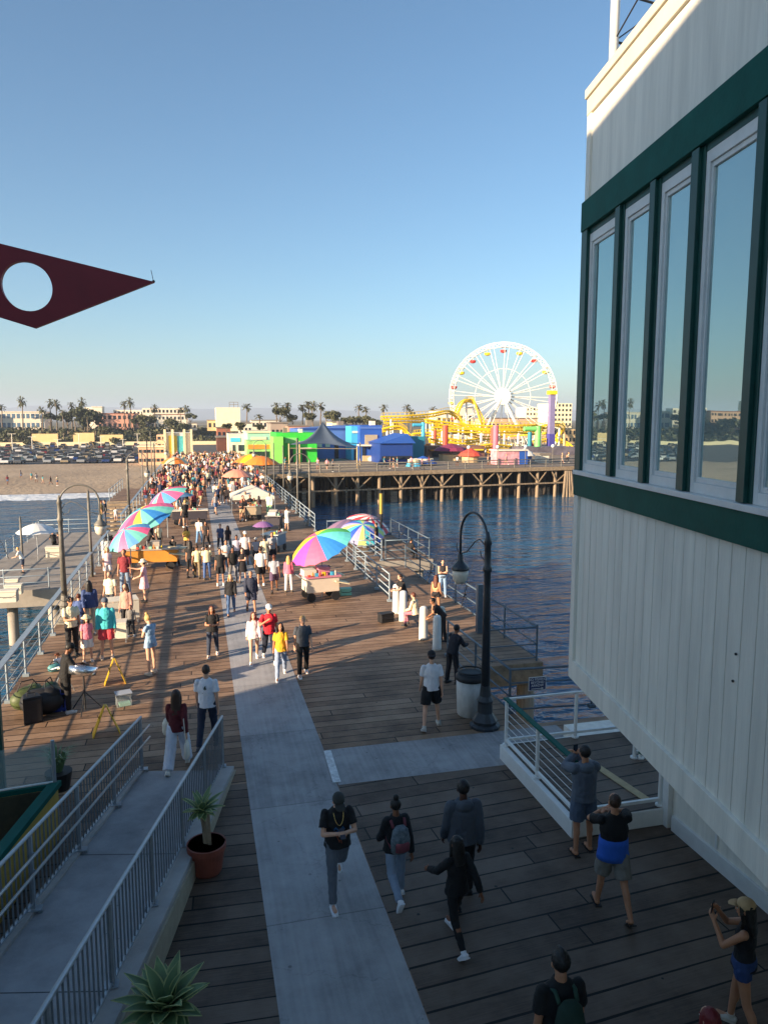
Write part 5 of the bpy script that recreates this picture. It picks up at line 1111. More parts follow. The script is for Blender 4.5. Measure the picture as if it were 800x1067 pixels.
def clothm(c, fold=.5): 
    return mat('cloth_%d_%d_%d' % tuple(c), rgb(*c), .82, var=.12, scale=11, bump=.9 * fold, bscale=9, stretch=(1, 1, .6))
def skeleton(pose, fem, g, o):
    P = dict(POSES[pose]); P.update(o); s = {}
    lean = P.get('lean', 0); T = RX(-lean) @ RZ(P.get('twist', 0)); sw = .166 - (.022 if fem else 0) + g * .02; hw = .088 + (.006 if fem else 0)
    s['T'] = T; s['hip'] = V(0, 0, 0)
    for i, nm in enumerate(('r', 'l')):
        sg = 1 if i == 0 else -1; hp, kn = P['legs'][i]; L_ = RY(-sg * P.get('spread', 3)) @ RX(hp); S_ = L_ @ RX(-kn)
        s['hip' + nm] = V(sg * hw, 0, -.0); s['knee' + nm] = s['hip' + nm] + L_ @ V(0, 0, -.43); s['ank' + nm] = s['knee' + nm] + S_ @ V(0, 0, -.42); s['shin' + nm] = S_
        s['sho' + nm] = T @ V(sg * sw, -.01, .425); f, ab, e, inn = P['arms'][i]; M = T @ RY(-sg * ab) @ RX(f); U_ = M @ V(0, 0, -.285)
        s['elb' + nm] = s['sho' + nm] + U_; E_ = M @ RZ(sg * inn) @ RX(e); s['wri' + nm] = s['elb' + nm] + E_ @ V(0, 0, -.25); s['E' + nm] = E_
    s['neck'] = T @ V(0, -.01, .50); HT = T @ RX(lean * .6) @ RZ(P.get('turn', 0)) @ RX(-P.get('head', 4)); s['HT'] = HT; s['head'] = s['neck'] + HT @ V(0, .02, .148)
    if P.get('sit'): z = .47 if P['sit'] == 1 else P['sit']
    else: z = -min(s['ankr'].z, s['ankl'].z) + .075
    s['z'] = z; s['P'] = P; return s
def torso_rings(fem, g, grow=0.0):
    b = 1 + g * .22
    if fem: rr = [(-.07, .15, .10), (0, .165 * b, .115 * b), (.09, .145 * b, .105 * b), (.18, .125 * b, .09 * b), (.28, .138 * b, .102 * b), (.36, .138, .10), (.425, .125, .078), (.47, .08, .058), (.50, .05, .048)]
    else: rr = [(-.07, .145, .10), (0, .155 * b, .112 * b), (.09, .15 * b, .112 * b), (.18, .148 * b, .108 * b), (.28, .162 * b, .112 * b), (.36, .165, .11), (.425, .148, .085), (.47, .095, .062), (.505, .056, .052)]
    return [(z, x + grow, y + grow) for z, x, y in rr]
def person(label, x, y, hd, h=1.72, pose='stand', fem=False, g=0.0, top=('tee', (240, 240, 240)), bot=('pants', (40, 50, 70)), shoe=(235, 235, 235), skin='tan', hair=('short', 'brown'), hat=None, near=0, group=None, kid=False, z=0.0, **o):
    k = h / 1.75; s = skeleton(pose, fem, g, o); t = thing('person', label, 'person', (x, y, z), R(-hd), group); t.scale = (k, k, k); zz = s['z']; vox = (.024, .0135, .0085)[near]; NS = (8, 10, 12)[near]
    t['category'] = 'child' if kid else 'person'
    Z = V(0, 0, zz); T = s['T']; lf = 1.08 if not fem else 1.0
    def fin(name, mb, m, v=None, smooth_it=2, parent=t):
        ob = obj(name, mb, m, parent, smooth=True); md = ob.modifiers.new('r', 'REMESH'); md.mode = 'VOXEL'; md.voxel_size = v or vox; md.use_smooth_shade = True
        if smooth_it: sm = ob.modifiers.new('s', 'SMOOTH'); sm.factor = .5; sm.iterations = smooth_it
        if near and name not in ('body', 'hair'):
            tx = bpy.data.textures.get('fold_noise') or bpy.data.textures.new('fold_noise', 'CLOUDS'); tx.noise_scale = .075; tx.noise_depth = 2; dm = ob.modifiers.new('d', 'DISPLACE'); dm.texture = tx; dm.strength = .022; dm.mid_level = .5
        return ob
    b = MB()
    def torso(mb, grow=0, lo=-1, hi=9, extra=None):
        rg = [r for r in torso_rings(fem, g, grow) if lo <= r[0] <= hi]
        if extra: rg = extra + rg
        mb.tube([Z + T @ V(0, 0, r[0]) for r in rg], [(r[1], r[2]) for r in rg], NS + 4, ref=tuple(T @ V(1, 0, 0)))
    torso(b, -.004); 
    for q in 'rl':
        b.capsule(Z + s['hip' + q], Z + s['knee' + q], .078 * lf * (1 + g * .15), .052, NS); b.capsule(Z + s['knee' + q], Z + s['ank' + q], .052, .035, NS)
        cm = (s['knee' + q] + s['ank' + q] * .45) / 1.45 + s['shin' + q] @ V(0, -.014, 0); b.ell(Z + cm, (.05, .05, .10), 8, 6, M=s['shin' + q])
        b.capsule(Z + s['ank' + q] + s['shin' + q] @ V(0, -.02, -.03), Z + s['ank' + q] + s['shin' + q] @ V(0, .14, -.045), .034, .03, NS)
        b.ell(Z + s['sho' + q], (.058, .055, .055), 8, 6); b.capsule(Z + s['sho' + q], Z + s['elb' + q], .047 * (1 if fem else 1.12), .037, NS); b.capsule(Z + s['elb' + q], Z + s['wri' + q], .038, .026, NS)
        E = s['E' + q]; w_ = Z + s['wri' + q]; sg = 1 if q == 'r' else -1
        b.capsule(w_, w_ + E @ V(0, 0, -.07), .028, .036, 8, flat=.6, ref=tuple(E @ V(0, 1, 0)))
        if near:
            for j, (ln, oy) in enumerate(((.055, .026), (.066, .009), (.062, -.009), (.048, -.025))):
                f0 = w_ + E @ V(0, oy, -.075); f1 = f0 + E @ V(-sg * .010, 0, -ln * .5); f2 = f1 + E @ V(-sg * .028, 0, -ln * .42); b.tube([f0 - E @ V(0, 0, -.03), f0, f1, f2], [.009, .0105, .010, .008], 6)
            f0 = w_ + E @ V(0, .026, -.025); f1 = f0 + E @ V(-sg * .012, .026, -.026); f2 = f1 + E @ V(-sg * .014, .008, -.026); b.tube([w_ + E @ V(0, .012, -.012), f0, f1, f2], [.013, .013, .0115, .009], 6)
        else: b.capsule(w_ + E @ V(0, 0, -.07), w_ + E @ V(-sg * .02, 0, -.145), .03, .02, 6, flat=.5, ref=tuple(E @ V(0, 1, 0))); b.tube([w_ + E @ V(0, .02, -.03), w_ + E @ V(-sg * .02, .05, -.075)], [.013, .01], 6)
    HT = s['HT']; hc = Z + s['head']; b.tube([Z + T @ V(0, -.015, .43), hc - HT @ V(0, .02, .07)], [.058, .05], NS)
    b.ell(hc + HT @ V(0, -.008, .022), (.075, .094, .098), 14, 10, M=HT); b.ell(hc + HT @ V(0, .022, -.04), (.056, .066, .07), 12, 8, M=HT); b.ell(hc + HT @ V(0, .055, -.088), (.028, .024, .022), 8, 6, M=HT)
    b.ell(hc + HT @ V(0, .096, -.022), (.013, .018, .02), 8, 6, M=HT); b.capsule(hc + HT @ V(0, .083, .012), hc + HT @ V(0, .096, -.02), .010, .012, 6)
    for sg in (-1, 1): b.ell(hc + HT @ V(sg * .076, -.005, -.012), (.011, .02, .03), 8, 6, M=HT)
    b.ell(hc + HT @ V(0, .083, -.06), (.024, .010, .009), 8, 6, M=HT)
    body = fin('body', b, skinm(skin), smooth_it=1)
    if near or o.get('face'):
        for sg in (-1, 1):
            e = MB(); e.ell(hc + HT @ V(sg * .03, .079, .004), (.012, .008, .007), 8, 6, M=HT); obj('eye', e, M_white, t); e = MB(); e.ell(hc + HT @ V(sg * .03, .0855, .004), (.005, .004, .005), 6, 4, M=HT); obj('pupil', e, M_black, t)
            e = MB(); e.tube([hc + HT @ V(sg * .045, .076, .024), hc + HT @ V(sg * .016, .088, .024)], .004, 5); obj('eyebrow', e, hairm(hair[1] if hair[1] in HAIRC else 'brown'), t)
        e = MB(); e.ell(hc + HT @ V(0, .0885, -.060), (.021, .008, .006), 8, 6, M=HT); obj('lips', e, mat('lip', rgb(150, 85, 75), .5), t)
    # bottoms
    bk, bc = bot; m = clothm(bc)
    b = MB(); gr = .016
    if bk in ('pants', 'jeans', 'shorts', 'leggings', 'wide', 'hotpants'):
        le = {'pants': .97, 'jeans': .97, 'leggings': .92, 'wide': .95, 'shorts': -.12, 'hotpants': -.68}[bk]; fl = {'wide': .055, 'shorts': .03, 'leggings': .004, 'jeans': .014, 'pants': .018, 'hotpants': .012}[bk]
        torso(b, gr * .7 if bk != 'leggings' else .006, hi=.10)
        for q in 'rl':
            hp_, kn_, an_ = Z + s['hip' + q], Z + s['knee' + q], Z + s['ank' + q]
            if le > 0:
                b.capsule(hp_, kn_, .082 * lf * (1 + g * .15) + fl * .5, .058 + fl, NS); e_ = kn_.lerp(an_, le); b.tube([kn_ - (kn_ - hp_).normalized() * .02, kn_, kn_.lerp(e_, .5), e_], [.05 + fl, .058 + fl, .050 + fl, .042 + fl * 1.15], NS)
            else: e_ = kn_.lerp(hp_, -le); b.tube([hp_ + V(0, 0, .03), hp_, hp_.lerp(e_, .5), e_], [.07, .086 * lf * (1 + g * .15) + gr * .3, .086 + fl, .074 + fl * 1.25], NS)
        fin('trousers' if le > 0 else 'shorts', b, m)
    elif bk in ('skirt', 'longskirt'):
        zl = -.34 if bk == 'skirt' else -.72; f = (s['kneer'] + s['kneel']) / 2; r = torso_rings(fem, g, .012)
        b.tube([Z + V(f.x * .9, f.y * .9 * (-zl / .43), zl), Z + V(0, f.y * .25, zl * .4), Z + V(0, 0, -.03), Z + T @ V(0, 0, .1)], [(.23, .19), (.195, .155), (.178, .13), (.15, .115)], 16, ref=(1, 0, 0)); fin('skirt', b, m)
    # tops
    tk, c = top; m = clothm(c); b = MB(); grow = {'tank': .006, 'crop': .006, 'tee': .016, 'long': .017, 'hoodie': .034, 'jacket': .032, 'dress': .012, 'romper': .014, 'bra': .006}[tk]
    hem = {'crop': .14, 'bra': .24, 'tank': 0.02}.get(tk, -.02)
    ex = [(hem - .05, torso_rings(fem, g)[1][1] + grow + (.014 if tk not in ('tank', 'crop', 'bra') else 0), torso_rings(fem, g)[1][2] + grow + .012)] if tk not in ('crop', 'bra', 'dress', 'romper') else None
    if tk == 'dress':
        f = (s['kneer'] + s['kneel']) / 2; b.tube([Z + V(0, f.y * .8, -.38), Z + V(0, 0, -.1), Z + T @ V(0, 0, .12)], [(.235, .19), (.19, .15), (.13, .1)], 16, ref=(1, 0, 0))
    if tk == 'romper':
        torso(b, .014, hi=.1)
        for q in 'rl': hp_, kn_ = Z + s['hip' + q], Z + s['knee' + q]; b.tube([hp_, hp_.lerp(kn_, .35)], [.095, .115], NS)
    torso(b, grow, lo=hem - .01, extra=ex, hi=.40 if tk in ('bra',) else 9)
    if tk not in ('tank', 'crop', 'bra') or tk == 'crop' and False:
        for q in 'rl':
            sh, el, wr = Z + s['sho' + q], Z + s['elb' + q], Z + s['wri' + q]; b.ell(sh, (.050 + grow * .7, .050 + grow * .7, .052 + grow * .6), 10, 8)
            if tk in ('tee', 'dress', 'romper'): e_ = sh.lerp(el, .68 if tk == 'tee' else .4); b.tube([sh, sh.lerp(e_, .5), e_], [.050 + grow * .7, .054 + grow * .8, .057 + grow * .9], NS)
            else: b.capsule(sh, el, .05 + grow, .044 + grow * .8, NS); b.tube([el.lerp(sh, .1), el, el.lerp(wr, .5), el.lerp(wr, .93)], [.04 + grow * .8, .045 + grow * .8, .041 + grow * .8, .034 + grow * .7], NS)
    else:
        for q in 'rl': e_ = Z + s['sho' + q]; b.tube([Z + T @ V((.06 if q == 'r' else -.06), 0, .475), Z + T @ V((.09 if q == 'r' else -.09), -.02, .43)], [.03, .03], 6)
    if tk == 'hoodie': b.ell(Z + T @ V(0, -.09, .45), (.12, .065, .085), 12, 8, M=T)
    fin({'tee': 'shirt', 'long': 'shirt', 'tank': 'tank_top', 'crop': 'crop_top', 'bra': 'crop_top', 'hoodie': 'hooded_top', 'jacket': 'jacket', 'dress': 'dress', 'romper': 'romper'}[tk], b, m)
    # shoes
    if shoe:
        for q in 'rl':
            S_ = s['shin' + q]; ft = RX(0) if s['P'].get('sit') else (S_ if abs(S_.to_euler().x) > R(18) else Matrix.Identity(3)); a_ = Z + s['ank' + q]; b = MB()
            if shoe == 'sandal': b.box(a_ + ft @ V(0, .055, -.072), (.09, .26, .018), M=ft); b.tube([a_ + ft @ V(-.045, .07, -.06), a_ + ft @ V(0, .1, -.02), a_ + ft @ V(.045, .07, -.06)], .01, 5)
            else:
                b.tube([a_ + ft @ V(0, -.075, -.04), a_ + ft @ V(0, -.06, -.035), a_ + ft @ V(0, 0, -.03), a_ + ft @ V(0, .09, -.045), a_ + ft @ V(0, .16, -.052), a_ + ft @ V(0, .19, -.056)], [(.02, .015), (.04, .036), (.046, .044), (.049, .032), (.042, .024), (.015, .01)], 10, ref=tuple(ft @ V(1, 0, 0)))
                b.box(a_ + ft @ V(0, .05, -.068), (.085, .235, .022), M=ft); b.tube([a_ + S_ @ V(0, -.008, -.03), a_ + S_ @ V(0, -.004, .035)], .043, 8)
            obj('shoe', b, mat('sandal_black', rgb(25, 22, 20), .6) if shoe == 'sandal' else mat('shoe_%d_%d_%d' % tuple(shoe), rgb(*shoe), .55, var=.1, scale=14), t, smooth=shoe != 'sandal', bevel=.006 if near else 0)
    # hair
    hk, hcn = hair; b = MB()
    if hk != 'bald':
        up = .03 if hk != 'buzz' else .024; b.ell(hc + HT @ V(0, -.022, up), (.084, .098, .096) if hk != 'buzz' else (.078, .095, .096), 14, 10, M=HT)
        if hk == 'mohawk': b.ell(hc + HT @ V(0, -.02, .085), (.035, .09, .07), 10, 8, M=HT)
        if hk in ('long', 'verylong'):
            ln = .27 if hk == 'long' else .40; b.tube([hc + HT @ V(0, -.03, .07), hc + HT @ V(0, -.055, -.04), hc + HT @ V(0, -.07, -.06) + V(0, 0, -ln * .35), hc + HT @ V(0, -.08, -.06) + T @ V(0, -.015, -ln * .75), hc + HT @ V(0, -.08, -.05) + T @ V(0, -.01, -ln)], [(.08, .08), (.094, .062), (.102, .052), (.088, .042), (.05, .02)], 14, ref=tuple(HT @ V(1, 0, 0)))
            for sg in (-1, 1): b.tube([hc + HT @ V(sg * .06, .03, .06), hc + HT @ V(sg * .082, .015, -.03), hc + HT @ V(sg * .085, .0, -.12), hc + T @ V(sg * .09, .02, -.2)], [.02, .026, .028, .014], 7)
        if hk == 'bun': b.ell(hc + HT @ V(0, -.085, .10), (.045, .045, .045), 10, 8, M=HT)
        if hk == 'topbun': b.ell(hc + HT @ V(0, -.045, .145), (.048, .045, .05), 10, 8, M=HT)
        if hk == 'pony': b.tube([hc + HT @ V(0, -.1, .05), hc + HT @ V(0, -.15, .0), hc + HT @ V(0, -.14, -.15)], [.028, .036, .014], 8)
        if hk == 'curly':
            for i in range(14): a_ = i * 2.4; b.ell(hc + HT @ V(.07 * math.cos(a_), -.03 + .08 * math.sin(a_), .05 + .04 * math.sin(i)), (.04, .04, .045), 6, 5)
        ob = fin('hair', b, hairm(hcn), vox * .8, 1)
        if near:
            tx = bpy.data.textures.get('hair_noise') or bpy.data.textures.new('hair_noise', 'CLOUDS'); tx.noise_scale = .02; dm = ob.modifiers.new('d', 'DISPLACE'); dm.texture = tx; dm.strength = .012
    if hat:
        hk2, hc2 = hat; b = MB(); mh = clothm(hc2, .3)
        if hk2 in ('cap', 'backcap'):
            sg = 1 if hk2 == 'cap' else -1; b.ell(hc + HT @ V(0, -.012, .055), (.089, .104, .085), 14, 8, M=HT); vs = []
            b.tube([hc + HT @ V(0, sg * .07, .05), hc + HT @ V(0, sg * .12, .046), hc + HT @ V(0, sg * .165, .034), hc + HT @ V(0, sg * .18, .03)], [(.075, .008), (.074, .009), (.055, .008), (.02, .004)], 12, ref=tuple(HT @ V(1, 0, 0)))
        else:
            b.lathe((0, 0, 0), [(.17, 0), (.172, .008), (.10, .03), (.092, .10), (.06, .125), (.01, .13)], 16); b.v = [tuple(hc + HT @ (Vector(p) + V(0, -.01, .045))) for p in b.v]
        obj('cap' if 'cap' in hk2 else 'hat', b, mh, t, smooth=True)
    t['_hold'] = 0
    return t, s, k, Z
def place(px, py, top_py=None, z=0.0, lo=1.5, hi=1.9):
    p = U(px, py, z); h = 1.72
    if top_py is not None: h = min(hi, max(lo, zat(px, top_py, p.x, p.y) - z))
    return p.x, p.y, h
def W_(t, s, k, Z, key, off=(0, 0, 0), fr=None):     # world point of a joint
    M = wm(t); M_ = s[fr] if fr else Matrix.Identity(3); return M @ (Z + s[key] + M_ @ Vector(off))
def pp(label, px, py, ty, hd, lo=None, **k):
    x, y, h = place(px, py, ty, k.get('z', 0), *((.8, 1.5) if k.get('kid') else (lo or 1.52, 1.88)))
    return person(label, x, y, hd, h=h, **k)

WHT, BLK = (225, 222, 214), (24, 24, 27)
# -- near figures
P1 = pp('man in black t-shirt with blue print and dark cap looking down at his phone', 352, 934, 815, 178, pose='walk', near=2, g=.55, top=('tee', (20, 20, 23)), bot=('jeans', (92, 98, 108)), shoe=(225, 228, 235), skin='light', hair=('short', 'brown'), hat=('cap', (52, 54, 52)), arms=((26, 12, 96, 40), (26, 12, 96, 40)), head=30, legs=((20, 2), (-24, 30)))
P2 = pp('girl with a top bun, black vest and patterned backpack, walking away', 412, 937, 828, -6, pose='walk', near=2, fem=True, top=('jacket', (20, 20, 24)), bot=('jeans', (130, 145, 165)), shoe=(228, 230, 235), skin='brown', hair=('topbun', 'black'), legs=((10, 4), (-20, 42)))
P3 = pp('man in a grey hooded top and dark trousers walking behind the woman in black', 481, 938, 806, 4, pose='stroll', near=2, top=('hoodie', (72, 78, 88)), bot=('pants', (26, 27, 32)), shoe=(30, 30, 34), skin='dark', hair=('short', 'black'), g=.1)
P4 = pp('woman dressed all in black with long dark hair and white shoes', 475, 982, 864, -14, pose='walk', near=2, fem=True, top=('long', (16, 16, 19)), bot=('leggings', (15, 15, 18)), shoe=(225, 226, 230), skin='brown', hair=('long', 'black'), arms=((-34, 14, 18, 5), (38, 20, 30, 10)))
P5 = pp('man in grey hooded tee and shorts raising a phone by the white railing', 606, 888, 773, 3, pose='photo', near=2, top=('hoodie', (88, 97, 110)), bot=('shorts', (78, 92, 112)), shoe='sandal', skin='tan', hair=('short', 'black'))
P6 = pp('man in black and blue top and grey shorts with elbows raised', 636, 950, 822, 12, pose='walk2', near=2, g=.5, top=('tee', (15, 15, 18)), bot=('shorts', (118, 116, 110)), shoe='sandal', skin='tan', hair=('buzz', 'brown'), arms=((74, 50, 120, 30), (60, 34, 110, 30)), legs=((-20, 12), (12, 2)))
P7 = pp('woman in black tank top, denim shorts and tan cap holding up a phone', 770, 1078, 932, 322, pose='stroll', near=2, fem=True, g=.35, top=('tank', (20, 22, 28)), bot=('hotpants', (38, 62, 110)), shoe=(180, 175, 165), skin='tan', hair=('long', 'black'), hat=('cap', (190, 160, 120)), arms=((62, 12, 98, 20), (45, 8, 100, 20)))
P8 = pp('man with a dark mohawk, black t-shirt and green backpack at the bottom edge', 579, 1168, 985, 2, pose='stand', near=2, g=.3, top=('tee', (18, 18, 20)), bot=('pants', (40, 42, 48)), shoe=(60, 60, 60), skin='tan', hair=('mohawk', 'black'))
P9 = pp('person with dark red hair at the bottom edge, only the crown visible', 731, 1215, 1046, 350, pose='stand', near=1, fem=True, top=('tee', (60, 20, 30)), bot=('pants', (40, 42, 48)), shoe=(60, 60, 60), skin='light', hair=('long', 'red'))
P10 = pp('man in white t-shirt, black shorts and dark cap standing with his back turned', 449, 758, 675, 8, pose='stroll', near=1, top=('tee', (215, 215, 220)), bot=('shorts', (18, 18, 22)), shoe=(180, 178, 172), skin='light', hair=('short', 'brown'), hat=('backcap', (30, 28, 32)), spread=7)
P11 = pp('man in dark navy work clothes leaning on the blue-grey railing by the trash can', 471, 712, 649, 62, pose='lean', near=1, top=('long', (20, 24, 36)), bot=('pants', (18, 20, 30)), shoe=(20, 20, 22), skin='brown', hair=('short', 'black'), g=.2, lean=16)
P12 = pp('woman in dark red top and white trousers with long brown hair on the ramp', 186, 801, 713, 8, pose='walk', near=1, fem=True, top=('long', (88, 22, 30)), bot=('wide', (205, 210, 222)), shoe=(220, 215, 205), skin='light', hair=('verylong', 'brown'))
P13 = pp('man in white t-shirt with a small back print and dark jeans near the ramp railing', 217, 779, 689, 12, pose='stroll', near=1, top=('tee', (212, 216, 226)), bot=('jeans', (34, 44, 66)), shoe=(60, 60, 66), skin='light', hair=('buzz', 'brown'))
P14 = pp('street musician in black with a cap playing a steel drum by the left railing', 70, 742, 668, 66, pose='stand', near=1, g=.1, top=('tee', (16, 16, 18)), bot=('pants', (14, 14, 17)), shoe=(205, 205, 205), skin='brown', hair=('short', 'black'), hat=('cap', (18, 18, 20)), arms=((38, 8, 60, 15), (30, 8, 70, 20)), lean=8, head=22)
P15 = pp('woman with a blonde bun in a pale blue romper looking at her phone', 158, 702, 638, 312, pose='phone', near=1, fem=True, top=('romper', (138, 168, 196)), bot=('hotpants', (138, 168, 196)), shoe=(210, 190, 170), skin='light', hair=('topbun', 'blonde'))
P16 = pp('woman in black top and dark jeans walking toward the viewer, arms bent', 222, 684, 629, 182, pose='stroll', near=1, fem=True, g=.3, top=('tee', (24, 24, 27)), bot=('jeans', (44, 54, 74)), shoe=(215, 210, 205), skin='tan', hair=('long', 'auburn'), arms=((12, 10, 95, 45), (12, 10, 95, 45)))
P17 = pp('man in turquoise long-sleeve top and coral shorts facing the viewer', 112, 686, 621, 176, pose='stand', near=1, g=.35, top=('long', (72, 190, 196)), bot=('shorts', (206, 72, 82)), shoe=(185, 165, 145), skin='light', hair=('short', 'brown'), hat=('backcap', (80, 90, 105)))
P18 = pp('child in a straw hat, pink top and white shorts', 92, 690, 640, 160, kid=True, near=1, fem=True, top=('tee', (226, 130, 150)), bot=('shorts', (225, 225, 222)), shoe=(200, 190, 180), skin='light', hair=('long', 'brown'), hat=('straw', (225, 205, 160)))
P19 = pp('man in a cream shirt with a camera strap across his chest', 76, 684, 620, 150, pose='hold', near=1, top=('tee', (214, 208, 178)), bot=('pants', (28, 28, 32)), shoe=(40, 40, 40), skin='tan', hair=('curly', 'black'))
P20 = pp('woman in a blue denim jacket with very long dark hair, back turned', 95, 661, 603, 350, fem=True, near=1, top=('jacket', (52, 72, 120)), bot=('pants', (175, 178, 165)), shoe=(200, 200, 200), skin='tan', hair=('verylong', 'black'))
pp('child with light brown hair in a blue top beside the cream-shirted man', 84, 664, 617, 20, kid=True, near=1, top=('tee', (70, 90, 140)), bot=('pants', (50, 60, 90)), shoe=(60, 60, 60), skin='light', hair=('short', 'auburn'))
pp('seated man in a cream-white t-shirt leaning back on the left railing', 116, 642, 594, 200, near=1, g=.3, top=('tee', (235, 228, 196)), bot=('shorts', (60, 62, 70)), shoe=(80, 70, 60), skin='light', hair=('short', 'grey'))
pp('woman in a dusty pink shawl and black bag with long brown hair', 133, 660, 606, 205, fem=True, near=1, top=('long', (184, 138, 124)), bot=('pants', (30, 30, 36)), shoe=(40, 40, 40), skin='light', hair=('verylong', 'brown'))
pp('child in a grey patterned outfit standing before the woman in the pink shawl', 137, 663, 629, 185, kid=True, near=1, top=('long', (120, 116, 112)), bot=('pants', (58, 60, 66)), shoe=(200, 200, 200), skin='tan', hair=('short', 'brown'))
pp('man in a maroon shirt bending over the white table by the rail', 131, 620, 570, 190, near=1, top=('tee', (128, 40, 50)), bot=('jeans', (120, 140, 165)), shoe=(60, 60, 60), skin='tan', hair=('short', 'brown'))
pp('person in a pink dress and pale bucket hat pointing left', 151, 627, 582, 280, fem=True, near=1, g=.1, top=('dress', (232, 178, 184)), bot=('skirt', (236, 190, 200)), shoe=(24, 24, 26), skin='light', hair=('short', 'black'), hat=('bucket', (235, 220, 190)), pose='reach')
pp('woman in a white and pink top near the left rail under the pastel umbrella', 113, 606, 570, 170, fem=True, near=0, top=('tee', (232, 200, 205)), bot=('shorts', (225, 220, 220)), shoe=(200, 200, 200), skin='light', hair=('long', 'blonde'))
pp('child crouched low on the deck behind the busker in white and blue', 72, 702, 674, 200, kid=True, pose='sit', near=1, sit=.22, top=('tee', (225, 228, 235)), bot=('shorts', (60, 90, 150)), shoe=(90, 80, 70), skin='light', hair=('short', 'auburn'))
pp('small child with a rust hat seated on the deck by the musician', 60, 697, 676, 150, kid=True, pose='sit', near=0, sit=.2, top=('tee', (220, 225, 232)), bot=('shorts', (210, 215, 225)), shoe=(90, 80, 70), skin='light', hair=('short', 'brown'), hat=('bucket', (150, 85, 50)))
# -- the group by the concrete strip
pp('woman in a white shirt and cream shorts with long reddish hair and a red purse', 265, 690, 634, 178, pose='walk', fem=True, near=1, top=('long', (232, 212, 212)), bot=('hotpants', (232, 222, 200)), shoe=(230, 230, 230), skin='light', hair=('long', 'auburn'), face=1)
pp('man in a bright red shirt and white cap walking toward the viewer', 281, 689, 626, 180, pose='walk2', near=1, top=('tee', (200, 30, 48)), bot=('pants', (24, 30, 48)), shoe=(220, 220, 220), skin='tan', hair=('short', 'black'), hat=('cap', (232, 230, 226)), arms=((35, 25, 120, 30), (-12, 8, 15, 5)))
pp('woman in a yellow top under an open pale shirt and light jeans', 293, 706, 645, 182, pose='walk', fem=True, near=1, top=('tee', (228, 170, 40)), bot=('jeans', (140, 156, 182)), shoe=(225, 225, 228), skin='tan', hair=('long', 'black'), face=1)
pp('man in a dark grey two-tone shirt and black trousers beside the woman in yellow', 316, 704, 639, 176, pose='stroll', near=1, top=('tee', (66, 72, 82)), bot=('pants', (14, 14, 17)), shoe=(228, 228, 230), skin='light', hair=('short', 'blonde'), g=.1)
pp('woman with curly blonde hair, black jacket and jeans walking on the strip', 241, 640, 596, 180, pose='walk', fem=True, near=1, top=('jacket', (26, 26, 30)), bot=('jeans', (70, 98, 138)), shoe=(40, 40, 44), skin='light', hair=('long', 'blonde'))
pp('man in a navy jacket and navy shorts walking beside the curly blonde woman', 262, 639, 592, 180, pose='walk2', near=1, g=.3, top=('jacket', (42, 48, 68)), bot=('shorts', (34, 40, 62)), shoe=(60, 50, 45), skin='tan', hair=('short', 'grey'))
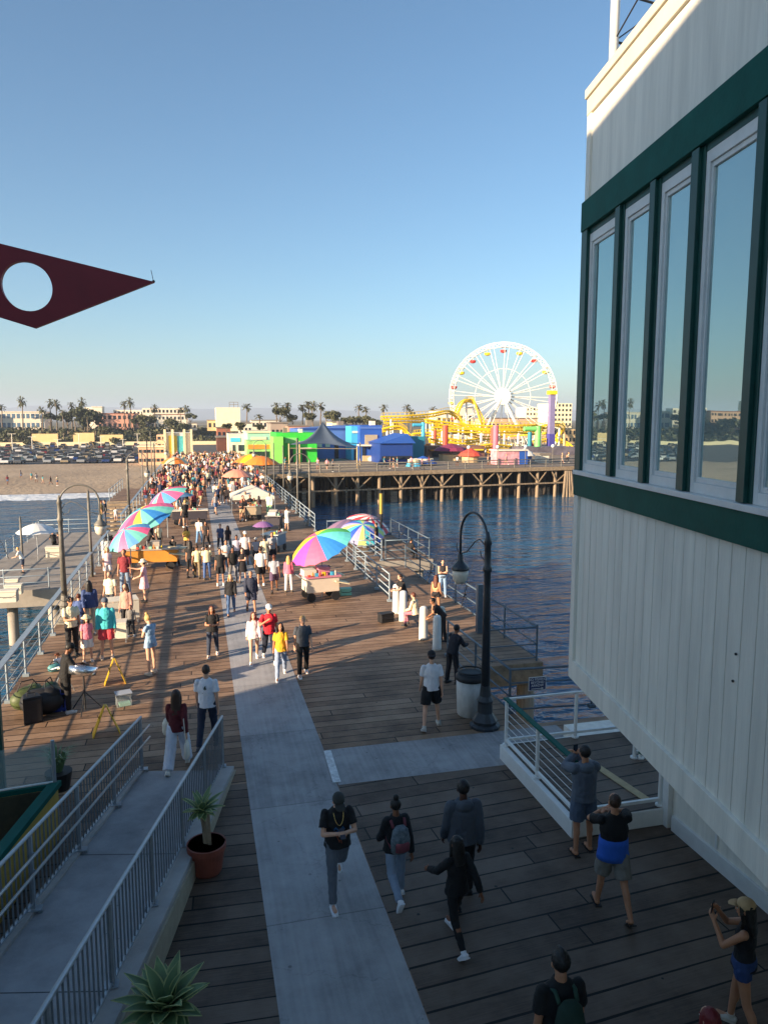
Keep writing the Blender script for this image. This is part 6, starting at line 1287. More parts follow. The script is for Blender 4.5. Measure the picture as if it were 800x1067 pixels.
# -- middle crowd: everyone has a place, a heading and clothes of their own
MID = [
 ('man in all black standing beside the orange vendor cart', 181, 590, 557, 40, {}, 'tee', BLK, 'pants', BLK, ('short', 'black')),
 ('woman in black with a dark cap left of the two cream t-shirts', 199, 602, 562, 10, dict(fem=True), 'tee', (28, 26, 30), 'leggings', (20, 20, 24), ('long', 'black')),
 ('left one of the two men in cream t-shirts, khaki trousers', 206, 602, 568, 5, {}, 'tee', (232, 218, 170), 'pants', (128, 112, 84), ('short', 'brown')),
 ('right one of the two men in cream t-shirts, blue jeans', 216, 604, 566, 2, dict(g=.2), 'tee', (236, 222, 176), 'jeans', (70, 98, 150), ('short', 'black')),
 ('man in white t-shirt and light blue jeans on the edge of the strip', 208, 567, 544, 15, {}, 'tee', WHT, 'jeans', (110, 150, 190), ('short', 'brown')),
 ('woman in dark clothes behind the man in white tee and light jeans', 215, 571, 543, 190, dict(fem=True), 'tee', (40, 34, 36), 'pants', (34, 34, 40), ('long', 'brown')),
 ('man in black shirt open over white and black shorts', 230, 610, 570, 182, {}, 'tee', (32, 32, 34), 'shorts', (26, 26, 30), ('short', 'black')),
 ('big man in black t-shirt and grey trousers facing the viewer', 243, 606, 568, 180, dict(g=.6), 'tee', (18, 18, 20), 'pants', (120, 118, 120), ('short', 'black')),
 ('woman in a black dress with bare crossed arms', 253, 607, 571, 184, dict(fem=True, pose='cross'), 'dress', (30, 26, 30), 'skirt', (30, 26, 30), ('bun', 'brown')),
 ('woman in dark red and black with wavy hair facing left', 238, 577, 549, 200, dict(fem=True), 'tee', (36, 26, 30), 'pants', (90, 110, 120), ('long', 'black')),
 ('man in white cap and pale tee behind the woman in black dress', 256, 590, 551, 178, {}, 'tee', (205, 196, 196), 'shorts', (52, 52, 60), ('short', 'brown'), ('cap', WHT)),
 ('woman in a lilac-grey t-shirt beside the man with the white cap', 247, 590, 557, 182, dict(fem=True), 'tee', (176, 172, 190), 'shorts', (60, 60, 72), ('bun', 'black')),
 ('person in blue stripes standing on the strip left of the wavy-haired woman', 230, 574, 549, 185, dict(fem=True), 'tee', (70, 84, 120), 'pants', (40, 44, 60), ('short', 'black')),
 ('man with pale blond hair and white shirt behind the black open shirt', 236, 598, 561, 180, {}, 'tee', (190, 194, 196), 'pants', (50, 52, 60), ('short', 'black')),
 ('man in bright white t-shirt and black shorts walking away', 272, 611, 568, 4, dict(g=.3), 'tee', (240, 238, 230), 'shorts', (24, 24, 28), ('short', 'brown')),
 ('man in grey t-shirt and purple shorts walking away', 286, 617, 575, 0, {}, 'tee', (164, 166, 176), 'shorts', (92, 70, 96), ('buzz', 'auburn')),
 ('woman with blonde hair, pink sweater and white trousers', 301, 617, 580, 10, dict(fem=True), 'long', (238, 116, 140), 'pants', (226, 222, 216), ('long', 'blonde')),
 ('woman in cream top under the small purple parasol', 276, 592, 556, 0, dict(fem=True), 'tee', (228, 212, 176), 'pants', (150, 140, 130), ('short', 'black')),
 ('man in grey t-shirt right of the purple parasol', 284, 590, 553, 190, {}, 'tee', (150, 152, 158), 'shorts', (36, 36, 44), ('short', 'auburn')),
 ('boy with a white cap and grey top left of the purple parasol', 267, 588, 559, 185, dict(kid=True), 'tee', (180, 180, 190), 'shorts', (60, 60, 70), ('short', 'brown'), ('cap', WHT)),
 ('person in all white taking a photo at the right railing', 299, 553, 527, 75, dict(pose='reach'), 'tee', WHT, 'shorts', (230, 226, 218), ('short', 'brown')),
 ('woman in pink near the white tent with black bag', 265, 541, 520, 210, dict(fem=True), 'tee', (190, 200, 150), 'pants', (190, 190, 170), ('long', 'black')),
 ('tall man in black in front of the white tent', 255, 542, 518, 180, {}, 'tee', (34, 30, 34), 'pants', (30, 30, 36), ('short', 'black')),
 ('woman with long dark hair and dark dress in front of the tent', 270, 538, 518, 10, dict(fem=True), 'dress', (60, 36, 44), 'skirt', (60, 36, 44), ('verylong', 'black')),
 ('pale-green and white clad vendor right of the tent', 281, 540, 512, 200, {}, 'long', (225, 222, 190), 'pants', (150, 200, 160), ('short', 'black')),
 ('person in white robe-like clothes walking on the strip far ahead', 224, 521, 502, 0, {}, 'long', (238, 232, 215), 'wide', (236, 230, 214), ('short', 'black')),
 ('man in black to the right of the figure in white on the strip', 232, 524, 504, 5, {}, 'tee', BLK, 'pants', (36, 36, 42), ('short', 'black')),
 ('woman in tan near the right edge of the far strip', 236, 526, 507, 180, dict(fem=True), 'tee', (180, 140, 110), 'shorts', (60, 50, 50), ('long', 'brown')),
 ('man in white shirt and dark trousers near the salmon umbrella', 241, 522, 500, 180, {}, 'tee', WHT, 'pants', (30, 30, 36), ('short', 'black')),
 ('woman crouching in tan by the white vendor table on the left', 203, 527, 512, 180, dict(fem=True), 'tee', (190, 150, 120), 'shorts', (90, 60, 50), ('long', 'brown')),
 ('bare-armed person in salmon beside the white vendor table', 207, 522, 504, 170, dict(fem=True), 'tank', (205, 140, 110), 'pants', (70, 60, 60), ('bun', 'brown')),
 ('vendor in a white shirt behind the pastel umbrella', 166, 575, 545, 140, {}, 'tee', (226, 212, 176), 'pants', (60, 60, 60), ('short', 'black')),
 ('vendor in black working under the front pastel umbrella', 158, 572, 548, 120, {}, 'long', (22, 22, 26), 'pants', (24, 24, 28), ('short', 'black')),
 ('woman in yellow top with dark hair beside the orange cart', 195, 578, 550, 200, dict(fem=True), 'tee', (206, 170, 80), 'pants', (70, 60, 56), ('long', 'black')),
 ('person in teal top close to the far pastel umbrella', 192, 515, 498, 180, {}, 'tee', (70, 110, 130), 'pants', (40, 44, 60), ('short', 'black')),
]
rs = random.Random(11); poses_ = ['walk', 'walk2', 'stroll', 'stand', 'hold']; skins = ['light', 'tan', 'tan', 'brown']
for i, d in enumerate(MID):
    lab, px, py, top, hd, kw, tk, tc2, bk, bc, hr = d[:11]; kw = dict(kw)
    if 'pose' not in kw: kw['pose'] = poses_[(i * 3) % 5]
    pp(lab, px, py, top, hd + rs.uniform(-8, 8), near=0, top=(tk, tc2), bot=(bk, bc), shoe=rs.choice([(220, 220, 220), (40, 40, 44), (90, 80, 70)]), skin=skins[(i * 5) % 4], hair=hr, hat=d[11] if len(d) > 11 else None, **kw)
# -- right edge: bollard leaners and platform anglers
pp('boy in a black t-shirt resting his arms on the farthest white bollard', 421, 640, 600, 262, pose='lean', near=1, top=('tee', (24, 24, 26)), bot=('shorts', (40, 40, 46)), shoe=(220, 220, 220), skin='light', hair=('short', 'brown'), lean=18)
pp('woman in a cream knit top and pink leggings perched by the second bollard', 433, 655, 609, 318, pose='sit', sit=.62, fem=True, near=1, top=('long', (230, 205, 170)), bot=('leggings', (178, 112, 128)), shoe=(40, 40, 44), skin='light', hair=('short', 'auburn'))
pp('woman with long brown hair, tan crop top and black shorts looking out to sea', 454, 642, 601, 40, fem=True, near=1, top=('crop', (222, 180, 130)), bot=('hotpants', (30, 28, 34)), shoe=(90, 80, 70), skin='tan', hair=('verylong', 'auburn'))
pp('man in a dark tank top with folded arms facing the deck', 461, 622, 584, 195, pose='cross', near=1, g=.3, top=('tank', (36, 34, 40)), bot=('jeans', (130, 158, 190)), shoe=(200, 200, 200), skin='light', hair=('short', 'black'), face=1)
pp('person in black leaning over a white bag by the nearest bollard', 461, 668, 629, 280, pose='lean', near=1, top=('tee', (46, 30, 28)), bot=('pants', (24, 24, 28)), shoe=(30, 30, 30), skin='tan', hair=('short', 'black'), lean=38)
pp('angler in dark clothes seated at the far corner of the small platform', 427, 583, 562, 60, pose='sit', near=0, z=-.1, top=('tee', BLK), bot=('pants', BLK), shoe=BLK, skin='tan', hair=('short', 'black'))
pp('man in black crouching behind the marker pole under the rainbow umbrellas', 392, 573, 553, 300, near=0, z=-.1, top=('tee', BLK), bot=('pants', BLK), shoe=BLK, skin='tan', hair=('short', 'black'))
pp('vendor in a peach shirt sitting behind the cart under the rainbow umbrella', 343, 616, 590, 200, pose='sit', near=1, top=('tee', (226, 150, 120)), bot=('pants', (190, 140, 110)), shoe=(60, 50, 50), skin='tan', hair=('short', 'black'))
# dock
pp('angler in dark clothes bending beside the white cooler on the lower dock', 57, 577, 556, 330, pose='lean', near=0, z=-1.5, top=('tee', BLK), bot=('pants', BLK), shoe=BLK, skin='tan', hair=('short', 'black'))
pp('angler in cap seated behind the white cooler on the lower dock', 62, 572, 552, 320, pose='sit', near=0, z=-1.5, top=('long', (60, 50, 56)), bot=('pants', BLK), shoe=BLK, skin='tan', hair=('short', 'black'), hat=('cap', BLK))
pp('angler in white at the outer rail of the lower dock left of the umbrella', 24, 597, 573, 280, pose='lean', near=0, z=-1.5, top=('tee', WHT), bot=('shorts', (60, 70, 90)), shoe=BLK, skin='light', hair=('short', 'blonde'))
pp('tall figure in cream embracing a companion on the timber landing', 106, 545, 521, 90, near=0, top=('tee', (226, 196, 120)), bot=('pants', (214, 180, 110)), shoe=(90, 80, 70), skin='tan', hair=('short', 'brown'), lo=1.6)
pp('companion in black jacket beside the figure in cream on the landing', 110, 545, 521, 270, near=0, top=('jacket', (30, 34, 46)), bot=('pants', (50, 60, 80)), shoe=(40, 40, 40), skin='light', hair=('short', 'black'), lo=1.6)
pp('child in white on the landing steps beside the embracing pair', 121, 543, 528, 0, kid=True, near=0, top=('tee', (228, 222, 215)), bot=('shorts', (200, 190, 190)), shoe=(90, 80, 70), skin='light', hair=('short', 'brown'))

# -- far crowd: light figures, one body each, with clothing colours of their own
def far_proto(pose, fem, hairlong, skirt):
    s = skeleton(pose, fem, 0, {}); b = MB(); Z = V(0, 0, s['z']); T = s['T']; n = 7; rg = torso_rings(fem, 0, .012)
    b.tube([Z + T @ V(0, 0, r[0]) for r in rg if r[0] >= .0], [(r[1], r[2]) for r in rg if r[0] >= .0], 8, 1, ref=(1, 0, 0)); b.tube([Z + V(0, 0, -.1), Z + V(0, 0, .03)], [(.13, .1), (.165, .12)], 8, 2, ref=(1, 0, 0))
    if skirt: b.tube([Z + V(0, 0, -.36), Z + V(0, 0, .02)], [(.22, .18), (.15, .11)], 8, 2, ref=(1, 0, 0))
    for q in 'rl':
        mid = Z + s['hip' + q].lerp(s['knee' + q], .75); b.tube([Z + s['hip' + q], mid], [.09, .078], n, 2); b.tube([mid, Z + s['knee' + q], Z + s['ank' + q]], [.058, .055, .04], n, 3)
        b.tube([Z + s['sho' + q], Z + s['sho' + q].lerp(s['elb' + q], .7)], [.056, .052], n, 1); b.tube([Z + s['sho' + q].lerp(s['elb' + q], .7), Z + s['elb' + q], Z + s['wri' + q], Z + s['wri' + q] + s['E' + q] @ V(0, 0, -.13)], [.042, .04, .028, .022], n, 0)
        b.box(Z + s['ank' + q] + V(0, .05, -.045), (.085, .24, .07), mi=5)
    HT = s['HT']; hc = Z + s['head']; b.tube([Z + T @ V(0, 0, .44), hc], [.055, .05], n, 0); b.ell(hc + V(0, .005, 0), (.074, .092, .112), 8, 6, 0); b.ell(hc + V(0, -.022, .026), (.085, .096, .10), 8, 6, 4)
    if hairlong: b.tube([hc + V(0, -.04, .03), hc + V(0, -.09, -.12), hc + V(0, -.09, -.26)], [(.08, .06), (.095, .045), (.05, .02)], 8, 4, ref=(1, 0, 0))
    me_o = obj('person', b, [M_white] * 6, smooth=True); return me_o
far_protos = [far_proto(p_, f_, l_, k_) for p_, f_, l_, k_ in (('walk', False, 0, 0), ('walk2', False, 0, 0), ('stand', False, 0, 0), ('stroll', False, 0, 0), ('walk', True, 1, 0), ('stand', True, 1, 1), ('walk2', True, 1, 0), ('hold', True, 1, 0), ('hold', False, 0, 0))]
TOPS = [('white', (238, 232, 222)), ('black', (26, 26, 30)), ('dark red', (130, 44, 48)), ('navy', (44, 56, 86)), ('grey', (150, 148, 150)), ('pink', (206, 150, 160)), ('cream', (228, 210, 175)), ('grey', (120, 120, 126)), ('maroon', (110, 34, 50)), ('black', (34, 30, 34)), ('white', (226, 222, 220)), ('tan', (186, 148, 118)), ('teal', (70, 140, 150)), ('black', (22, 22, 26))]
BOTS = [('dark trousers', (30, 32, 40), 1), ('jeans', (66, 86, 120), 1), ('black shorts', (26, 26, 30), 0), ('tan shorts', (176, 156, 124), 0), ('white shorts', (218, 214, 206), 0), ('black trousers', (18, 18, 22), 1), ('denim shorts', (84, 110, 150), 0)]
def farskin(k): return skinm(k)
rc = random.Random(21); nfar = 0; used_far = set(); spots_far = []
def far_person(x, y, hd=None, where='in the dense far crowd on the pier', z=0.0, group='people in the far crowd'):
    global nfar
    i = rc.randrange(len(far_protos)); src = far_protos[i]; o = src if i not in used_far else src.copy()
    if i in used_far: COL.objects.link(o)
    used_far.add(i); fem = i in (4, 5, 6, 7)
    tn_, tc_ = rc.choice(TOPS); bn, bc, lg = rc.choice(BOTS); sk = rc.choice(['light', 'tan', 'brown', 'tan']); hc_ = rc.choice(['black', 'brown', 'black', 'auburn', 'blonde'])
    if not o.material_slots: return
    ms = [skinm(sk), clothm(tc_, 0), clothm(bc, 0), clothm(bc, 0) if lg else skinm(sk), hairm(hc_), clothm(rc.choice([(210, 210, 210), (30, 30, 34)]), 0)]
    for sl_, m_ in zip(o.material_slots, ms): sl_.link = 'OBJECT'; sl_.material = m_
    o.location = (x, y, z); o.rotation_euler = (0, 0, rc.choice([0, math.pi]) + rc.uniform(-.7, .7) if hd is None else hd); k = rc.uniform(.9, 1.06) * (.95 if fem else 1.0); o.scale = (k, k, k)
    tag(o, f'{"woman" if fem else "man"} in {tn_} top and {bn} {where}', 'person', group); nfar += 1
tries = 0
while len(spots_far) < 400 and tries < 9000:
    tries += 1; y = 47 + 80 * rc.random() ** .85; x = rc.uniform(-4.2, 6.4)
    dens = min(1.0, max(0.08, (y - 42) / 18.0))
    if .5 < x < 2.6 and y < 74: dens *= .16
    if rc.random() > dens: continue
    if any((x - a) ** 2 + (y - b) ** 2 < .30 for a, b in spots_far): continue
    if y < 60 and (x > 3.4 or x < -3.0): continue
    spots_far.append((x, y))
spots_far.sort(key=lambda p_: p_[1])
for x, y in spots_far[:178]: far_person(x, y)
rest = spots_far[178:]
for k in range(24):                              # along the amusement pier edge
    t_ = rc.uniform(2, 64); p = PK0 + PKd * t_ + PKn * rc.uniform(1.0, 9.0); far_person(p.x, p.y, rc.random() * 6.28, 'strolling along the front of the amusement pier', group='people on the amusement pier')
for k, (px, py) in enumerate([(22, 499), (38, 503), (45, 504), (53, 505), (33, 501), (8, 505), (60, 506)]):
    p = U(px, py, -3.9); far_person(p.x, p.y, rc.random() * 6.28, 'out on the open sand of the beach', z=-3.9, group='people on the beach')

# the farthest people, past those that can be told apart, read as one mass
cm = MB(); cmats = []; cidx = {}
def cmi(m):
    if m.name not in cidx: cidx[m.name] = len(cmats); cmats.append(m)
    return cidx[m.name]
for x, y in rest:
    i = rc.randrange(len(far_protos)); src = far_protos[i].data; tn_, tc_ = rc.choice(TOPS); bn, bc, lg = rc.choice(BOTS); sk = rc.choice(['light', 'tan', 'brown'])
    ms = [cmi(m_) for m_ in (skinm(sk), clothm(tc_, 0), clothm(bc, 0), clothm(bc, 0) if lg else skinm(sk), hairm(rc.choice(['black', 'brown', 'blonde'])), clothm((30, 30, 34), 0))]
    M_ = Matrix.Translation((x, y, 0)) @ Matrix.Rotation(rc.choice([0, math.pi]) + rc.uniform(-.7, .7), 4, 'Z') @ Matrix.Scale(rc.uniform(.9, 1.05), 4); o_ = len(cm.v)
    cm.v += [tuple(M_ @ v.co) for v in src.vertices]
    for pl in src.polygons: cm.f.append(tuple(o_ + j for j in pl.vertices)); cm.m.append(ms[pl.material_index])
struct(obj('distant_crowd', cm, cmats, smooth=True), 'stuff')['label'] = 'dense mass of people at the landward end of the pier'
# ---------------- umbrellas, carts and things on the deck ----------------
UC = lambda n, r, g, b: C_('umbrella_' + n, r, g, b, var=.05)
rb = [UC('magenta', 226, 76, 170), UC('hot_pink', 232, 92, 130), UC('gold', 240, 186, 50), UC('yellow', 244, 214, 60), UC('green', 90, 190, 90), UC('aqua', 110, 215, 210), UC('pale_aqua', 150, 225, 220), UC('blue', 50, 130, 205)]
p = U(345, 624); ru = umbrella(0, 0, 0, 1.24, [rb[i] for i in (4, 4, 3, 3, 1, 1, 2, 2, 0, 0, 1, 1, 7, 7, 5, 5)], 'large rainbow umbrella tilted over the vendor cart on the right', pos=(p.x - .3, p.y + .25, 0), hz=2.5, tilt=(R(14), R(-26)), drop=.42, n=16)
pu = [UC('pale_pink', 214, 96, 140), UC('pale_blue', 90, 150, 200), UC('pale_yellow', 222, 196, 70), UC('mint', 110, 190, 180), UC('rose', 205, 70, 110), UC('sky', 48, 122, 190)]
p = U(157, 594); umbrella(0, 0, 0, 1.42, [pu[0], pu[4], pu[2], pu[3], pu[5], pu[3]], 'big pastel rainbow umbrella over the orange vendor cart on the left', pos=(p.x - .2, p.y + 1.4, 0), hz=2.7, tilt=(R(16), R(-24)), drop=.4, n=12)
p = U(134, 610); umbrella(0, 0, 0, .98, [pu[1], pu[3], pu[0]], 'light blue and mint umbrella lower than the big pastel one, nearest on the left', pos=(p.x, p.y + 1.5, 0), hz=2.2, tilt=(R(20), R(-26)), drop=.45, n=12)
p = U(175, 560); umbrella(0, 0, 0, 1.35, [pu[4], pu[1], pu[0], pu[3]], 'pink and blue umbrella behind the big pastel one on the left', pos=(p.x, p.y, 0), hz=2.75, tilt=(R(12), R(-30)), drop=.4, n=12)
p = U(190, 545); umbrella(0, 0, 0, 1.1, [UC('slate_blue', 110, 150, 185), UC('teal_blue', 80, 140, 165)], 'grey-blue flat umbrella between the pink one and the white vendor table', pos=(p.x - .3, p.y, 0), hz=2.1, drop=.25, n=10)
umbrella(363, 541, 42, 1.35, [UC('mauve', 140, 110, 135), UC('dusk', 110, 95, 125)], 'mauve umbrella left of the striped pair beyond the rainbow umbrella', zb=-.1, n=12)
umbrella(377, 545, 39.5, 1.25, [UC('turq', 80, 190, 200), UC('cobalt', 50, 90, 190), UC('lilac', 170, 160, 205), UC('lime', 200, 220, 120)], 'blue, turquoise and lime umbrella in front of the red and white one', zb=-.1, tilt=(R(25), 0), n=16)
umbrella(383, 537, 43, 1.35, [UC('red', 215, 60, 70), UC('white', 232, 228, 222)], 'red and white panelled umbrella on the small fishing platform', zb=-.1, tilt=(R(18), R(12)), n=16)
q = U(40, 585, -1.5); umbrella(0, 0, 0, 1.15, [M_white], 'white umbrella at the outer rail of the lower concrete dock', pos=(q.x, q.y, -1.5), hz=2.25, n=8)
q = U(275, 588); umbrella(0, 0, 0, .5, [UC('purple', 140, 100, 150)], 'small purple parasol held above the woman in the cream top', pos=(q.x, q.y, 1.0), hz=1.05, n=8, name='parasol')

def cart(px, py, rz, label, body_m, top_m, shelf=True, L_=1.6):
    p = U(px, py); t = thing('vendor_cart', label, 'cart', (p.x, p.y, 0), R(rz), 'vendor carts'); s = MB(); s.box((0, 0, .62), (L_, .85, .55)); obj('body', s, body_m, t, bevel=.02)
    s = MB(); s.box((0, 0, .93), (L_ + .12, .95, .05)); obj('top_board', s, top_m, t)
    if shelf:
        for i, (dx, w_, h_) in enumerate(((-.45, .5, .22), (.1, .45, .3))): s = MB(); s.box((L_ * dx * .8, .05, .957 + h_ / 2), (w_, .5, h_)); obj('goods_box', s, [c_white, top_m][i], t, bevel=.01)
        s = MB(); s.beam((L_ * .35, -.35, .75), (L_ * .78, -.35, .62), .5, .04); s.beam((L_ * .32, .1, .98), (L_ * .75, .12, .86), .55, .04); obj('fold_out_tray', s, c_cream, t)
    for sx_ in (-1, 1):
        for sy in (-1, 1): s = MB(); s.tube([(sx_ * L_ * .38, sy * .36, .17), (sx_ * L_ * .38, sy * .42, .17)], .17, 14); s.tube([(sx_ * L_ * .38, sy * .36, .17), (sx_ * L_ * .38, sy * .36, .36)], .025, 6); obj('wheel', s, M_black, t)
    s = MB(); s.tube([(-L_ / 2, -.3, .8), (-L_ / 2 - .25, -.3, .95), (-L_ / 2 - .25, .3, .95), (-L_ / 2, .3, .8)], .018, 6, ref=(0, 0, 1)); obj('handle', s, M_galv, t); return t
cart(334, 624, 8, 'white and pink vendor cart with fold-out trays under the rainbow umbrella', C_('cart_white', 214, 198, 180), C_('cart_pink', 205, 130, 150), L_=1.25)
cart(158, 592, -4, 'orange wooden vendor cart with a grey top under the big pastel umbrella', C_('cart_orange', 196, 132, 50, var=.25), C_('cart_top', 170, 160, 150), L_=2.4)
cart(198, 546, 0, 'long white-topped vendor table cart beside the grey-blue umbrella', C_('cart_dark', 60, 56, 64), c_white, shelf=False, L_=2.2)
cart(286, 574, 60, 'small blue-grey stroller-like cart right of the purple parasol', C_('cart_blue', 120, 140, 160), c_white, shelf=False, L_=1.1)
cart(286, 552, 75, 'dark vendor cart with pale top by the right rail behind the photo taker', C_('cart_dark', 60, 56, 64), C_('cart_top', 170, 160, 150), L_=1.2)
cart(262, 541, 5, 'pale crate cart in the shade of the white tent', C_('cart_cream', 200, 180, 150), c_white, shelf=False, L_=1.2)
def table(px, py, label, sx_=1.2, sy=.7, h_=.75, cloth=True, rz=0):
    p = U(px, py); t = thing('table', label, 'table', (p.x, p.y, 0), R(rz)); s = MB(); s.box((0, 0, h_), (sx_, sy, .04)); obj('tabletop', s, c_white, t)
    for i in (-1, 1):
        for j in (-1, 1): s = MB(); s.beam((i * sx_ * .45, j * sy * .42, 0), (i * sx_ * .45, j * sy * .42, h_ - .021), .035, .035); obj('leg', s, M_galv, t)
    if cloth: s = MB(); s.box((0, -sy / 2 - .012, h_ * .6), (sx_, .012, h_ * .72)); obj('cloth_front', s, c_white, t)
table(128, 648, 'white-clothed folding table beside the man in the maroon shirt', 1.0, .7, .8, rz=12)
table(124, 668, 'low white table between the turquoise-clad man and the child', .5, .5, .62)
# small things
def cooler(px, py, z, label, c=None, s_=1.0, rz=0):
    p = U(px, py, z); t = thing('cooler', label, 'cooler', (p.x, p.y, z), R(rz), 'coolers and bait boxes'); s = MB(); s.box((0, 0, .17 * s_), (.62 * s_, .36 * s_, .34 * s_)); obj('box', s, c or c_white, t, bevel=.02); s = MB(); s.box((0, 0, .375 * s_), (.65 * s_, .39 * s_, .06 * s_)); obj('lid', s, c or c_white, t, bevel=.012)
    s = MB(); s.tube([(-.3 * s_, -.2 * s_, .25 * s_), (-.2 * s_, -.24 * s_, .2 * s_), (.2 * s_, -.24 * s_, .2 * s_), (.3 * s_, -.2 * s_, .25 * s_)], .012, 5); obj('handle', s, M_black, t); return t
cooler(8, 627, -1.5, 'nearest white cooler at the near rail of the lower dock', s_=1.4); cooler(15, 619, -1.5, 'middle white cooler at the near rail of the lower dock', s_=1.2); cooler(13, 611, -1.5, 'farthest of the three white coolers by the dock near rail', s_=1.0)
cooler(58, 580, -1.5, 'white cooler in front of the anglers on the lower dock', s_=1.6); cooler(402, 648, 0, 'small dark tackle box on the deck left of the farthest bollard', M_black, .8, 15)
cooler(360, 620, 0, 'pale teal box beside the vendor cart tray', C_('box_teal', 130, 205, 190), .7)
# busker's gear
p = U(89, 742); t = thing('steel_drum', 'chrome steel drum on a black stand in front of the street musician', 'drum', (p.x, p.y, 0)); s = MB()
for k in range(3): a = 2.1 * k + .4; s.tube([(0, 0, .5), (.38 * math.cos(a), .38 * math.sin(a), .02)], .014, 6)
s.tube([(0, 0, .06), (0, 0, .98)], .02, 8); s.tube([(-.22, 0, .94), (.22, 0, 1.0)], .012, 6); obj('stand', s, M_black, t)
M_chrome = mat('chrome', (.75, .77, .8), .16, .95, var=.05)
s = MB(); M_ = RX(-12) @ RY(10); s.lathe((0, 0, 0), [(.31, -.14), (.33, .05), (.30, .05), (.25, .0), (.12, -.06), (.01, -.08)], 24); s.v = [tuple(M_ @ Vector(v) + Vector((.0, 0, 1.07))) for v in s.v]; obj('pan', s, M_chrome, t, smooth=True)
s = MB()
for k in range(8): a = k * .785; c = M_ @ V(.21 * math.cos(a), .21 * math.sin(a), .0) + V(0, 0, 1.07); s.ell(c, (.045, .045, .012), 8, 4, M=M_)
obj('note_domes', s, M_chrome, t, smooth=True)
p = U(34, 752); t = thing('speaker', 'black portable loudspeaker on the deck beside the street musician', 'speaker', (p.x, p.y, 0), R(20)); s = MB(); s.prism([(-.2, -.16), (.2, -.16), (.15, .17), (-.15, .17)], 0, .62); obj('cabinet', s, M_black, t, bevel=.02); s = MB(); s.box((0, -.168, .3), (.33, .012, .5)); obj('grille', s, mat('grille', (.03, .03, .033), .5, .4), t); s = MB(); s.tube([(-.08, 0, .62), (-.08, 0, .67), (.08, 0, .67), (.08, 0, .62)], .012, 6); obj('handle', s, M_black, t)
def bag(px, py, label, m, sc=1.0, z=0, rz=0, name='bag'):
    p = U(px, py, z); t = thing(name, label, 'bag', (p.x, p.y, z), R(rz)); s = MB(); rnd = random.Random(int(px)); s.ell((0, 0, .2 * sc), (.32 * sc, .2 * sc, .21 * sc), 16, 10); s.ell((.12 * sc, .02, .3 * sc), (.16 * sc, .15 * sc, .12 * sc), 12, 8); s.v = [(x + rnd.uniform(-.012, .012), y + rnd.uniform(-.012, .012), max(0.002, zz + rnd.uniform(-.01, .01))) for x, y, zz in s.v]; obj('body', s, m, t, smooth=True)
    s = MB(); s.tube([(-.2 * sc, 0, .36 * sc), (-.1 * sc, .02, .52 * sc), (.1 * sc, 0, .52 * sc), (.2 * sc, 0, .38 * sc)], .014, 6); obj('strap', s, M_black, t); return t
bag(44, 744, 'bulging black bag behind the loudspeaker', M_black, 1.5); bag(30, 738, 'pale green and yellow bag against the left railing', C_('bag_green', 74, 86, 48, var=.5, scale=5), 1.3, rz=40); bag(52, 736, 'dark green duffel bag heaped beside the musician', C_('bag_dkgreen', 28, 50, 32, var=.4, scale=5), 1.3, rz=80); bag(57, 700, 'turquoise cloth bag by the left rail near the seated children', C_('bag_turq', 80, 140, 145), .55, rz=20)
p = U(62, 740); s = MB(); s.prism([(-.16, -.13), (.16, -.13), (.16, .13), (-.16, .13)], .02, .42); s.box((0, 0, .435), (.36, .3, .03)); s.box((0, 0, .01), (.30, .24, .02)); tag(obj('blue_crate', s, C_('crate_blue', 30, 60, 150), None, bevel=.006), 'royal blue crate standing behind the musician', 'crate').location = (p.x, p.y, 0)
t = thing('guitar_stand', 'folding metal stand with mallets beside the musician, left of the drum', 'stand', (U(66, 722).x, U(66, 722).y, 0)); s = MB()
for d in ((-.25, .1), (.25, .1), (0, -.3)): s.tube([(0, 0, .6), (d[0], d[1], 0)], .015, 6)
s.tube([(-.25, 0, .62), (.3, -.1, .8)], .02, 6); obj('frame', s, M_galv, t); s = MB(); s.tube([(-.1, 0, .64), (.4, -.16, .76)], .035, 8); obj('mallets', s, c_white, t)
def wet_sign(px, py, label, rz, op=.26):
    p = U(px, py); t = thing('floor_sign', label, 'floor sign', (p.x, p.y, 0), R(rz), 'yellow A-frame floor signs'); m = mat('floor_sign_yellow', rgb(222, 176, 40), .45, var=.08)
    for sg in (-1, 1):
        s = MB(); T_ = lambda x, z: (x, sg * (op * (1 - z / .66)) + sg * .006, z); ou = [(-.15, 0), (.15, 0), (.09, .62), (.05, .66), (-.05, .66), (-.09, .62)]
        vs = [T_(x, z) for x, z in ou] + [(x, y + sg * .018, z) for x, y, z in [T_(x, z) for x, z in ou]]; n = 6; s.add(vs, [tuple(range(n)), tuple(reversed(range(n, 2 * n)))] + [((i + 1) % n, i, i + n, (i + 1) % n + n) for i in range(n)]); obj('panel', s, m, t)
        s = MB(); s.box(Vector(T_(0, .38)) + Vector((0, sg * .022, 0)), (.10, .004, .16), M=RX(-sg * 21)); obj('warning_mark', s, M_black, t)
    return t
wet_sign(111, 765, 'nearer yellow A-frame floor sign between the musician and the ramp', 100); wet_sign(120, 712, 'farther yellow A-frame floor sign beyond the steel drum', 96, .24)
# clear tip box
p = U(129, 735); t = thing('tip_box', 'small clear plastic tip box on the deck right of the floor signs', 'box', (p.x, p.y, 0), R(15)); s = MB(); s.box((0, 0, .15), (.34, .26, .3)); obj('tub', s, mat('clear_plastic', (.5, .55, .58), .15, alpha=.35), t, bevel=.01); s = MB(); s.box((0, 0, .315), (.38, .3, .03)); obj('lid', s, mat('grey_plastic', (.35, .38, .42), .4), t, bevel=.008); s = MB(); s.box((.02, 0, .04), (.25, .2, .06)); obj('money', s, c_mint, t)
